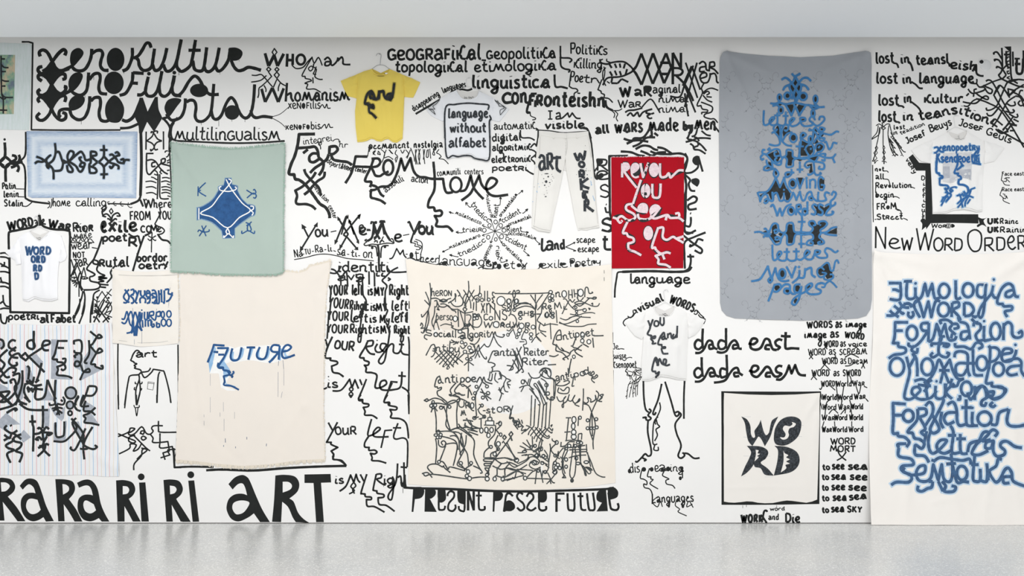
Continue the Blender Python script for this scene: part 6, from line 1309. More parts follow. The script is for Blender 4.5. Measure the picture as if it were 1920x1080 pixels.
# brush strokes, in zoomed photograph pixels
GREY = """
@1390,120,6
N black|black fill
P 602,170! 630,210! 602,250! 575,210!|545,245! 575,235! 600,265! 570,335!|630,240! 690,250! 650,335! 615,280!|605,300! 640,370! 605,420! 570,370!|505,460! 590,460! 560,570!|640,460! 710,465! 655,565! 610,510!|595,445! 625,445! 605,490!|405,455! 432,432! 460,455! 432,475!|765,480! 812,460! 850,488! 815,508!
O 515,360,24,25|690,365,32,32|426,382,14,25|442,522,16,25|830,400,15,32|802,558,10,22|335,635,20,22|568,640,20,24|690,635,22,16|582,828,30,36|690,805,15,18|775,845,15,24|778,745,14,12|900,738,15,12
P 370,760! 400,700 430,710! 430,830!|460,760! 490,710 520,720! 560,770! 475,840!|835,715! 860,745! 840,775! 815,745!|800,760! 830,790! 810,860! 800,850!|850,790! 930,790! 900,830! 920,850! 870,840!|840,830! 870,900! 800,900!|665,860! 730,890! 790,900! 700,960! 740,1030! 655,1030!
P 720,930! 800,920! 810,980! 770,1030! 730,980!|830,930! 880,900! 920,930! 900,980! 850,1000!
@1390,260,6
P 285,185! 400,130! 440,200! 400,280! 350,260!|480,215! 520,145! 560,150! 570,215! 620,235! 570,250! 560,305! 520,305! 510,250!|610,235! 655,210! 700,235! 655,255!|740,225! 820,180! 860,205! 820,255!|660,140! 700,140! 740,195! 660,195!|300,255! 340,280! 345,330! 270,345! 300,310!|370,370! 390,365! 405,390! 385,420!|505,395! 540,390! 545,410! 510,420!|730,300! 790,280! 800,380! 760,390! 770,330!
P 385,470! 425,560! 470,490! 500,560! 550,600! 545,690! 500,695! 480,600! 440,690! 400,610! 330,690! 300,620! 220,665! 200,640! 300,590!
P 630,440! 690,440! 655,540!|870,450! 930,450! 930,560! 880,560!
O 575,500,28,42|780,670,16,20|275,700,18,14|560,800,25,38|640,760,15,15|715,812,16,22
P 800,740! 860,740! 930,780! 960,750! 990,740! 980,800! 920,860! 830,860! 840,800!
@1390,400,6
P 340,150! 390,120! 400,180! 360,215! 400,260! 430,320! 380,335! 310,270! 340,220!|410,235! 440,215! 470,240! 440,260!|490,215! 530,125! 570,130! 590,215! 620,230! 590,250! 570,335! 525,335! 510,260!|620,228! 670,200! 740,228! 680,255!|765,100! 830,100! 850,130! 900,95! 950,100! 940,140! 890,200! 890,260! 910,340! 830,355! 760,340! 810,290! 780,230! 800,180!|940,225! 1070,165! 1070,235!|240,210! 290,190! 300,240! 260,260!
P 860,640! 890,610! 960,560! 1000,620! 1020,660! 1020,720! 960,740! 930,690! 880,700!
O 427,475,16,25|732,455,20,28|855,436,18,12|458,680,25,38|322,748,14,14|400,840,30,32|515,872,22,20|628,845,30,36|752,825,22,32|607,985,20,34|385,205,18,20|405,285,22,15|885,665,25,30
N blue|crown ornament
@1390,120,6
S 26|565,112 600,140 660,110|605,140 580,200 540,240 545,290 580,350 605,420|605,140 640,210 670,250 655,320 605,420 605,440|450,180 490,160 530,180 580,240 640,340 610,440|780,195 740,160 690,165 640,220 600,300 565,400|465,300 490,260 545,235|755,295 720,250 660,230
R 25|515,362,34,38|692,368,42,42
R 20|426,380,22,36|442,522,26,38|830,400,24,42|802,560,20,40
S 24|325,445 380,450 430,440 500,455 600,440 700,460 780,470 860,490 930,487|350,475 400,460|432,420 400,455 432,490|815,445 860,490 810,510 770,480|490,455 560,580! 605,480! 650,580! 720,470|605,430 590,460 610,500
N blue|word letters
S 22|252,525 248,660 270,690 310,670 320,630 350,600 370,610 340,650 320,670 350,690 400,670 403,550|370,580 435,580|400,670 430,690 490,680 497,540|465,587 525,587|497,680 530,690 560,660 595,620 570,610 540,650 560,700 620,690 660,650 660,610 710,610 715,640 665,655 700,700 780,695 800,670 765,640 770,610 800,590 825,635|870,635 880,600 920,600 925,640 850,700 780,650
N blue|word words
S 22|340,780 370,770 420,830 430,900 380,920 310,905|440,760 420,690 380,690 360,730 385,755 400,730|435,700 435,850|455,740 450,850 500,910 565,925|455,740 480,690 520,690 525,730 500,755 480,740|570,770 510,790 460,870|665,795 665,900 650,960|665,800 690,775 725,800 690,830 670,835 730,880 780,885 800,840 805,770|755,840 760,880|800,760 830,720 870,770 880,720 930,730 910,760 870,770|900,790 850,830 810,890|1090,770 1060,765 1000,800 920,785 880,790 890,830 930,840 910,870 870,850 840,790 800,750 760,750 770,730
R 22|582,835,38,48|775,848,22,34
N blue|word ants
S 22|610,930 700,930|655,880 650,1030 640,1060|730,930 720,970 770,1040 810,1000 805,930 780,900 730,930|780,945 775,970|830,960 840,910 890,895 925,930 900,980 850,1000 830,1030|880,925 860,950|930,890 950,880 980,960 1010,940 1030,890 1070,900
@1390,260,6
S 22|265,130 240,130 235,165 280,185 350,260 400,295 440,290 450,240 480,210 510,240 505,320 575,310 580,250 620,225 700,230 740,225 820,260 860,210|280,180 350,130 400,120 430,140 440,200 460,210 500,190 510,130 570,140 575,200 600,215 640,215 655,100|240,180 215,210 230,240 250,225|320,105 300,125 330,130|400,150 370,160 380,200 430,190|400,215 375,240 400,270 440,250|655,60 655,210 700,215 760,210 860,190 940,215 1020,215 1055,175|1020,215 1045,275|880,190 890,175 940,175 935,200|900,240 930,250 935,230|830,260 920,280 925,340 870,340 880,310|800,260 740,260 710,300 740,330 770,310|810,270 815,370 760,410 745,395|815,370 840,410 890,400 880,380|655,260 655,385|622,350 692,350|280,240 290,290 340,330|250,350 260,320 300,310|245,350 280,360 340,345 380,340|340,260 350,330
N blue|word moving
S 22|380,345 360,400 385,440 415,400 380,345|560,345 560,400 510,435 490,400 520,380 590,385|385,440 340,530 280,600 185,610 200,660 210,715|385,440 430,550! 480,440! 490,500 520,560 555,610|620,445 655,560! 700,450|730,460 735,560|770,460 770,560|770,480 800,460 830,480 830,560|925,460 890,430 865,470 870,560 910,580 930,530 890,520
R 22|573,510,38,50
D 12|730,445
N blue|word animals
S 22|215,690 240,640 280,630 310,690 350,700 360,620|345,600 350,700|350,630 390,610 410,650 430,700 470,690 475,610|480,690 520,710 560,660 580,610 615,690! 655,600! 680,690 710,690 740,620 780,600 800,660 840,700 870,700|255,700 280,680 300,700 270,730 250,715|800,650 760,660 770,690 800,690|865,600 860,690 900,705 950,690 935,640 950,605 990,620|1010,640 1030,600 1060,620 1040,670 1000,710 1010,760 1050,740 1050,715
D 12|475,578
N blue|word words again
S 24|325,770 350,745 370,780 400,865! 430,790! 455,865! 500,770 560,740|620,745 610,860|620,750 660,745 665,790 625,805 680,870|740,710 740,850|740,800 700,790 685,830 710,860 740,830|850,760 820,740 795,770 830,820 820,855 780,845|920,760 880,740 870,780 910,820 900,860 850,850|940,760 980,740 1000,770 960,820 950,860 1010,855 1030,830 1010,820
R 22|555,815,34,44
N blue|word ants again
@1390,400,6
S 22|675,0 680,100 670,200 700,215 770,215 800,170 760,130 765,95 810,90 830,130 800,140|635,97 715,97|143,215 200,210 250,230 300,250 340,300 380,350 430,340 450,280 480,235 510,260 515,350 580,340 595,270 620,235 700,240 790,240 800,290 750,310 730,350 790,360 800,330 770,320|230,225 300,220 340,140 370,115 405,130 420,190 460,220 500,200 515,120 575,115 590,200 620,215 670,210|250,180 270,175 290,200 320,215|245,275 260,255 290,260 330,230|360,205 385,185 410,200 385,225 365,215|370,280 400,265 430,280 400,300 370,290|870,130 870,100 930,90 960,120 930,160 885,190 900,220 960,210 1010,170 1070,155|890,140 880,130|890,225 870,270 920,310 920,340 870,350 860,330 890,320|930,230 1000,245 1070,250|670,240 670,390|640,345 710,345
N blue|word letters again
S 22|345,355 350,500 370,530 400,510 450,450 425,430 400,470 420,520 470,535 505,510 510,395|475,435 540,435|510,510 550,535 600,530 615,500 615,395|580,430 650,430|615,510 660,525 700,500 765,440 730,420 705,470 730,515 790,515 820,450 830,420 880,425 870,455 830,465 870,500 950,500 960,470 935,430 955,395 1000,405 1050,440 1085,420
N blue|word moving again
S 24|110,765 200,745 250,680 295,600! 335,740! 380,620! 400,700 430,750 480,765 535,755|335,720 300,750 320,780 345,750 335,720|505,600 565,720! 610,595|650,640 640,720 570,785|645,725 700,720 715,620|715,640 780,615 790,690 830,720
R 24|458,680,36,52
S 20|930,640 890,610 850,640 860,700 900,720 950,680 900,665|900,600 950,560 980,570 1000,640 1030,640 1050,550 1075,530 1090,565|930,690 930,740 990,750 1030,720 1020,690 990,690|990,760 1030,790 1070,835|990,760 950,790 930,830 900,830
D 12|645,605
N blue|word pages
S 24|370,800 350,860 300,990|370,805 430,800 440,840 400,880 360,880|440,840 490,800 540,810 545,870 570,905 610,905|540,850 490,850 480,890 520,905 550,880|660,800 600,810 595,880 640,890 670,830 660,900 640,970 600,1030 565,1010 590,960 660,910 720,880 790,820 780,790 730,820 725,870 770,910 870,905 890,870 840,840 850,800 900,785 940,800
"""

# brush strokes, in zoomed photograph pixels
SMALL = """
#future
@310,480,4.909
N whitepaint|white underpaint behind the word
P 400,985! 440,840! 600,830! 720,880! 640,960! 540,1000! 560,1080! 410,1080!
P 600,960! 620,870 700,830 820,830 960,820 1160,830 1140,900 1100,950 960,985 780,960 640,985!
@310,680,5.144
P 440,90! 500,0! 560,60! 620,130! 580,230! 690,270! 600,270! 540,240! 520,110! 480,80!
@310,480,4.909
N lightblue|pale blue shading of the word
P 400,985! 455,830! 470,850! 440,980! 412,1075!
P 500,1020! 580,870! 600,850! 545,970! 600,1050! 560,1050!
S 20|625,880 620,940 650,960 700,930 720,850|770,955 805,850|860,860 860,930 900,950 940,930 960,850|960,980 1010,920|1055,960 1065,850|1100,860 1110,920 1160,930
@310,680,5.144
P 515,30! 560,20! 640,100! 600,140! 580,150! 590,200! 690,230! 600,225! 565,180! 560,60!
P 425,0! 465,0! 430,100!
@310,480,4.909
N darkblue|word future
S 20|548,825 450,818! 430,880 392,980|445,882 490,885|480,848 580,848! 545,930 490,1020 535,1030! 540,1050 590,1060 600,1080|490,908 545,908|620,850 605,910 610,950 640,962 680,940 705,840|750,842 830,842|790,845 765,955|872,838 845,900 855,940 900,950 930,920 950,830|1055,825 1000,820 975,850 990,880 1050,885|1055,825 1045,955|1040,890 990,950 955,980|1080,880 1130,870 1160,840 1130,818 1095,840 1075,900 1100,940 1195,910
@310,680,5.144
S 18|515,0 510,40 560,45! 565,70 600,80 630,120 660,100 655,80|625,120 650,130 640,145|630,115 565,130! 575,180 570,215 640,225 712,262
N speck|paint drips
L 2|436,110 436,480|563,380 563,470|375,500 375,605|530,480 530,520|670,475 670,540|1090,90 1088,330|1145,60 1145,220|1130,280 1118,340|568,540 568,660
L 5|580,730 582,770|563,795 563,810|680,808 680,825|978,780 975,805|788,715 788,740
@310,480,4.909
L 3|1045,965 1042,1010|1085,960 1092,1040
#green
@310,240,3.858
N halo|blue halo
P 228,575! 270,565 340,520 385,450! 385,425 425,412! 435,362! 485,362! 490,410! 530,420 530,455! 560,510 600,550! 655,565 655,630 625,645! 560,690 510,730! 510,800! 420,805! 410,750! 340,690 265,665! 230,672!
N darkblue|large blue diamond emblem
P 236,580! 275,570 345,525 390,455! 392,430 428,418! 440,368! 480,368! 485,412! 522,425 525,455! 555,512 598,556! 650,570 650,625 620,638! 555,685 505,728! 505,795! 425,800! 415,745! 345,683 265,658! 237,668!
N darkblue|four small blue signs around the diamond
S 9|242,425 240,495|297,398 245,455 300,497|262,452 245,460|592,452 640,480 660,470 650,448 640,455|595,510 640,475 662,490 655,510 640,505|268,708 300,785|302,708 250,785|240,755 250,740 280,755 320,750 322,735|585,685 620,700|628,680 600,710 600,745 625,740 610,700 590,710|605,740 560,765 558,745|610,745 645,765 650,745
N whitepaint|white letters drawn inside the diamond
S 8|462,372 480,395 400,490 340,570 260,620 350,650 455,725 540,650 620,600 560,545 480,440 445,375|402,455 395,435 410,425|405,455 460,462 505,452|505,455 520,440 508,428|248,582 248,665|620,600 640,590 640,570 620,568|620,600 640,615 630,635|455,725 470,760 455,770 445,750 460,725|460,765 430,795 430,780|465,765 495,795 498,780
#cloth2
@200,490,6.353
N darkblue|mirrored blue word on the upper line
S 22|220,335 270,420 240,490 200,490|268,335 205,420 250,480 275,485|285,345 320,335 325,380 290,410 320,450 320,490 290,500|300,400 325,400|340,345 365,400 345,480 370,500|388,345 345,480|408,345 408,395 430,420 455,395 455,345|405,500 400,450 430,430 465,450 462,500|475,375 490,350 515,365 520,420 480,420 480,385 520,380|540,350 570,345 590,370 600,430 550,410 550,385 590,385|480,450 520,440 510,490 480,500|540,440 580,430 600,440 570,490 540,490|520,500 500,480|600,440 600,495 560,500|625,345 630,490 600,500|655,335 660,490|625,390 660,390|675,480 690,490 690,345|695,340 740,335 740,385 780,400 750,460 710,480|790,370 775,400 795,400
N darkblue|mirrored blue word on the lower line
S 20|180,683 215,685 245,600 280,740 310,780 300,840 245,857|180,725 230,735 290,600 320,700 335,890|340,600 310,740 330,760|345,600 375,720 360,890|395,600 370,720 340,890|400,600 400,680 350,780 300,860|425,610 420,680 400,740 425,830|370,760 400,800 425,830|455,600 455,680 485,690 490,600|505,690 515,600|520,605 560,600 560,640 525,650 580,700 600,600|600,610 640,600 640,650 605,655|430,700 435,790|465,700 465,780|495,700 500,780|500,710 530,700 530,770|540,710 545,780 570,770 560,740|600,720 600,780 630,780 630,745 605,745
R 18|672,635,18,38|745,628,26,38|680,730,28,42|745,732,28,42
D 10|422,582
N speck|blue drips
L 3|310,505 315,600|422,840 422,980|335,930 335,990|745,480 740,550|760,310 758,345|600,565 600,590
#red
@1130,280,4.5
N black|black shadow strokes
S 28|165,118 165,240|170,120 205,120 215,160 190,190 290,320|330,118 345,240! 390,110!|485,118 488,235 540,235 560,210 600,220|330,260 255,470|422,290 425,395 470,410 485,290|255,465 200,470 200,520 260,550 270,590 210,600 150,560 85,580|250,480 290,510|290,510 310,590 380,595 470,530 490,490|420,580 540,560 640,580 680,610|210,600 170,700 215,720 260,750 260,790 210,800 220,850 280,870 325,895|465,660 410,820 440,850 490,890 530,870 570,870|500,880 520,930|440,900 470,920 470,970 540,980 570,1000|470,665 510,670 500,740 540,770 600,740 680,790|560,215 570,240|600,215 680,180
O 275,175,46,68|432,178,48,68|362,352,46,66|340,500,50,52|442,515,50,54|384,708,46,66
N pink|pink letters of revol you see on
S 20|165,120 163,238|170,122 210,125 218,160 180,185 285,325|318,118 340,235! 385,115!|483,120 486,228 530,232 555,205 570,240 600,215 640,180 682,180|322,258 255,460|418,292 420,390 445,410 480,395 488,290|255,462 205,470 200,510 260,545 272,580 215,600 160,565 125,590 145,620 165,600|85,575 130,590|240,475 300,520 370,530|295,545 310,585 380,590 430,560 485,490|400,560 440,585 540,555 570,580 640,580 682,610|540,560 530,600|610,545 640,540 645,570|215,600 170,700 200,710 215,735 255,750 260,780 215,795! 220,845 270,865 325,895|468,660 415,820 440,830 450,850 490,880 540,870 572,880|500,880 520,930|500,880 445,900! 470,930 470,965 530,975 572,1000|470,665 510,665 505,740 540,765 590,740 620,755 682,790|620,755 682,735
O 432,175,42,60|362,352,40,60|384,708,40,60
P 172,122! 215,125 224,160 205,185 175,190!
P 238,195 234,160 252,122 282,115 306,132 308,160 285,188! 255,205
P 298,525! 293,490 315,460 350,454 376,472 383,508 374,542! 330,530
P 402,558! 392,520 408,482 442,464 474,474 488,494!
S 16|242,190 250,222 275,238 304,230
#stripe
@0,560,5.4
N wash|grey wash shapes
P 522,412! 590,412! 560,600! 580,700! 600,770! 735,820! 520,812!|320,580! 370,560! 440,640! 400,700!|262,670! 320,730! 350,830! 260,840!|745,600! 800,560! 840,600! 850,740! 760,700!|920,500! 975,540! 920,640! 1035,720! 820,830! 860,720! 850,600!
P 150,940! 230,760! 240,1000! 190,1060!|0,860! 80,900! 80,960! 0,940!|430,1000! 480,900! 560,1030! 400,1030!
O 720,960,55,60|20,470,22,40
@0,740,5.4
P 0,250! 65,185! 210,300! 60,310! 100,400! 0,330!|245,355! 318,430! 240,485! 190,420!|440,150! 508,140! 500,320! 455,330!|500,110! 600,200! 665,110! 650,240! 625,268! 560,210!|545,290! 570,275! 580,430! 660,425! 660,265! 680,265! 670,460! 545,465!|720,280! 800,270! 860,440! 840,470! 800,420!|860,60! 975,130! 920,180! 1010,310! 870,290! 880,180! 840,160!
O 710,105,32,35
@0,560,5.4
N black|letters o c d e
S 24|0,410 35,430 40,480 10,510|165,430 130,420 95,450 95,490 130,510 170,490|320,420 285,440 285,490 330,510 355,480 340,430 320,420|348,325 345,430 350,500|430,480 500,460 500,430 450,430 430,480 450,520 500,522|440,490 290,590! 260,550! 215,590! 265,625! 300,590! 455,745|215,590 190,555 130,580 95,640 130,680 175,670 170,640|165,530 130,520 100,550 130,590 190,600
N black|letters f j k with faces
S 22|690,428 590,428! 575,500 560,560 535,610 580,615! 585,640 640,650 665,700 640,725 620,710|590,498 655,500|630,610 665,610 650,660 580,690! 590,720 580,770 650,780 700,790 735,808|755,465 755,428! 825,428 825,540 780,550 755,540 755,520|780,550 820,560 825,620 800,680 760,680 765,640 800,640 830,700 850,740 910,740 900,710 850,745 815,825|770,600 755,580 790,560|905,420 905,560 860,640 890,655|920,330 985,385 1000,400 1035,390 1010,365 985,390 940,460 910,470! 970,540 1000,550 1040,530 1010,505 980,550 925,655 965,665 970,685 1000,700 1040,710 1040,680 1020,685
N black|heavy woven signs of the middle
S 24|80,515 0,600 50,665 0,740|0,800 60,740 110,700 165,710 150,750 130,740|0,700 60,790 105,790|0,810 40,850 80,850|130,780 200,760 190,850 150,900 180,1000 230,1080|230,725 230,860 190,1000 160,1080|120,860 110,830 150,820 170,900 140,970 60,1040 0,1045|0,950 100,945 0,1050|0,950 130,1080|280,680 300,710 290,820|425,650 400,760 375,830|270,830 350,880 430,870|300,820 330,860 350,790|260,860 250,950 310,1050|250,870 330,840|280,890 330,930 370,900 360,1000 400,1020 460,980 485,820|360,880 370,910 440,920|400,820 360,850|280,900 300,950|320,900 340,950|485,820 570,1020|567,820 555,1040
R 22|720,955,55,58
S 22|900,885 870,980 820,1080|900,885 970,890 980,930 940,980 870,980|870,1040 850,1080|800,980 770,1030 770,1080
@0,740,5.4
S 24|0,150 130,110 180,60 190,0|180,60 250,90 280,98|200,90 300,150 490,155|70,185 150,140 175,150 150,165|130,110 0,0|250,20 310,75|330,205 335,300 345,350 340,575|300,272 370,272|438,110 440,250 435,340|385,350 400,335 430,360 440,430 450,520|500,350 470,330 440,380 440,430|440,380 500,385 530,390 500,410 470,400|340,400 400,390 440,360|400,460 370,450 400,430 430,460|480,420 440,500 450,560 510,620|390,540 430,520 400,520|500,510 470,500 450,560 385,625
S 24|75,310 50,340 80,370 130,390 180,360|45,405 100,440 130,390 220,450|110,305 120,320|40,465 100,430|220,400 150,430 150,470 220,490 210,530 165,570 230,600 200,685|130,440 130,470 65,510 85,540 145,560 75,600 110,690
S 22|565,280 570,400 590,430 640,420 655,390 655,270|545,470 640,475 700,440 780,340 740,260|725,240 790,310 850,400 850,500 940,550 985,530 960,510|775,235 740,300 840,480|870,340 810,480 760,560 720,545 730,525|940,325 870,450 850,540 858,655|815,545 850,550 890,545 890,525
S 22|870,60 850,160 920,170 968,208|970,130 900,190 850,210 870,240 860,280 930,290 1008,308|850,0 820,110 905,115|800,20 760,100 780,150 820,165
R 20|712,105,35,38|713,187,20,22
S 20|505,80 510,105 560,90 550,0|640,20 660,60 640,100 580,90|620,50 640,70|530,140 590,130 640,140|540,165 580,150 635,190|560,120 590,170 575,205|580,100 600,190 610,205|560,60 580,160
#blue
@0,230,5.4
N black|mirrored heart lettering
S 24|558,208 565,300 540,380 490,420 470,440|370,345 430,370 500,430 540,480 545,575|355,415 385,395 440,395 500,340 520,330|565,305 600,300 630,380 640,410 620,480 545,490|500,340 470,380 490,450 500,465|475,400 480,450 500,462|640,380 690,400 740,340 745,300 710,290 685,340 700,390 770,440 800,490 830,490 860,420 830,400 805,360 830,350|640,410 700,390 770,330 820,295 850,330 870,380 920,370|680,430 690,490 730,500 735,470 690,410|830,400 810,440 850,450|920,290 920,400 905,430 910,510|920,292 970,300 975,330 930,345 990,400|905,440 960,460 980,490 960,510 910,510|990,400 940,440|1052,228 1052,340 1000,400|1052,340 1110,400 1160,420 1200,440 1200,475|1052,570 1052,450 1000,400|1052,450 1110,390 1180,340 1210,330 1190,300 1165,310|1015,278 1090,278|1018,525 1095,522|1110,330 1140,325 1180,370 1200,400 1250,410 1250,370 1220,380|1160,420 1130,460 1110,440|1250,420 1270,380 1315,380
#doc
@0,70,6
N darkink|black sign drawn on the picture
S 18|15,210 18,500 22,640 40,700 40,860|18,245 60,245|20,310 50,340 100,343|15,387 70,387|20,480 60,495 105,495|15,550 65,550|25,640 60,675 150,678|50,700 70,680|0,670 40,700|0,820 85,822
#yellow
@640,60,5.4
N black|word and with a small face
S 24|330,680 300,680 300,640 330,640 345,690|330,650 310,610 270,640 245,730 280,740! 290,760 325,750 330,780 290,770 290,820 320,840 362,885|330,690 370,690 390,620|390,610 385,690|395,620 430,610 440,660 470,690 510,640 480,640 465,670 490,695 520,670 540,530|520,670 500,700
#language
@640,60,5.4
N black|word language
S 17|1050,1080 1055,780 1150,745 1280,730 1400,740 1490,750 1485,800|1500,850 1515,885 1500,920 1505,1080
T 110 19|1080,885 1490,880|language
N black|word without
T 110 19|1095,1030 1470,1030|without
@640,240,5.4
N black|word alfabet and drawn border
T 110 18|1085,210 1470,205|alfabet
S 15|1050,0 1065,290 1130,285 1180,295 1240,285 1310,285 1350,310 1420,325 1495,320 1505,150 1500,0
@640,60,5.4
N blackthin|drawn angular wings on the sleeves
S 6|1000,690! 880,780! 955,845!|1000,690 960,740 930,760 950,790! 890,790 930,800 955,845|1545,690! 1670,780! 1610,850!|1545,690 1590,740 1600,760 1630,760 1650,780 1610,800 1610,850|1580,700 1600,740
N greyink|small print at the collar
S 4|1248,660 1250,678 1262,668 1268,680 1275,668|1285,675 1295,664 1300,678 1310,668 1318,680 1328,665 1342,670
#youme
@1140,500,4.91
N char2|word you
S 17|365,495 385,560 360,620 395,635! 395,650 430,640 425,660 390,665 410,690 405,710 440,705|410,485 380,570
T 70 16|415,558 470,555|o
T 85 16|468,545 520,545|U
N char2|word and
S 17|500,625 480,640 455,710 490,720! 495,740 520,740 520,750 490,755 500,795 515,802 550,800|490,625 510,610 520,660 540,665|515,640 490,655 500,670 520,660|545,615 545,660|545,630 570,615 580,655 600,660 630,620|632,545 628,655|600,620 590,650 625,650
N char2|word me
S 18|450,915 455,880 430,840 400,950 430,965! 440,985 465,970 455,1000 440,1010 440,1025|430,850 450,890 470,850 490,890 520,900 530,860 510,855 505,890 530,910 565,900|440,900 465,905
N greyink|small print at the collar
S 4|498,436 510,440 520,434 535,440|518,455 520,446 530,456 540,446 550,455 565,448
L 2|460,445 515,447
#word
@0,390,5.4
N navy|word word
T 95 19|270,480 360,480|W
T 84 19|355,480 420,480|O
T 90 19|420,485 475,485|R
T 87 19|480,480 540,480|D
N navy|letters ord
T 73 19|330,560 385,560|O
T 78 19|385,565 430,565|R
T 76 19|435,562 485,562|D
N navy|letters rd
T 73 19|352,650 400,650|R
T 69 19|405,648 458,648|D
N navy|letter d
T 78 19|362,732 418,732|D
#xeno
@1620,220,6
N photo|faded grey photograph print
P 870,410! 1200,400! 1190,720! 1100,690! 950,750! 868,730!
N photo2|darker window panes of the print
P 870,560! 945,560! 945,690! 870,700!|1010,600! 1185,590! 1180,710! 1060,680!
N blue2|word xenopoetry
S 21|775,350 810,345 840,390 880,400|850,340 800,400 775,405
T 95 16|860,390 1290,385|enopoetRy
S 22|1280,360 1220,430 1245,440 1280,435
N blue2|word ksenopoetri with two blue faces
T 110 19|790,520 1290,520|KsenoPoetRi
S 22|800,500 800,620 825,640! 825,660 860,670 860,690 830,695! 830,760 860,770 910,775 930,800 900,820 890,805|1030,420 1030,540 995,630 1040,640! 1035,660 1065,675 1070,700 1045,710! 1045,760 1100,770 1140,800 1145,850 1120,870 1100,840|1060,500 1080,550 1040,590 1020,600|1080,540 1100,560|1200,520 1300,535
S 18|890,800 920,870 870,920 850,960|890,850 960,880 900,960|920,870 850,1000|960,890 920,930 900,960|950,850 980,830 950,810 1000,790 1025,800|940,820 960,860|860,910 930,900|1020,890 1100,880 1210,910|1100,840 1120,900 1040,1020|1050,870 1070,930 1030,980|1150,900 1080,940 1095,1020|1150,850 1180,820 1230,800|1180,830 1150,900 1120,960 1120,1010|1170,930 1140,980|1080,860 1100,900
#worker
@960,240,5.4
N blackbrush|word art
T 190 26|262,445 425,440|_aR
S 28|455,290 450,400 465,435 495,450|415,315 495,305
N blackbrush|word worker painted down the leg
S 28|630,260 665,335 685,270 720,325 740,235|680,440 685,510|680,440 720,445 720,480 690,490 735,515|690,520 700,640|770,515 700,580 780,620|715,660 720,710 760,705|710,650 770,655|715,685 750,680|735,740 735,850|745,790 825,850
R 26|703,378,26,26|755,760,16,28
N speck|paint splashes on the trousers
O 345,550,12,14|330,585,8,6|365,500,8,8|340,700,10,5|380,560,8,5|745,440,5,7|760,480,6,4|690,570,5,8|350,470,20,5|320,520,6,4|410,500,5,3
D 3|300,480 330,470 400,480 395,530 310,560 420,515 350,640 345,610 740,185 225,602 750,420 770,440 735,490 790,440 735,530 650,480 355,665 325,680 370,600 385,580 330,545 405,545
N speckblue|light blue paint splashes
D 4|250,400 275,600 250,650 265,570 800,560 830,730 800,510 825,720 210,750 805,580
S 5|795,540 800,590|815,690 835,745|250,640 255,660
#cream2
@1330,720,3.858
N black|four flame shaped letters
P 230,235! 270,255 295,300 300,360 315,388 330,380 325,340 345,310 360,285 370,258! 385,320 395,350 410,370 430,350 440,300 455,260 497,235! 465,300 440,380 400,450! 375,400 355,380 340,400 310,448! 280,410 265,340 255,280
P 465,385 475,320 510,265 560,238 620,238 660,265 662,320 640,380 590,425 540,445 490,440 470,420
H 510,385 540,385 550,360 530,325 545,300 580,305 600,290 595,275 615,280 625,290 610,310 580,320 570,345 575,370 560,395 530,402
P 270,447! 360,450 410,470 425,500 405,540 370,570 420,610 465,662! 400,655 370,610 330,600 320,580! 300,610 265,645 228,668! 255,600 285,540 300,490
H 333,475! 355,480 348,500 365,505 345,520 355,530 325,560! 335,510
P 470,447! 560,455 630,490 652,545 635,600 580,640 465,662! 490,560 495,480
H 535,480! 535,560 515,640! 555,610 550,585 580,575 555,560 580,545 555,530 570,515 545,500
"""
# ------------------------------------------------------------ materials
def srgb(h):
    h = h.lstrip('#'); v = [int(h[i:i + 2], 16) / 255 for i in (0, 2, 4)]
    return tuple((c / 12.92 if c <= .04045 else ((c + .055) / 1.055) ** 2.4) for c in v) + (1,)

def base_mat(name, col, rough=.9, spec=.3):
    m = bpy.data.materials.new(name); m.use_nodes = True
    nt = m.node_tree; b = nt.nodes['Principled BSDF']
    b.inputs['Base Color'].default_value = col if len(col) == 4 else (*col, 1)
    b.inputs['Roughness'].default_value = rough; b.inputs['Specular IOR Level'].default_value = spec
    return m, nt, b

def coords(nt, scale=(1, 1, 1)):
    t = nt.nodes.new('ShaderNodeTexCoord'); m = nt.nodes.new('ShaderNodeMapping')
    m.inputs['Scale'].default_value = scale; nt.links.new(t.outputs['Object'], m.inputs['Vector'])
    return m.outputs['Vector']

def mix(nt, fac, a, b):
    n = nt.nodes.new('ShaderNodeMix'); n.data_type = 'RGBA'
    if hasattr(fac, 'links'): nt.links.new(fac, n.inputs[0])
    else: n.inputs[0].default_value = fac
    for v, i in ((a, 6), (b, 7)):
        if hasattr(v, 'links'): nt.links.new(v, n.inputs[i])
        else: n.inputs[i].default_value = v
    return n.outputs[2]

def noise_tex(nt, vec, scale, detail=3, rough=.5):
    n = nt.nodes.new('ShaderNodeTexNoise'); n.inputs['Scale'].default_value = scale
    n.inputs['Detail'].default_value = detail; n.inputs['Roughness'].default_value = rough
    nt.links.new(vec, n.inputs['Vector']); return n.outputs['Fac']

def ramp(nt, fac, p0, p1, c0=(0, 0, 0, 1), c1=(1, 1, 1, 1)):
    r = nt.nodes.new('ShaderNodeValToRGB'); e = r.color_ramp.elements
    e[0].position = p0; e[1].position = p1; e[0].color = c0; e[1].color = c1
    nt.links.new(fac, r.inputs[0]); return r.outputs[0]

def bump(nt, b, h, strength, dist=.002):
    n = nt.nodes.new('ShaderNodeBump'); n.inputs['Strength'].default_value = strength; n.inputs['Distance'].default_value = dist
    nt.links.new(h, n.inputs['Height']); nt.links.new(n.outputs[0], b.inputs['Normal'])

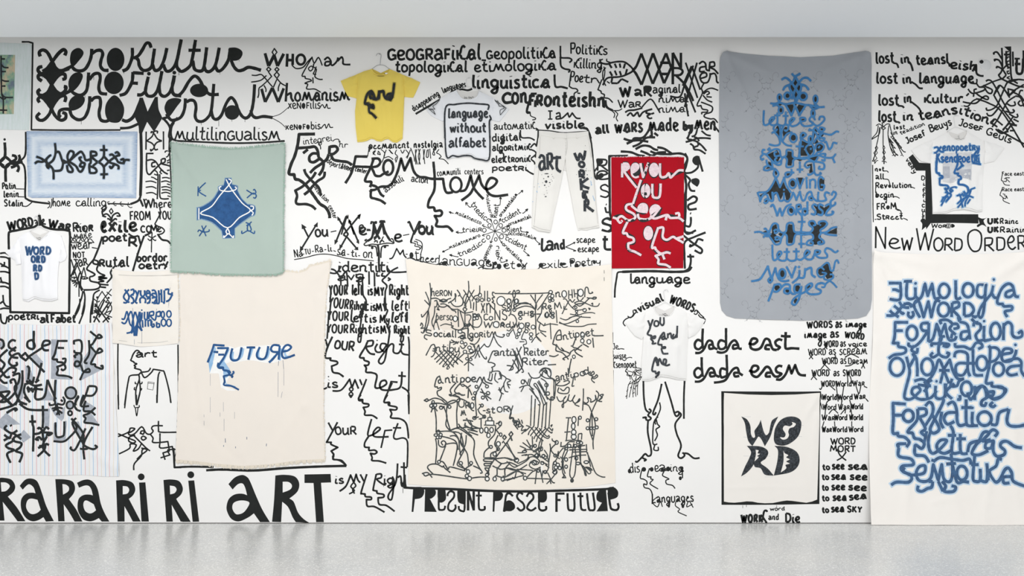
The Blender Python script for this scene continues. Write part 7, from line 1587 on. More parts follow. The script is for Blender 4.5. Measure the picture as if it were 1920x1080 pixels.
def fabric(name, hexc, var=.06, weave=260, strength=.25, hex2=None):
    m, nt, b = base_mat(name, srgb(hexc), .95, .15)
    v = coords(nt)
    c = srgb(hexc); d = srgb(hex2) if hex2 else tuple(x * (1 - var) for x in c[:3]) + (1,)
    col = mix(nt, ramp(nt, noise_tex(nt, v, 3.2, 4), .35, .7), c, d)
    thread = noise_tex(nt, coords(nt, (1, 1, 6)), weave, 2)
    col = mix(nt, ramp(nt, thread, .3, .75), col, mix(nt, 1.0, col, tuple(x * (1 - var * 1.2) for x in c[:3]) + (1,)))
    nt.links.new(col, b.inputs['Base Color'])
    b.inputs['Sheen Weight'].default_value = .1
    bump(nt, b, thread, strength, .0015)
    return m

def paint(name, hexc, hex2=None, scale=22, rough=.62, alpha=None):
    m, nt, b = base_mat(name, srgb(hexc), rough, .3)
    v = coords(nt)
    c = srgb(hexc); d = srgb(hex2) if hex2 else tuple(min(1, x * 1.35 + .002) for x in c[:3]) + (1,)
    nt.links.new(mix(nt, ramp(nt, noise_tex(nt, v, scale, 4, .6), .4, .68), c, d), b.inputs['Base Color'])
    if alpha:        # soft sprayed / soaked edge: coverage thins out across the brush line
        u = nt.nodes.new('ShaderNodeUVMap'); s = nt.nodes.new('ShaderNodeSeparateXYZ'); nt.links.new(u.outputs[0], s.inputs[0])
        a = nt.nodes.new('ShaderNodeMath'); a.operation = 'PINGPONG'; a.inputs[1].default_value = .5; nt.links.new(s.outputs[0], a.inputs[0])
        mm = nt.nodes.new('ShaderNodeMapRange'); nt.links.new(a.outputs[0], mm.inputs[0])
        mm.inputs[1].default_value = 0; mm.inputs[2].default_value = .42; mm.inputs[4].default_value = alpha
        nt.links.new(mm.outputs[0], b.inputs['Alpha'])
    return m

M = {}
# wall: rolled emulsion
m, nt, b = base_mat('wall_paint', srgb('#f4f3f1'), .75, .25)
v = coords(nt)
nt.links.new(mix(nt, ramp(nt, noise_tex(nt, v, .8, 3), .3, .75), srgb('#f4f3f1'), srgb('#efeeec')), b.inputs['Base Color'])
bump(nt, b, noise_tex(nt, v, 180, 2), .12, .001)
M['wall'] = m
m, nt, b = base_mat('ceiling_paint', srgb('#f3f6f8'), .8, .2)
bump(nt, b, noise_tex(nt, coords(nt), 120, 2), .08, .001)
M['ceiling'] = m
# floor: polished terrazzo with fine white chips
m, nt, b = base_mat('terrazzo', srgb('#c9cac8'), .33, .5)
v = coords(nt)
vo = nt.nodes.new('ShaderNodeTexVoronoi'); vo.inputs['Scale'].default_value = 42; nt.links.new(v, vo.inputs['Vector'])
chips = ramp(nt, vo.outputs['Distance'], .2, .34, (1, 1, 1, 1), (0, 0, 0, 1))
vo2 = nt.nodes.new('ShaderNodeTexVoronoi'); vo2.inputs['Scale'].default_value = 130; nt.links.new(v, vo2.inputs['Vector'])
dark = ramp(nt, vo2.outputs['Distance'], .2, .35, (1, 1, 1, 1), (0, 0, 0, 1))
basec = mix(nt, ramp(nt, noise_tex(nt, v, 1.6, 4), .3, .75), srgb('#d6d7d4'), srgb('#cccece'))
col = mix(nt, dark, basec, srgb('#b4b5b3'))
col = mix(nt, chips, col, srgb('#f6f6f2'))
nt.links.new(col, b.inputs['Base Color'])
rr = nt.nodes.new('ShaderNodeMapRange'); nt.links.new(noise_tex(nt, v, 35, 3), rr.inputs[0]); rr.inputs[3].default_value = .2; rr.inputs[4].default_value = .32
nt.links.new(rr.outputs[0], b.inputs['Roughness'])
M['floor'] = m
M['gap'] = base_mat('shadow_gap', srgb('#5a5652'), .8)[0]
M['black'] = paint('black_wall_paint', '#131615', '#1a1d1c', 9, .6)
M['ink_black'] = paint('black_brush_ink', '#1b1f20', '#2c3132', 26, .7)
M['brush_grey'] = paint('dry_black_brush', '#202428', '#474c52', 60, .7)
M['char'] = paint('charcoal_marker', '#33383a', '#565b5a', 30, .8)
M['tshirt_char'] = paint('soft_charcoal_marker', '#33373b', '#4c5055', 40, .8)
M['soft_black'] = paint('sprayed_black_edge', '#37342a', None, 30, .8, alpha=.55)
M['navy'] = paint('navy_fabric_paint', '#24466f', '#3a6292', 40, .7)
M['navy_soft'] = paint('navy_soft_edge', '#7fa0c4', None, 30, .8, alpha=.6)
M['royal'] = paint('royal_blue_brush', '#245a95', '#346ca8', 40, .7)
M['royal_soft'] = paint('sky_blue_soft_edge', '#9cc6ea', None, 30, .8, alpha=.75)
M['inkblue'] = paint('ink_blue_marker', '#466991', '#3a5578', 28, .75)
M['paleblue'] = paint('pale_blue_outline', '#c3d9ec', '#b5cfe6', 14, .8)
M['greyblue'] = paint('mid_blue_brush', '#3d7bb0', '#336b9e', 24, .7)
M['greyblue_soft'] = paint('mid_blue_soft_edge', '#86a2bd', None, 24, .8, alpha=.5)
M['darkblue'] = paint('dark_blue_brush', '#29598f', '#1f4a7c', 20, .7)
M['lightblue'] = paint('light_blue_wash', '#8db6dc', '#a9c8e4', 16, .8)
M['whitepaint'] = paint('white_fabric_paint', '#f6f6f4', '#eeeeec', 20, .7)
M['chalk'] = paint('white_chalk', '#f5f4f0', '#ece9e3', 20, .8)
M['wash'] = paint('grey_wash', '#a3a9b3', '#b7bcc5', 22, .85)
M['pink'] = paint('pale_pink_brush', '#ead9dd', '#d9bfc6', 55, .75)
M['damask'] = paint('woven_damask_tone', '#94989d', None, 20, .9, alpha=.3)
M['photo'] = paint('faded_print_grey', '#c6c8cd', '#dedfdf', 14, .85)
M['photo2'] = paint('faded_print_dark', '#aeb2bb', '#bfc2c8', 18, .85)
M['stitch'] = paint('stitch_shade', '#c9c7c3', '#bcbab6', 40, .9)
M['stitch_yellow'] = paint('yellow_stitch', '#d3b84e', '#c9ae47', 40, .9)
M['f_green'] = fabric('sage_linen', '#b4c4bb', .05, 300)
M['f_green_edge'] = fabric('sage_frayed_edge', '#a3bdaf', .1, 300)
M['f_future'] = fabric('natural_muslin', '#f0e8de', .03, 300, .25, '#ece5dc')
M['f_fray'] = fabric('frayed_cream_thread', '#ede3d2', .08, 300)
M['f_small'] = fabric('washed_cotton', '#f3eee6', .03, 280, .2, '#efe7db')
M['f_fig'] = fabric('cream_canvas', '#f3ece1', .025, 300, .2, '#efe6da')
M['f_patch'] = fabric('beige_patch', '#ebe0d4', .03, 300)
M['f_round'] = paint('white_gesso', '#f2f0ee', '#e9e7e4', 9, .85)
M['f_red'] = fabric('red_cotton', '#b30f22', .1, 320, .2, '#a80d1e')
M['f_grey'] = fabric('blue_grey_damask', '#a9adb3', .03, 300, .15, '#a0a4aa')
M['f_etim'] = fabric('ivory_sheet', '#f8f4ee', .02, 300, .12, '#f5f0ea')
M['f_cream'] = fabric('cream_square_cotton', '#f1ede7', .02, 300, .15)
M['f_yellow'] = fabric('yellow_jersey', '#f0d86a', .04, 350, .2, '#ead062')
M['f_lang'] = fabric('cool_white_jersey', '#eceef2', .02, 350, .15)
M['f_white'] = fabric('white_jersey', '#f1f0ee', .02, 350, .15)
M['f_bright'] = fabric('bright_white_jersey', '#f8f8fa', .02, 350, .12)
M['f_trouser'] = fabric('off_white_denim', '#eceae5', .03, 320, .25, '#e4e2dd')
M['f_inner'] = fabric('inside_cloth_shade', '#e3e1de', .05, 320)  # darker cloth tone: shade inside the garment put into the colour
M['f_inner_yellow'] = fabric('inside_yellow_shade', '#dcc25a', .05, 320)  # jersey yellow darkened, shade inside the neck put into the colour
M['wire'], nt, b = base_mat('hanger_wire', srgb('#9a9da2'), .35); b.inputs['Metallic'].default_value = .8
M['wire_white'] = base_mat('coated_white_wire', srgb('#d9dadb'), .4)[0]
M['plastic'] = base_mat('white_plastic', srgb('#e8e9ea'), .4)[0]
M['lens'] = base_mat('dark_lens', srgb('#17191c'), .15)[0]
# striped cotton: fine grey ribs with pink, tan and blue threads
m, nt, b = base_mat('striped_cotton', srgb('#eeeff1'), .95, .15)
v = coords(nt); sx = nt.nodes.new('ShaderNodeSeparateXYZ'); nt.links.new(v, sx.inputs[0])
def stripe(period, offset, width):
    a = nt.nodes.new('ShaderNodeMath'); a.operation = 'MULTIPLY_ADD'; a.inputs[1].default_value = 1 / period; a.inputs[2].default_value = offset
    nt.links.new(sx.outputs[0], a.inputs[0])
    f = nt.nodes.new('ShaderNodeMath'); f.operation = 'FRACT'; nt.links.new(a.outputs[0], f.inputs[0])
    l = nt.nodes.new('ShaderNodeMath'); l.operation = 'LESS_THAN'; l.inputs[1].default_value = width; nt.links.new(f.outputs[0], l.inputs[0])
    return l.outputs[0]
P0 = 7.6 / S
col = mix(nt, stripe(P0 / 3, 0, .28), srgb('#f1f2f3'), srgb('#e2e3e6'))
col = mix(nt, stripe(P0 * 3, .1, .055), col, srgb('#e3b9bb'))
col = mix(nt, stripe(P0 * 3, .43, .055), col, srgb('#a9c8e2'))
col = mix(nt, stripe(P0 * 3, .76, .05), col, srgb('#e6dccb'))
nt.links.new(col, b.inputs['Base Color']); bump(nt, b, noise_tex(nt, v, 280, 2), .15, .001)
M['f_stripe'] = m
# blue pencil drawing sheet: darker hatched border, pale middle
def sheet(name, cx, cz, hw, hh, c_edge, c_mid, c_in):
    m, nt, b = base_mat(name, srgb(c_mid), .9, .2)
    v = coords(nt); s = nt.nodes.new('ShaderNodeSeparateXYZ'); nt.links.new(v, s.inputs[0])
    def off(o, c, h):
        a = nt.nodes.new('ShaderNodeMath'); a.operation = 'SUBTRACT'; a.inputs[1].default_value = c; nt.links.new(o, a.inputs[0])
        q = nt.nodes.new('ShaderNodeMath'); q.operation = 'ABSOLUTE'; nt.links.new(a.outputs[0], q.inputs[0])
        d = nt.nodes.new('ShaderNodeMath'); d.operation = 'SUBTRACT'; d.inputs[0].default_value = h; nt.links.new(q.outputs[0], d.inputs[1])
        return d.outputs[0]
    mn = nt.nodes.new('ShaderNodeMath'); mn.operation = 'MINIMUM'
    nt.links.new(off(s.outputs[0], cx, hw), mn.inputs[0]); nt.links.new(off(s.outputs[2], cz, hh), mn.inputs[1])
    n = noise_tex(nt, coords(nt, (5, 1, 40)), 3, 4, .7)
    ad = nt.nodes.new('ShaderNodeMath'); ad.operation = 'MULTIPLY_ADD'; ad.inputs[1].default_value = .03; nt.links.new(n, ad.inputs[0]); nt.links.new(mn.outputs[0], ad.inputs[2])
    r = nt.nodes.new('ShaderNodeValToRGB'); nt.links.new(ad.outputs[0], r.inputs[0])
    e = r.color_ramp.elements; e[0].position = .015; e[0].color = srgb(c_edge); e[1].position = .055; e[1].color = srgb(c_mid)
    x = e.new(.085); x.color = srgb(c_in); x = e.new(.15); x.color = srgb(c_mid); x = e.new(.19); x.color = srgb(c_in)
    col = mix(nt, ramp(nt, n, .35, .75), r.outputs[0], mix(nt, .5, r.outputs[0], srgb('#f1f2f2')))
    nt.links.new(col, b.inputs['Base Color']); return m
M['f_blue'] = sheet('blue_pencil_sheet', wx(154), wz(309), 104 / S, 63 / S, '#7d99bd', '#adc0d6', '#d6e0ea')
m, nt, b = base_mat('pale_wash_mount', srgb('#dde4e6'), .9, .2)
n = noise_tex(nt, coords(nt, (14, 1, 2)), 3, 4, .7)
nt.links.new(mix(nt, ramp(nt, n, .35, .7), srgb('#dfe6e8'), srgb('#cfdcd8')), b.inputs['Base Color']); M['mount'] = m
m, nt, b = base_mat('green_collage', srgb('#8fae9b'), .9, .2)
n = noise_tex(nt, coords(nt, (1, 1, .6)), 9, 5, .6)
r = nt.nodes.new('ShaderNodeValToRGB'); nt.links.new(n, r.inputs[0]); e = r.color_ramp.elements
e[0].position = .40; e[0].color = srgb('#6f7c8b'); e[1].position = .62; e[1].color = srgb('#c9b89c'); x = e.new(.5); x.color = srgb('#88ac93')
nt.links.new(r.outputs[0], b.inputs['Base Color']); M['collage'] = m
# ------------------------------------------------------------ builders

def tag(o, label=None, cat=None, group=None, kind=None):
    if label: o['label'] = label
    if cat: o['category'] = cat
    if group: o['group'] = group
    if kind: o['kind'] = kind
    return o

def empty(name, px, py, h=0.0):
    o = bpy.data.objects.new(name, None); COL.objects.link(o); o.location = (0, 0, 0); o.empty_display_size = .1
    return o

def mesh_obj(name, vs, fs, material, parent=None, smooth_on=True):
    me = bpy.data.meshes.new(name); me.from_pydata(vs, [], fs); me.materials.append(material)
    if smooth_on: me.polygons.foreach_set('use_smooth', [True] * len(me.polygons))
    me.update()
    o = bpy.data.objects.new(name, me); COL.objects.link(o)
    if parent: o.parent = parent
    return o

def pts(s, ox=0, oy=0, sc=1):
    return [V2(ox + float(q.split(',')[0]) / sc, oy + float(q.split(',')[1]) / sc) for q in s.split()]

FK = 2.3
def height_fn(base, folds=(), wr=.0, seed=0, puff=None, puff_h=0, puff_w=8, kick=None):
    """metres off the wall for a pixel position: gentle drape, named creases, fine wrinkles"""
    fl = [(V2(a, b), V2(c, d), w, amp) for a, b, c, d, w, amp in folds]
    def h(x, y):
        p = V2(x, y); z = base
        for a, b, w, amp in fl:
            d, t = seg_dist(p, a, b)
            if d < 3 * w: z += FK * amp * math.exp(-(d / (w * .8)) ** 2) * (1 - .75 * t)
        if wr:
            z += 1.5 * wr * noise.noise(Vector((x / 55 + seed, y / 90, seed * 1.7))) + wr * .35 * noise.noise(Vector((x / 17, y / 26 + seed, seed)))
        if puff: z += puff_h * (1 - math.exp(-edge_dist(p, puff) / puff_w))
        if kick: z += kick(x, y)
        return max(.0015, z)
    return h

def panel(name, outline, hf, material, parent=None, step=5.0, thick=.0016, to_wall=False, off=0.0, ragged=0):
    """a piece of cloth or paper: outline in photograph pixels, relief from hf, real thickness"""
    o = resample(outline, step)
    if ragged: o = [p + V2(random.uniform(-ragged, ragged), random.uniform(-ragged, ragged)) for p in o]
    n = len(o)
    x0, x1 = min(p.x for p in o), max(p.x for p in o); y0, y1 = min(p.y for p in o), max(p.y for p in o)
    P = list(o); y = y0 + step * .6; r = 0
    while y < y1:
        x = x0 + (step * .5 if r % 2 else 0)
        while x < x1:
            q = V2(x, y)
            if inside(q, o) and edge_dist(q, o) > step * .45: P.append(q)
            x += step
        y += step * .9; r += 1
    co, _, fs, *_ = delaunay_2d_cdt(P, [(i, (i + 1) % n) for i in range(n)], [], 1, 1e-4)
    vs = [(wx(p.x), -(hf(p.x, p.y) + off), wz(p.y)) for p in co]
    fs = [tuple(reversed(f)) if (co[f[1]] - co[f[0]]).cross(co[f[2]] - co[f[0]]) < 0 else tuple(f) for f in fs]
    fs = [tuple(f) for f in fs]
    e = {}
    for f in fs:
        for i in range(3):
            k = (f[i], f[(i + 1) % 3]); e[k] = e.get(k, 0) + 1
    bd = [k for k in e if (k[1], k[0]) not in e]
    m = {}
    for a, b in bd:
        for q in (a, b):
            if q not in m:
                x, y, z = vs[q]; m[q] = len(vs); vs.append((x, y, z))
                vs.append((x, -.0012 if to_wall else min(-.0008, y + thick), z))
    for a, b in bd: fs.append((m[b], m[a], m[a] + 1, m[b] + 1))
    # px y is down: flip so that normals face the room
    ob = mesh_obj(name, vs, fs, material, parent)
    bm = bmesh.new(); bm.from_mesh(ob.data); bmesh.ops.recalc_face_normals(bm, faces=bm.faces)
    f0 = max(bm.faces, key=lambda f: abs(f.normal.y))
    if f0.normal.y > 0: bmesh.ops.reverse_faces(bm, faces=bm.faces)
    bm.to_mesh(ob.data); bm.free()
    return ob

def tube(name, P, r, material, parent=None, n=7):
    """P: 3-D points in metres"""
    P = [Vector(p) for p in P]; vs, fs = [], []
    for i, p in enumerate(P):
        t = ((P[i + 1] if i + 1 < len(P) else p) - (P[i - 1] if i else p)).normalized()
        a = t.cross(Vector((0, 1, 0)));  a = a.normalized() if a.length > .05 else Vector((1, 0, 0))
        b = t.cross(a).normalized()
        for k in range(n):
            an = 2 * PI * k / n; vs.append(p + (a * math.cos(an) + b * math.sin(an)) * r)
        if i:
            for k in range(n): fs.append(((i - 1) * n + k, (i - 1) * n + (k + 1) % n, i * n + (k + 1) % n, i * n + k))
    fs.append(tuple(range(n))[::-1]); fs.append(tuple(range((len(P) - 1) * n, len(P) * n)))
    return mesh_obj(name, vs, fs, material, parent)

def on_wall(s, ox, oy, sc, h, n=5):
    return [(wx(p.x), -h, wz(p.y)) for p in catmull(pts(s, ox, oy, sc), n)]

def section(text, key):
    out = []; on = False
    for l in text.split('\n'):
        if l.startswith('#'): on = l[1:].strip() == key; continue
        if on: out.append(l)
    return '\n'.join(out)

def inks(data, hf, parent, mats, halo=None, halo_w=0, default=None, extra=0.0, names=True):
    """mats maps the key before '|' in an N line to (material, base height)"""
    layers = {'m': 0}
    if halo: layers['h'] = halo_w
    for lab, d in read(data, layers):
        key, word = lab.split('|') if '|' in lab else (default, lab)
        mt, bs = mats[key]
        nm = 'painted_patch' if 'patch' in word or 'shape' in word or 'fill' in word or 'halo' in word else 'painted_word' if 'word' in word or 'letter' in word else 'painted_figure'
        if halo and key in halo:
            hm = halo[key]
            if d['h'].f: lay_ink(d['h'], 'painted_halo', hm, parent, hf, .0009 + extra)
        if d['m'].f:
            o = lay_ink(d['m'], nm, mt, parent, hf, bs + extra, label=None)
            if nm == 'painted_patch' or key in ('speck', 'speckblue', 'chalk', 'whitepaint', 'lightblue', 'greyink', 'halo', 'photo2') or 'drip' in word: o['kind'] = 'stuff'

# ------------------------------------------------------------ the setting
XL, XR = wx(-420), wx(2340)
TOPZ = wz(50)
def box(name, x0, x1, y0, y1, z0, z1, material, parent=None):
    vs = [(x, y, z) for x in (x0, x1) for y in (y0, y1) for z in (z0, z1)]
    fs = [(0, 1, 3, 2), (4, 6, 7, 5), (0, 4, 5, 1), (2, 3, 7, 6), (0, 2, 6, 4), (1, 5, 7, 3)]
    return mesh_obj(name, vs, fs, material, parent, False)

wall = box('wall_back', XL, XR, 0, .2, .008, TOPZ + .02, M['wall']); wall['kind'] = 'structure'
floor = box('floor', XL - 1, XR + 1, -14, .4, -.12, 0, M['floor']); floor['kind'] = 'structure'
gap = box('shadow_gap_strip', XL, XR, .003, .19, 0.0, .0085, M['gap']); gap['kind'] = 'structure'  # dark strip: shade of the gap at the wall foot, put into colour
# lowered ceiling slab in front of the wall: a shadow slot separates it from the wall
SZ = EYE + 3.28
SB = D - 3.28 * S * D / (HOR - 69.5)          # distance of its rear edge from the wall
wtop = box('trim_1', XL, XR, 0, .2, TOPZ, 6.0, M['wall']); wtop['kind'] = 'structure'
ceil = box('ceiling', XL - 1, XR + 1, -1.9, -SB, SZ, SZ + .35, M['ceiling']); ceil['kind'] = 'structure'
cap = box('trim_2', XL - 1, XR + 1, -SB - .1, .2, SZ + .36, SZ + .5, M['wall']); cap['kind'] = 'structure'

for part in (WALL_A, WALL_B, WALL_C, WALL_D, WALL_E):
    for lab, d in read(part, {'m': 0}):
        if not d['m'].f: continue
        nm = 'painted_drawing' if any(k in lab for k in ('face', 'figure', 'line', 'ornament', 'drawing', 'border', 'bracket', 'knot', 'legs', 'jaw', 'stem', 'chandelier', 'ladder', 'strokes')) else 'painted_lettering'
        lay_ink(d['m'], nm, M['black'], wall, None, .0005, label=lab)
# ------------------------------------------------------------ cloths and papers on the wall
def fringe(parent, hf, P, length, direction, material, n, spread=.6, w=.8):
    """loose threads along an edge"""
    I = Ink(); L = [0]
    for i in range(1, len(P)): L.append(L[-1] + (P[i] - P[i - 1]).length)
    for k in range(n):
        d = random.random() * L[-1]; i = 1
        while i < len(L) - 1 and L[i] < d: i += 1
        t = (d - L[i - 1]) / max(1e-6, L[i] - L[i - 1]); p = P[i - 1] + (P[i] - P[i - 1]) * t
        q = p + (V2(*direction) + V2(random.uniform(-spread, spread), random.uniform(-spread, spread))) * length * random.uniform(.4, 1.1)
        I.ribbon([p - V2(*direction) * 1.5, (p + q) / 2 + V2(random.uniform(-1, 1), random.uniform(-.6, .6)), q], w)
    o = lay_ink(I, 'fringe', material, parent, lambda x, y: hf(x, y) , .0004, 1.2e-5)
    o['kind'] = 'stuff'; return o

# striped cotton cloth at the lower left
t = empty('striped_cloth', 0, 0); tag(t, 'white striped cotton cloth painted with black letters and grey shapes, lower left', 'cloth')
ol = pts('-60,608 0,608 60,609 110,611 160,609 211,606 212,650 216,720 220,800 224,893 200,893.5 150,890 100,891.5 50,890 0,890.5 -60,889')
hf = height_fn(.006, [(211, 607, 60, 680, 9, .006), (120, 612, 40, 625, 6, .004), (214, 700, 90, 725, 8, .004), (222, 880, 100, 800, 10, .004)], .006, 3)
panel('cloth', ol, hf, M['f_stripe'], t, 6)
inks(section(SMALL, 'stripe'), hf, t, {'wash': (M['wash'], .0009), 'black': (M['ink_black'], .0016)})

# pale muslin cloth with the word future
t = empty('muslin_cloth', 0, 0); tag(t, 'tall pale muslin cloth with frayed hem and the blue word future', 'cloth')
ol = pts('338,505 430,506 532,507.5 548,509 560,510.5 575,505.5 581,498 599,494 621.7,488 613.5,541 609.4,602 607,700 607.4,777 610,862 562.7,863.7 504,871.5 455.8,874.4 407,870.5 368,865.6 329.5,862.7 332,800 335,700 337.5,646 338.5,600 338,560')
hf = height_fn(.007, [(352, 600, 372, 790, 6, -.004), (372, 790, 450, 866, 8, -.004), (600, 560, 570, 760, 9, .005), (570, 760, 500, 855, 9, .004), (350, 560, 352, 700, 8, .004), (480, 560, 470, 700, 12, .003), (620, 490, 585, 530, 7, .006)], .004, 9)
panel('cloth', ol, hf, M['f_future'], t, 5.5, ragged=.5)
fringe(t, hf, pts('330,863 368,866 407,871 456,875 504,872 563,864 610,862'), 5, (0, 1), M['f_fray'], 620, .35, .9)
fringe(t, hf, pts('533,508 560,511 575,506 581,499 599,495 621,489'), 2.6, (0, -1), M['f_fray'], 190, .8, .8)
fringe(t, hf, pts('621,489 613,541 609,602 607,777 610,862'), 1.8, (1, 0), M['f_fray'], 300, .8, .6)
inks(section(SMALL, 'future'), hf, t, {'whitepaint': (M['whitepaint'], .0006), 'lightblue': (M['lightblue'], .0010), 'darkblue': (M['darkblue'], .0016), 'speck': (M['navy'], .0008)})

# small washed cloth with mirrored blue words
t = empty('small_cloth', 0, 0); tag(t, 'small washed cream cloth with two mirrored blue words beside the pale muslin', 'cloth')
ol = pts('211.8,504 223,507 250,509 279,510 322.8,506.5 333.5,509 334.5,537 335.5,600 335,643.5 294,649 263,650 231.5,645 212,643 211,579')
hf = height_fn(.006, [(213, 506, 240, 560, 5, .006), (326, 530, 318, 560, 6, .005), (212, 575, 336, 575, 2.2, .003), (216, 520, 222, 620, 6, .004), (214, 640, 260, 610, 7, .004), (300, 512, 290, 630, 9, .003)], .005, 4)
panel('cloth', ol, hf, M['f_small'], t, 4.2, ragged=.25)
fringe(t, hf, pts('334,510 335,537 338.5,600 336,643'), 1.6, (1, 0), M['f_fray'], 150, .7, .6)
I = Ink(); I.ribbon(pts('213,515 250,517 300,517 334,515'), .8); I.ribbon(pts('213,637 263,643 300,642 336,636'), .8)
lay_ink(I, 'hem_stitch', M['stitch'], t, hf, .0006)['kind'] = 'stuff'
inks(section(SMALL, 'cloth2'), hf, t, {'darkblue': (M['darkblue'], .0012), 'speck': (M['navy'], .0010)})

# sage linen banner
t = empty('linen_banner', 0, 0); tag(t, 'frayed sage green linen banner with a dark blue diamond emblem', 'banner')
G = lambda s: pts(s, 310, 240, 3.858)
top = G('48,108 150,125 300,145 460,158 600,150 760,130 868,115'); rt = G('862,300 858,600 858,900 857,1045'); bt = G('800,1062 600,1062 400,1058 200,1045 45,1035'); lf = G('50,800 55,500 58,300')
hf = height_fn(.020, [(325, 270, 372, 340, 6, .010), (338, 275, 345, 380, 7, .005), (533, 272, 485, 345, 8, .007), (360, 275, 500, 278, 8, .005), (428, 285, 428, 330, 16, .003), (330, 400, 340, 500, 10, .004), (525, 400, 520, 500, 8, .004), (400, 455, 420, 470, 4, .003)], .005, 6)
panel('cloth', top + rt + bt + lf, hf, M['f_green'], t, 5.5, ragged=.4)
fringe(t, hf, top, 3.2, (0, -1), M['f_green_edge'], 420, .5, .7)
fringe(t, hf, [rt[-1]] + bt, 3, (0, 1), M['f_green_edge'], 420, .5, .7)
fringe(t, hf, [top[-1]] + rt, 2.2, (1, 0), M['f_green_edge'], 380, .7, .7)
fringe(t, hf, [bt[-1]] + lf + [top[0]], 2.2, (-1, 0), M['f_green_edge'], 380, .7, .7)
inks(section(SMALL, 'green'), hf, t, {'halo': (M['navy_soft'], .0006), 'darkblue': (M['darkblue'], .0010), 'whitepaint': (M['whitepaint'], .0022)})

# cream canvas covered with charcoal figures
t = empty('figure_canvas', 0, 0); tag(t, 'cream canvas covered with dense charcoal words, flowers and figures', 'canvas')
ol = pts('761,485 785,491 817.6,497 860,502 904.6,505 970,505.7 1057,502.6 1100,500.5 1146,496 1147,560 1150,700 1152,800 1154,905 1100,913 1020,918 930,918 850,914 765,908 768,800 770,650 768,560')
hf = height_fn(.006, [(763, 487, 785, 560, 8, .007), (1144, 500, 1080, 545, 9, .006), (1146, 505, 1130, 640, 9, .004), (800, 498, 900, 515, 9, .003)], .003, 12)
panel('cloth', ol, hf, M['f_fig'], t, 6.5)
inks(FIG, hf, t, {None: (M['char'], .0018), 'white': (M['f_round'], .0006), 'patch': (M['f_patch'], .0005), 'chalk': (M['chalk'], .0012), 'char': (M['char'], .0018)})
I = Ink(); I.ribbon(pts('1132.4,507 1132.6,513'), .9); I.ribbon(pts('1132.6,520 1132.8,527'), .9)
lay_ink(I, 'painted_drip', M['char'], t, hf, .001)['kind'] = 'stuff'

# red banner
t = empty('red_banner', 0, 0); tag(t, 'red cotton banner with pink letters outlined in black', 'banner')
ol = pts('1146,295 1180,293.8 1215,293.5 1250,294 1282.5,294.5 1282,400 1281,503 1215,503 1180,503.3 1147,503.5 1146.5,400')
hf = height_fn(.007, [(1147, 416, 1282, 417, 1.8, .0028), (1147, 466, 1282, 468, 1.8, .0028), (1213, 296, 1213, 502, 1.8, .0025), (1147, 366, 1282, 366, 1.6, .002), (1270, 298, 1255, 350, 6, .005), (1150, 298, 1160, 330, 6, .004)], .003, 2)
panel('cloth', ol, hf, M['f_red'], t, 3.6)
fringe(t, hf, pts('1146,295 1215,293.5 1282,294.5'), 1.6, (0, -.6), M['pink'], 120, .6, .6)
inks(section(SMALL, 'red'), hf, t, {'black': (M['ink_black'], .0010), 'pink': (M['pink'], .0018)})

# ivory sheet at the right, reaching the floor
t = empty('ivory_sheet', 0, 0); tag(t, 'large ivory sheet hanging to the floor with blue outlined words', 'sheet')
ol = pts('1636.5,469 1642,472 1660,474 1720,476.5 1800,477 1870,476 1930,472 2000,468 2003,700 2002,981 1930,981 1850,981.3 1760,980.8 1700,981 1626,980.6 1627.5,900 1629,800 1631.6,720 1635.5,640 1636.8,600 1637,560')
kick = lambda x, y: .10 * max(0, (y - 760) / 220) ** 2
hf = height_fn(.006, [(1636, 472, 1700, 520, 8, .012), (1700, 520, 1780, 545, 10, .006), (1930, 478, 1850, 530, 12, .010), (1850, 530, 1770, 545, 10, .004), (1642, 485, 1668, 560, 7, .010), (1640, 475, 1760, 500, 8, .007), (1920, 520, 1890, 760, 14, .006), (1640, 640, 1650, 900, 10, .004), (1700, 880, 1690, 975, 10, .006), (1780, 870, 1790, 975, 12, .006), (1850, 900, 1835, 975, 10, .005), (1900, 780, 1900, 960, 9, .005), (1740, 940, 1830, 925, 5, .003)], .005, 15, kick=kick)
panel('cloth', ol, hf, M['f_etim'], t, 5.5)
for lab, d in read(ETIM, {'m': 0, 'h': 2.6}):
    lay_ink(d['h'], 'painted_halo', M['paleblue'], t, hf, .0008)
    lay_ink(d['m'], 'painted_word', M['inkblue'], t, hf, .0034)

# grey damask blanket
t = empty('grey_blanket', 0, 0); tag(t, 'blue grey damask blanket with rounded corners and blue and black words', 'blanket')
ol = pts('1349,118 1350,108 1354,100 1362,97 1400,101 1440,105 1500,107.5 1560,105 1600,99 1620,97 1630,101 1633,110 1634,122 1633.5,300 1634,440 1634,562 1631.5,580 1624,592 1608,597 1560,600 1500,601 1430,599 1378,597 1362,592 1353,582 1350,568 1349,440 1348,250')
hf = height_fn(.008, [(1358, 100, 1400, 190, 8, .010), (1358, 100, 1450, 140, 10, .008), (1626, 100, 1580, 230, 9, .010), (1626, 100, 1530, 140, 10, .007), (1400, 190, 1415, 330, 12, .004), (1580, 230, 1560, 400, 14, .004), (1380, 300, 1385, 560, 14, .004), (1600, 400, 1590, 580, 12, .004)], .004, 8)
panel('cloth', ol, hf, M['f_grey'], t, 5)
I = Ink(); rg = random.Random(5)
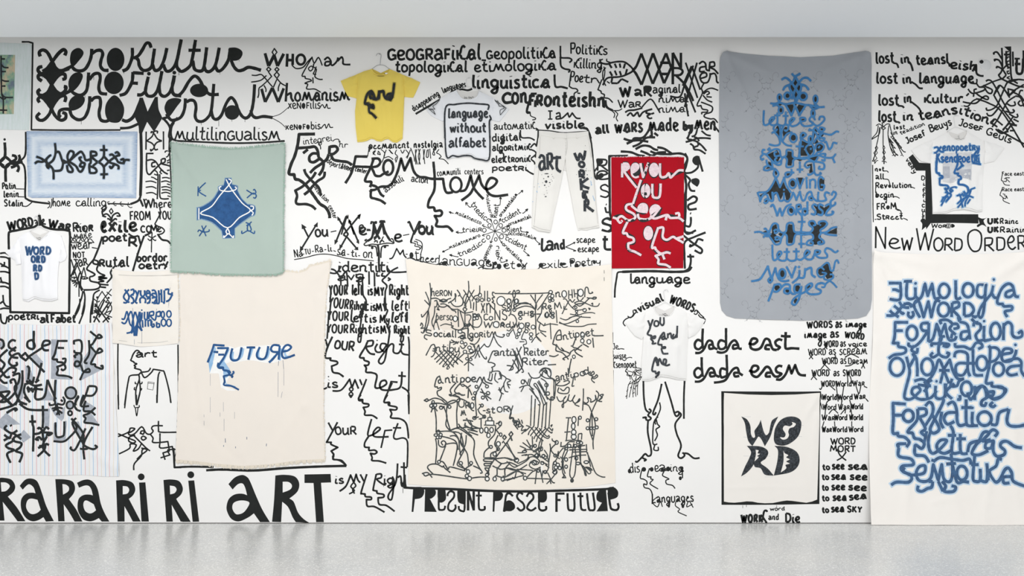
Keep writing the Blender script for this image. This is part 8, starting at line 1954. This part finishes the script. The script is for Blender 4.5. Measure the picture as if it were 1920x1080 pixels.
for iy in range(12):
    for ix in range(7):
        cx = 1374 + ix * 40 + (18 if iy % 2 else 0) + rg.uniform(-4, 4); cy = 140 + iy * 39 + rg.uniform(-4, 4)
        if not (1364 < cx < 1620): continue
        s = 1 if (ix + iy) % 2 else -1
        q = [V2(cx + s * a * 1.55 * math.cos(a + 1), cy + a * 1.75 * math.sin(a + 1)) for a in [.8 + k * .38 for k in range(15)]]
        e = q[-1]; stem = [e, e + V2(s * 5, 5), e + V2(s * 6, 13), e + V2(s * 1, 20), e + V2(-s * 5, 24)]
        I.ribbon(q, 1.3); I.ribbon(catmull(stem, 4), 1.3)
        for k, (dx, dy) in enumerate(((9, 1), (11, 9), (8, 17), (-3, 14))):      # leaves off the stem
            b0 = stem[min(3, k)]; I.ribbon([b0, b0 + V2(s * dx * .5, dy * .3 - 2), b0 + V2(s * dx * .8, dy * .3 - 5)], 2.0)
o = lay_ink(I, 'damask_pattern', M['damask'], t, hf, .0004); o['kind'] = 'stuff'
lay = {'black': (M['ink_black'], .0016), 'blue': (M['greyblue'], .0024)}
inks(GREY, hf, t, lay, halo={'blue': M['greyblue_soft']}, halo_w=1.3)

# small cream square
t = empty('square_cloth', 0, 0); tag(t, 'small cream square cloth with four black flame shaped letters', 'cloth')
ol = pts('104,64 280,76 450,80 620,76 796,64 794,300 786,600 778,835 740,850 700,858 650,852 600,845 560,842 530,846 460,860 400,862 350,858 310,850 270,848 225,854 180,858 140,856 105,850 103,500', 1330, 720, 3.858)
hf = height_fn(.005, [(1358, 738, 1385, 790, 6, .006), (1535, 738, 1505, 790, 6, .006), (1531, 780, 1520, 900, 6, .004), (1360, 915, 1530, 912, 3, .002), (1358, 800, 1368, 900, 6, .003)], .003, 21)
panel('cloth', ol, hf, M['f_cream'], t, 4.5)
inks(section(SMALL, 'cream2'), hf, t, {'black': (M['brush_grey'], .0014)})
I = Ink()
for q in ('240,238 300,236', '245,383 300,385', '610,378 670,380', '245,520 330,522', '420,520 440,522', '600,520 640,518', '245,668 260,665', '640,296 680,300', '400,672 460,670'):
    I.ribbon(pts(q, 1330, 720, 3.858), .5)
lay_ink(I, 'pencil_marks', M['greyblue_soft'], t, hf, .0008)['kind'] = 'stuff'

# blue drawing sheet and green collage sheet at the upper left
t = empty('blue_drawing', 0, 0); tag(t, 'blue pencil shaded paper sheet with black mirrored lettering', 'drawing')
hf = height_fn(.003, [(56, 366, 250, 368, 5, .002)], .0012, 31)
panel('paper', pts('50,246 150,246.3 257.8,246.7 257,300 255.5,371.7 150,370.5 60,371 53,368 51,300'), hf, M['f_blue'], t, 6, thick=.0008)
inks(section(SMALL, 'blue'), hf, t, {'black': (M['ink_black'], .0010)}, halo={'black': M['navy_soft']}, halo_w=1.6)
t = empty('green_painting', 0, 0); tag(t, 'pale washed sheet holding a green collage painting, cut by the left edge', 'painting')
hf = height_fn(.003, [], .0012, 33)
panel('paper', pts('-60,78 0,80 59.7,82.5 57.5,160 55,244 0,243 -60,242'), hf, M['mount'], t, 6, thick=.0008)
panel('painting', pts('-34,102 0,103 28.7,103.2 27.5,160 26.3,214 0,214.5 -34,214'), hf, M['collage'], t, 5, thick=.0006, off=.0012)
inks(section(SMALL, 'doc'), hf, t, {'darkink': (M['ink_black'], .0022)})
# ------------------------------------------------------------ garments on wire hangers
def garment(name, label, cat, tf, body, sleeves, neck, inner, mat_f, mat_in, stitch, folds, base=.012, puff=.022, wr=.006, seed=0):
    """body / sleeves outlines in zoomed pixels of the frame tf = (x, y, scale)"""
    t = empty(name, 0, 0); tag(t, label, cat, None)
    B = pts(body, *tf); SL = [pts(s, *tf) for s in sleeves]
    allp = B + [p for s in SL for p in s]
    hb = height_fn(base, folds, wr, seed, B, puff, 9)
    panel('body', B, hb, mat_f, t, 3.2, to_wall=True)
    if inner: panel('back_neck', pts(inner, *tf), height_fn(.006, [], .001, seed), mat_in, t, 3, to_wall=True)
    for i, s in enumerate(SL):
        c = sum(s, V2(0, 0)) / len(s)
        hs = height_fn(base * .8, [(s[0].x, s[0].y, c.x, c.y, 4, .004), (s[-1].x, s[-1].y, c.x, c.y, 3, .006), (s[1].x, s[1].y, s[-1].x, s[-1].y, 3, .003)], wr * .7, seed + 5 + i, s, puff * .75, 6)
        o = panel('sleeve', s, hs, mat_f, t, 2.8, to_wall=True)
    # neckband: a raised rib along the neck opening
    nb = catmull(pts(neck, *tf), 5)
    tube('neckband', [(wx(p.x), -(hb(p.x, p.y) + .0015), wz(p.y)) for p in nb], .0055, mat_f, t, 6)
    for q in stitch:
        I = Ink(); I.ribbon(catmull(pts(q, *tf), 4), .55)
        lay_ink(I, 'hem_stitch', M['stitch_yellow'] if 'yellow' in name else M['stitch'], t, hb, .0009)['kind'] = 'stuff'
    return t, hb

def hanger(label, tf, hook, shoulders, mt, r=.0022, h=.012):
    t = empty('wire_hanger', 0, 0); tag(t, label, 'hanger', None)
    tube('hook', on_wall(hook, *tf, h), r, mt, t)
    tube('shoulder_wire', on_wall(shoulders, *tf, h), r, mt, t)
    p = pts(hook.split()[2], *tf)[0]
    tube('nail', [(wx(p.x), .0, wz(p.y) - .006), (wx(p.x), -.026, wz(p.y) - .006)], .0025, mt, t)
    return t

TF = (630, 90, 4.697)
t, hb = garment('yellow_shirt', 'yellow short sleeved t-shirt with the word and sprayed in black', 'shirt', TF,
    '315,190 330,215 360,238 395,245 440,235 468,212 478,190 530,212 592,242 598,330 602,430 597,540 592,700 586,800 560,820 535,835 500,830 460,802 430,808 400,825 360,820 335,805 310,800 270,820 230,828 190,830 182,760 175,700 170,560 185,445 190,330 195,232 250,208',
    ['200,230 120,262 42,292 75,370 105,425 150,436 188,448 192,330', '590,240 670,270 742,305 700,400 680,438 640,436 600,430 596,330'],
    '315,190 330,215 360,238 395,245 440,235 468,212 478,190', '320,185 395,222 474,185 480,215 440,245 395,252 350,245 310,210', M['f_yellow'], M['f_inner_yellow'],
    ['187,818 230,816 270,808 310,790 360,808 400,813 430,796 460,790 500,818 535,822 583,790', '330,232 395,258 460,232'],
    [(648, 175, 668, 180, 3, -.004), (672, 190, 690, 250, 5, .006), (700, 200, 705, 262, 5, -.006), (720, 200, 722, 262, 6, .007), (740, 190, 738, 262, 4, -.005), (754, 180, 752, 250, 4, .006), (682, 140, 672, 180, 5, .005), (750, 140, 756, 180, 5, .005)], seed=1)
inks(section(SMALL, 'yellow'), hb, t, {'black': (M['ink_black'], .0030)}, halo={'black': M['soft_black']}, halo_w=2.4, extra=.0006)
I = Ink(); I.poly(pts('432,226 452,222 462,230 440,238', *TF)); lay_ink(I, 'neck_label', M['whitepaint'], t, hb, .0045)
I = Ink(); I.ribbon(pts('366,252 428,252', *TF), .8); I.ribbon(pts('430,233 440,231', *TF), 1.4); lay_ink(I, 'neck_print', M['ink_black'], t, hb, .0052)['kind'] = 'stuff'
hanger('thin grey wire hanger holding the yellow shirt', TF, '355,72 365,55 385,52 398,65 395,100 390,150', '300,200 330,180 360,158 390,152 430,158 455,176 485,196', M['wire'])

t, hb = garment('language_shirt', 'cool white t-shirt lettered language without alfabet inside a drawn border', 'shirt', TF,
    '1058,375 1075,410 1110,450 1150,460 1200,458 1245,430 1262,385 1320,410 1380,440 1382,540 1370,635 1362,760 1357,980 1300,995 1240,985 1190,950 1150,955 1050,968 968,972 960,800 958,640 945,540 930,440 990,405',
    ['932,438 870,490 795,545 830,590 870,615 940,648 960,632 945,540', '1378,438 1450,485 1525,540 1480,600 1440,650 1400,645 1370,632 1382,540'],
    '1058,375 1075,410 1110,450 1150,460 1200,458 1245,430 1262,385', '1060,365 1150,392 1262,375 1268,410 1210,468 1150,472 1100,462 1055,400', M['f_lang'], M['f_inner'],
    ['970,955 1050,950 1150,938 1190,935 1240,968 1300,978 1355,965'],
    [(850, 250, 845, 300, 6, .006), (880, 240, 885, 300, 6, -.005), (905, 220, 908, 300, 5, .006), (838, 170, 848, 210, 5, .005), (918, 190, 915, 230, 4, .005)], seed=2)
inks(section(SMALL, 'language'), hb, t, {'black': (M['brush_grey'], .0030), 'blackthin': (M['ink_black'], .0045), 'greyink': (M['char'], .0030)}, extra=.0006)
hanger('pale wire hanger holding the language shirt', TF, '1197,290 1190,268 1170,263 1152,275 1148,300 1158,340', '1040,385 1100,360 1160,345 1230,360 1290,395', M['wire_white'], .0018)

TF = (1140, 500, 4.91)
t, hb = garment('you_and_me_shirt', 'white t-shirt painted with you and me under the curved words', 'shirt', TF,
    '425,375 435,420 470,450 520,462 570,450 600,410 612,370 670,392 720,422 735,520 735,640 725,800 722,930 720,1045 640,1040 560,1020 480,1010 420,1035 380,1050 315,1052 305,900 318,760 325,660 335,540 340,420 380,395',
    ['342,418 250,462 160,522 205,590 250,640 310,668 326,645 336,540', '720,425 800,450 895,492 850,570 800,628 765,645 737,658 735,540'],
    '425,375 435,420 470,450 520,462 570,450 600,410 612,370', '428,362 520,408 612,360 618,400 575,462 520,474 465,464 422,410', M['f_white'], M['f_inner'],
    ['315,1038 380,1036 420,1020 480,996 560,1005 640,1026 718,1032'],
    [(1215, 640, 1213, 710, 6, .006), (1240, 650, 1243, 705, 6, -.006), (1268, 650, 1266, 708, 6, .006), (1207, 600, 1216, 640, 4, .005), (1286, 600, 1280, 640, 4, .005)], seed=3)
inks(section(SMALL, 'youme'), hb, t, {'char2': (M['tshirt_char'], .0030), 'greyink': (M['char'], .0040)}, extra=.0006)
hanger('thin wire hanger holding the you and me shirt', TF, '555,235 545,215 525,212 510,230 515,265 523,325', '415,382 480,350 525,330 570,350 625,378', M['wire_white'], .0018)

TF = (10, 400, 5.685)
t, hb = garment('word_shirt', 'bright white v-neck t-shirt with stacked navy letters of the word word', 'shirt', TF,
    '262,198 290,235 325,268 375,298 425,258 460,222 487,192 540,212 600,242 600,360 580,500 568,600 562,700 562,915 500,935 400,930 360,915 320,905 250,942 190,925 186,820 182,700 176,540 165,400 150,255 200,225',
    ['152,260 100,340 50,390 8,420 60,470 110,500 120,550 172,540 165,400', '600,242 630,330 645,400 660,455 640,500 585,525 578,500 600,380'],
    '262,198 290,235 325,268 375,298 425,258 460,222 487,192', '265,190 375,232 485,185 470,235 425,270 375,308 320,275 270,225', M['f_bright'], M['f_inner'],
    ['192,915 250,922 320,890 400,912 500,918 560,905', '300,240 375,288 460,235'],
    [(50, 490, 47, 560, 5, .005), (65, 520, 62, 560, 5, -.005), (82, 500, 88, 560, 5, .006), (100, 480, 98, 560, 5, .005)], seed=4)
inks(section(SMALL, 'word'), hb, t, {'navy': (M['navy'], .0030)}, halo={'navy': M['navy_soft']}, halo_w=1.3, extra=.0006)
I = Ink(); I.ribbon(catmull(pts('345,262 360,270 375,262 395,268', *TF)), .7); I.ribbon(pts('365,282 388,281', *TF), .6); lay_ink(I, 'neck_print', M['char'], t, lambda x, y: .022, .002)['kind'] = 'stuff'
hanger('white wire hanger holding the word shirt', (0, 390, 5.4), '355,108 360,86 380,82 394,96 397,120 397,185', '300,240 345,215 397,190 450,212 500,236', M['wire_white'], .0018)

TF = (1700, 215, 5.684)
t, hb = garment('poetry_shirt', 'off white t-shirt with two lines of blue lettering and two blue faces', 'shirt', TF,
    '430,190 450,230 490,260 540,280 600,262 630,220 640,175 720,225 820,285 830,400 822,540 805,700 800,860 800,1030 740,1040 670,1020 600,1010 500,1020 400,1055 275,1060 268,860 262,700 252,520 258,400 278,275 350,235',
    ['282,270 170,310 45,380 95,450 150,500 200,512 252,522 258,400', '820,282 930,312 1040,355 985,430 930,500 870,512 824,524 830,400'],
    '430,190 450,230 490,260 540,280 600,262 630,220 640,175', '432,178 540,212 640,168 640,220 600,275 540,292 485,272 440,240', M['f_white'], M['f_inner'],
    ['278,1045 400,1040 500,1003 600,994 670,1005 740,1025 798,1015'],
    [(1757, 330, 1755, 400, 6, .006), (1785, 340, 1787, 395, 6, -.007), (1810, 330, 1815, 395, 6, .006), (1835, 330, 1830, 400, 5, -.004), (1752, 290, 1760, 320, 4, .005), (1843, 290, 1836, 320, 4, .005)], seed=5)
inks(section(SMALL, 'xeno'), hb, t, {'photo': (M['photo'], .0010), 'photo2': (M['photo2'], .0018), 'blue2': (M['royal'], .0040)}, halo={'blue2': M['royal_soft']}, halo_w=1.7, extra=.0012)
I = Ink(); I.ribbon(catmull(pts('528,240 545,236', *TF)), .8); I.ribbon(pts('536,250 545,256', *TF), .8); I.ribbon(catmull(pts('500,262 520,268 535,262 560,272 600,262', *TF)), .5); lay_ink(I, 'neck_print', M['char'], t, lambda x, y: .03, .002)['kind'] = 'stuff'
hanger('white wire hanger holding the blue lettered shirt', (1620, 220, 6), '1058,-8 1045,-20 1025,-24 1008,-12 1008,40 1020,108', '930,162 970,138 1020,112 1090,132 1160,160', M['wire_white'], .0018)

# trousers
TF = (980, 230, 4.906)
t = empty('paint_splashed_trousers', 0, 0); tag(t, 'off white trousers with art worker brushed in black and blue splashes', 'trousers')
B = pts('160,82 250,94 395,100 520,92 600,84 612,140 625,200 640,330 650,450 665,620 680,800 705,965 670,970 640,975 590,990 540,985 510,992 490,920 470,820 450,700 430,600 412,500 400,430 392,330 382,390 370,450 350,560 330,650 310,740 290,820 270,920 250,1010 200,1003 140,995 110,975 85,965 88,880 90,800 98,650 105,500 118,370 130,250 142,160', *TF)
hf = height_fn(.012, [(1000, 300, 1002, 425, 6, .007), (1018, 350, 1020, 400, 8, -.006), (1040, 300, 1030, 430, 6, .006), (1085, 300, 1095, 425, 6, .006), (1110, 300, 1118, 420, 6, .006), (1100, 380, 1110, 425, 7, -.006), (1060, 250, 1059, 300, 2, -.005), (1020, 360, 1040, 345, 6, .006), (1060, 300, 1035, 270, 4, .003), (1060, 300, 1085, 270, 4, .003)], .006, 11, B, .022, 9)
panel('trouser_legs', B, hf, M['f_trouser'], t, 3.2, to_wall=True)
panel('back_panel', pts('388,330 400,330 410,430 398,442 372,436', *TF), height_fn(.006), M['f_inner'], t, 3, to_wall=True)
panel('waistband', pts('158,80 250,92 395,98 520,90 602,82 606,118 520,140 395,150 270,142 152,120', *TF), hf, M['f_trouser'], t, 3.2, off=.004, thick=.004)
for q in ('280,108 292,108 290,155 277,155', '492,108 504,108 507,152 494,152', '386,98 402,98 402,152 388,152'):
    panel('belt_loop', pts(q, *TF), hf, M['f_trouser'], t, 2, off=.0075, thick=.004)
I = Ink()
for q in ('394,150 396,240 392,330', '404,150 408,230 396,300', '160,130 150,400 125,700 105,965', '600,130 640,400 690,930', '95,950 170,982 250,994', '512,975 590,972 700,950'):
    I.ribbon(catmull(pts(q, *TF), 5), .7)
lay_ink(I, 'seam', M['stitch'], t, hf, .0012)['kind'] = 'stuff'
inks(section(SMALL, 'worker'), hf, t, {'blackbrush': (M['brush_grey'], .0034), 'speck': (M['brush_grey'], .0026), 'speckblue': (M['lightblue'], .0026)}, extra=.0004)

# small round sensor on the wall, upper right
t = empty('wall_sensor', 0, 0); tag(t, 'small round white sensor with a dark lens high on the right wall', 'sensor')
def dome(name, px, py, r, h, material, parent, y0=0.0):
    vs, fs = [(wx(px), -(y0 + h), wz(py))], []; n = 28
    for k, (rr, hh) in enumerate(((.35, .98), (.7, .85), (.92, .6), (1, .25), (1, 0))):
        for i in range(n):
            a = 2 * PI * i / n; vs.append((wx(px + r * rr * math.cos(a)), -(y0 + h * hh), wz(py + r * rr * math.sin(a))))
    for i in range(n): fs.append((0, 1 + i, 1 + (i + 1) % n))
    for k in range(4):
        for i in range(n): fs.append((1 + k * n + i, 1 + (k + 1) * n + i, 1 + (k + 1) * n + (i + 1) % n, 1 + k * n + (i + 1) % n))
    return mesh_obj(name, vs, fs, material, parent)
dome('housing', 1848, 122.5, 10.2, .012, M['plastic'], t)
dome('lens_ring', 1839.5, 117, 5.6, .020, M['plastic'], t)
dome('lens', 1839, 117, 4.4, .024, M['lens'], t)
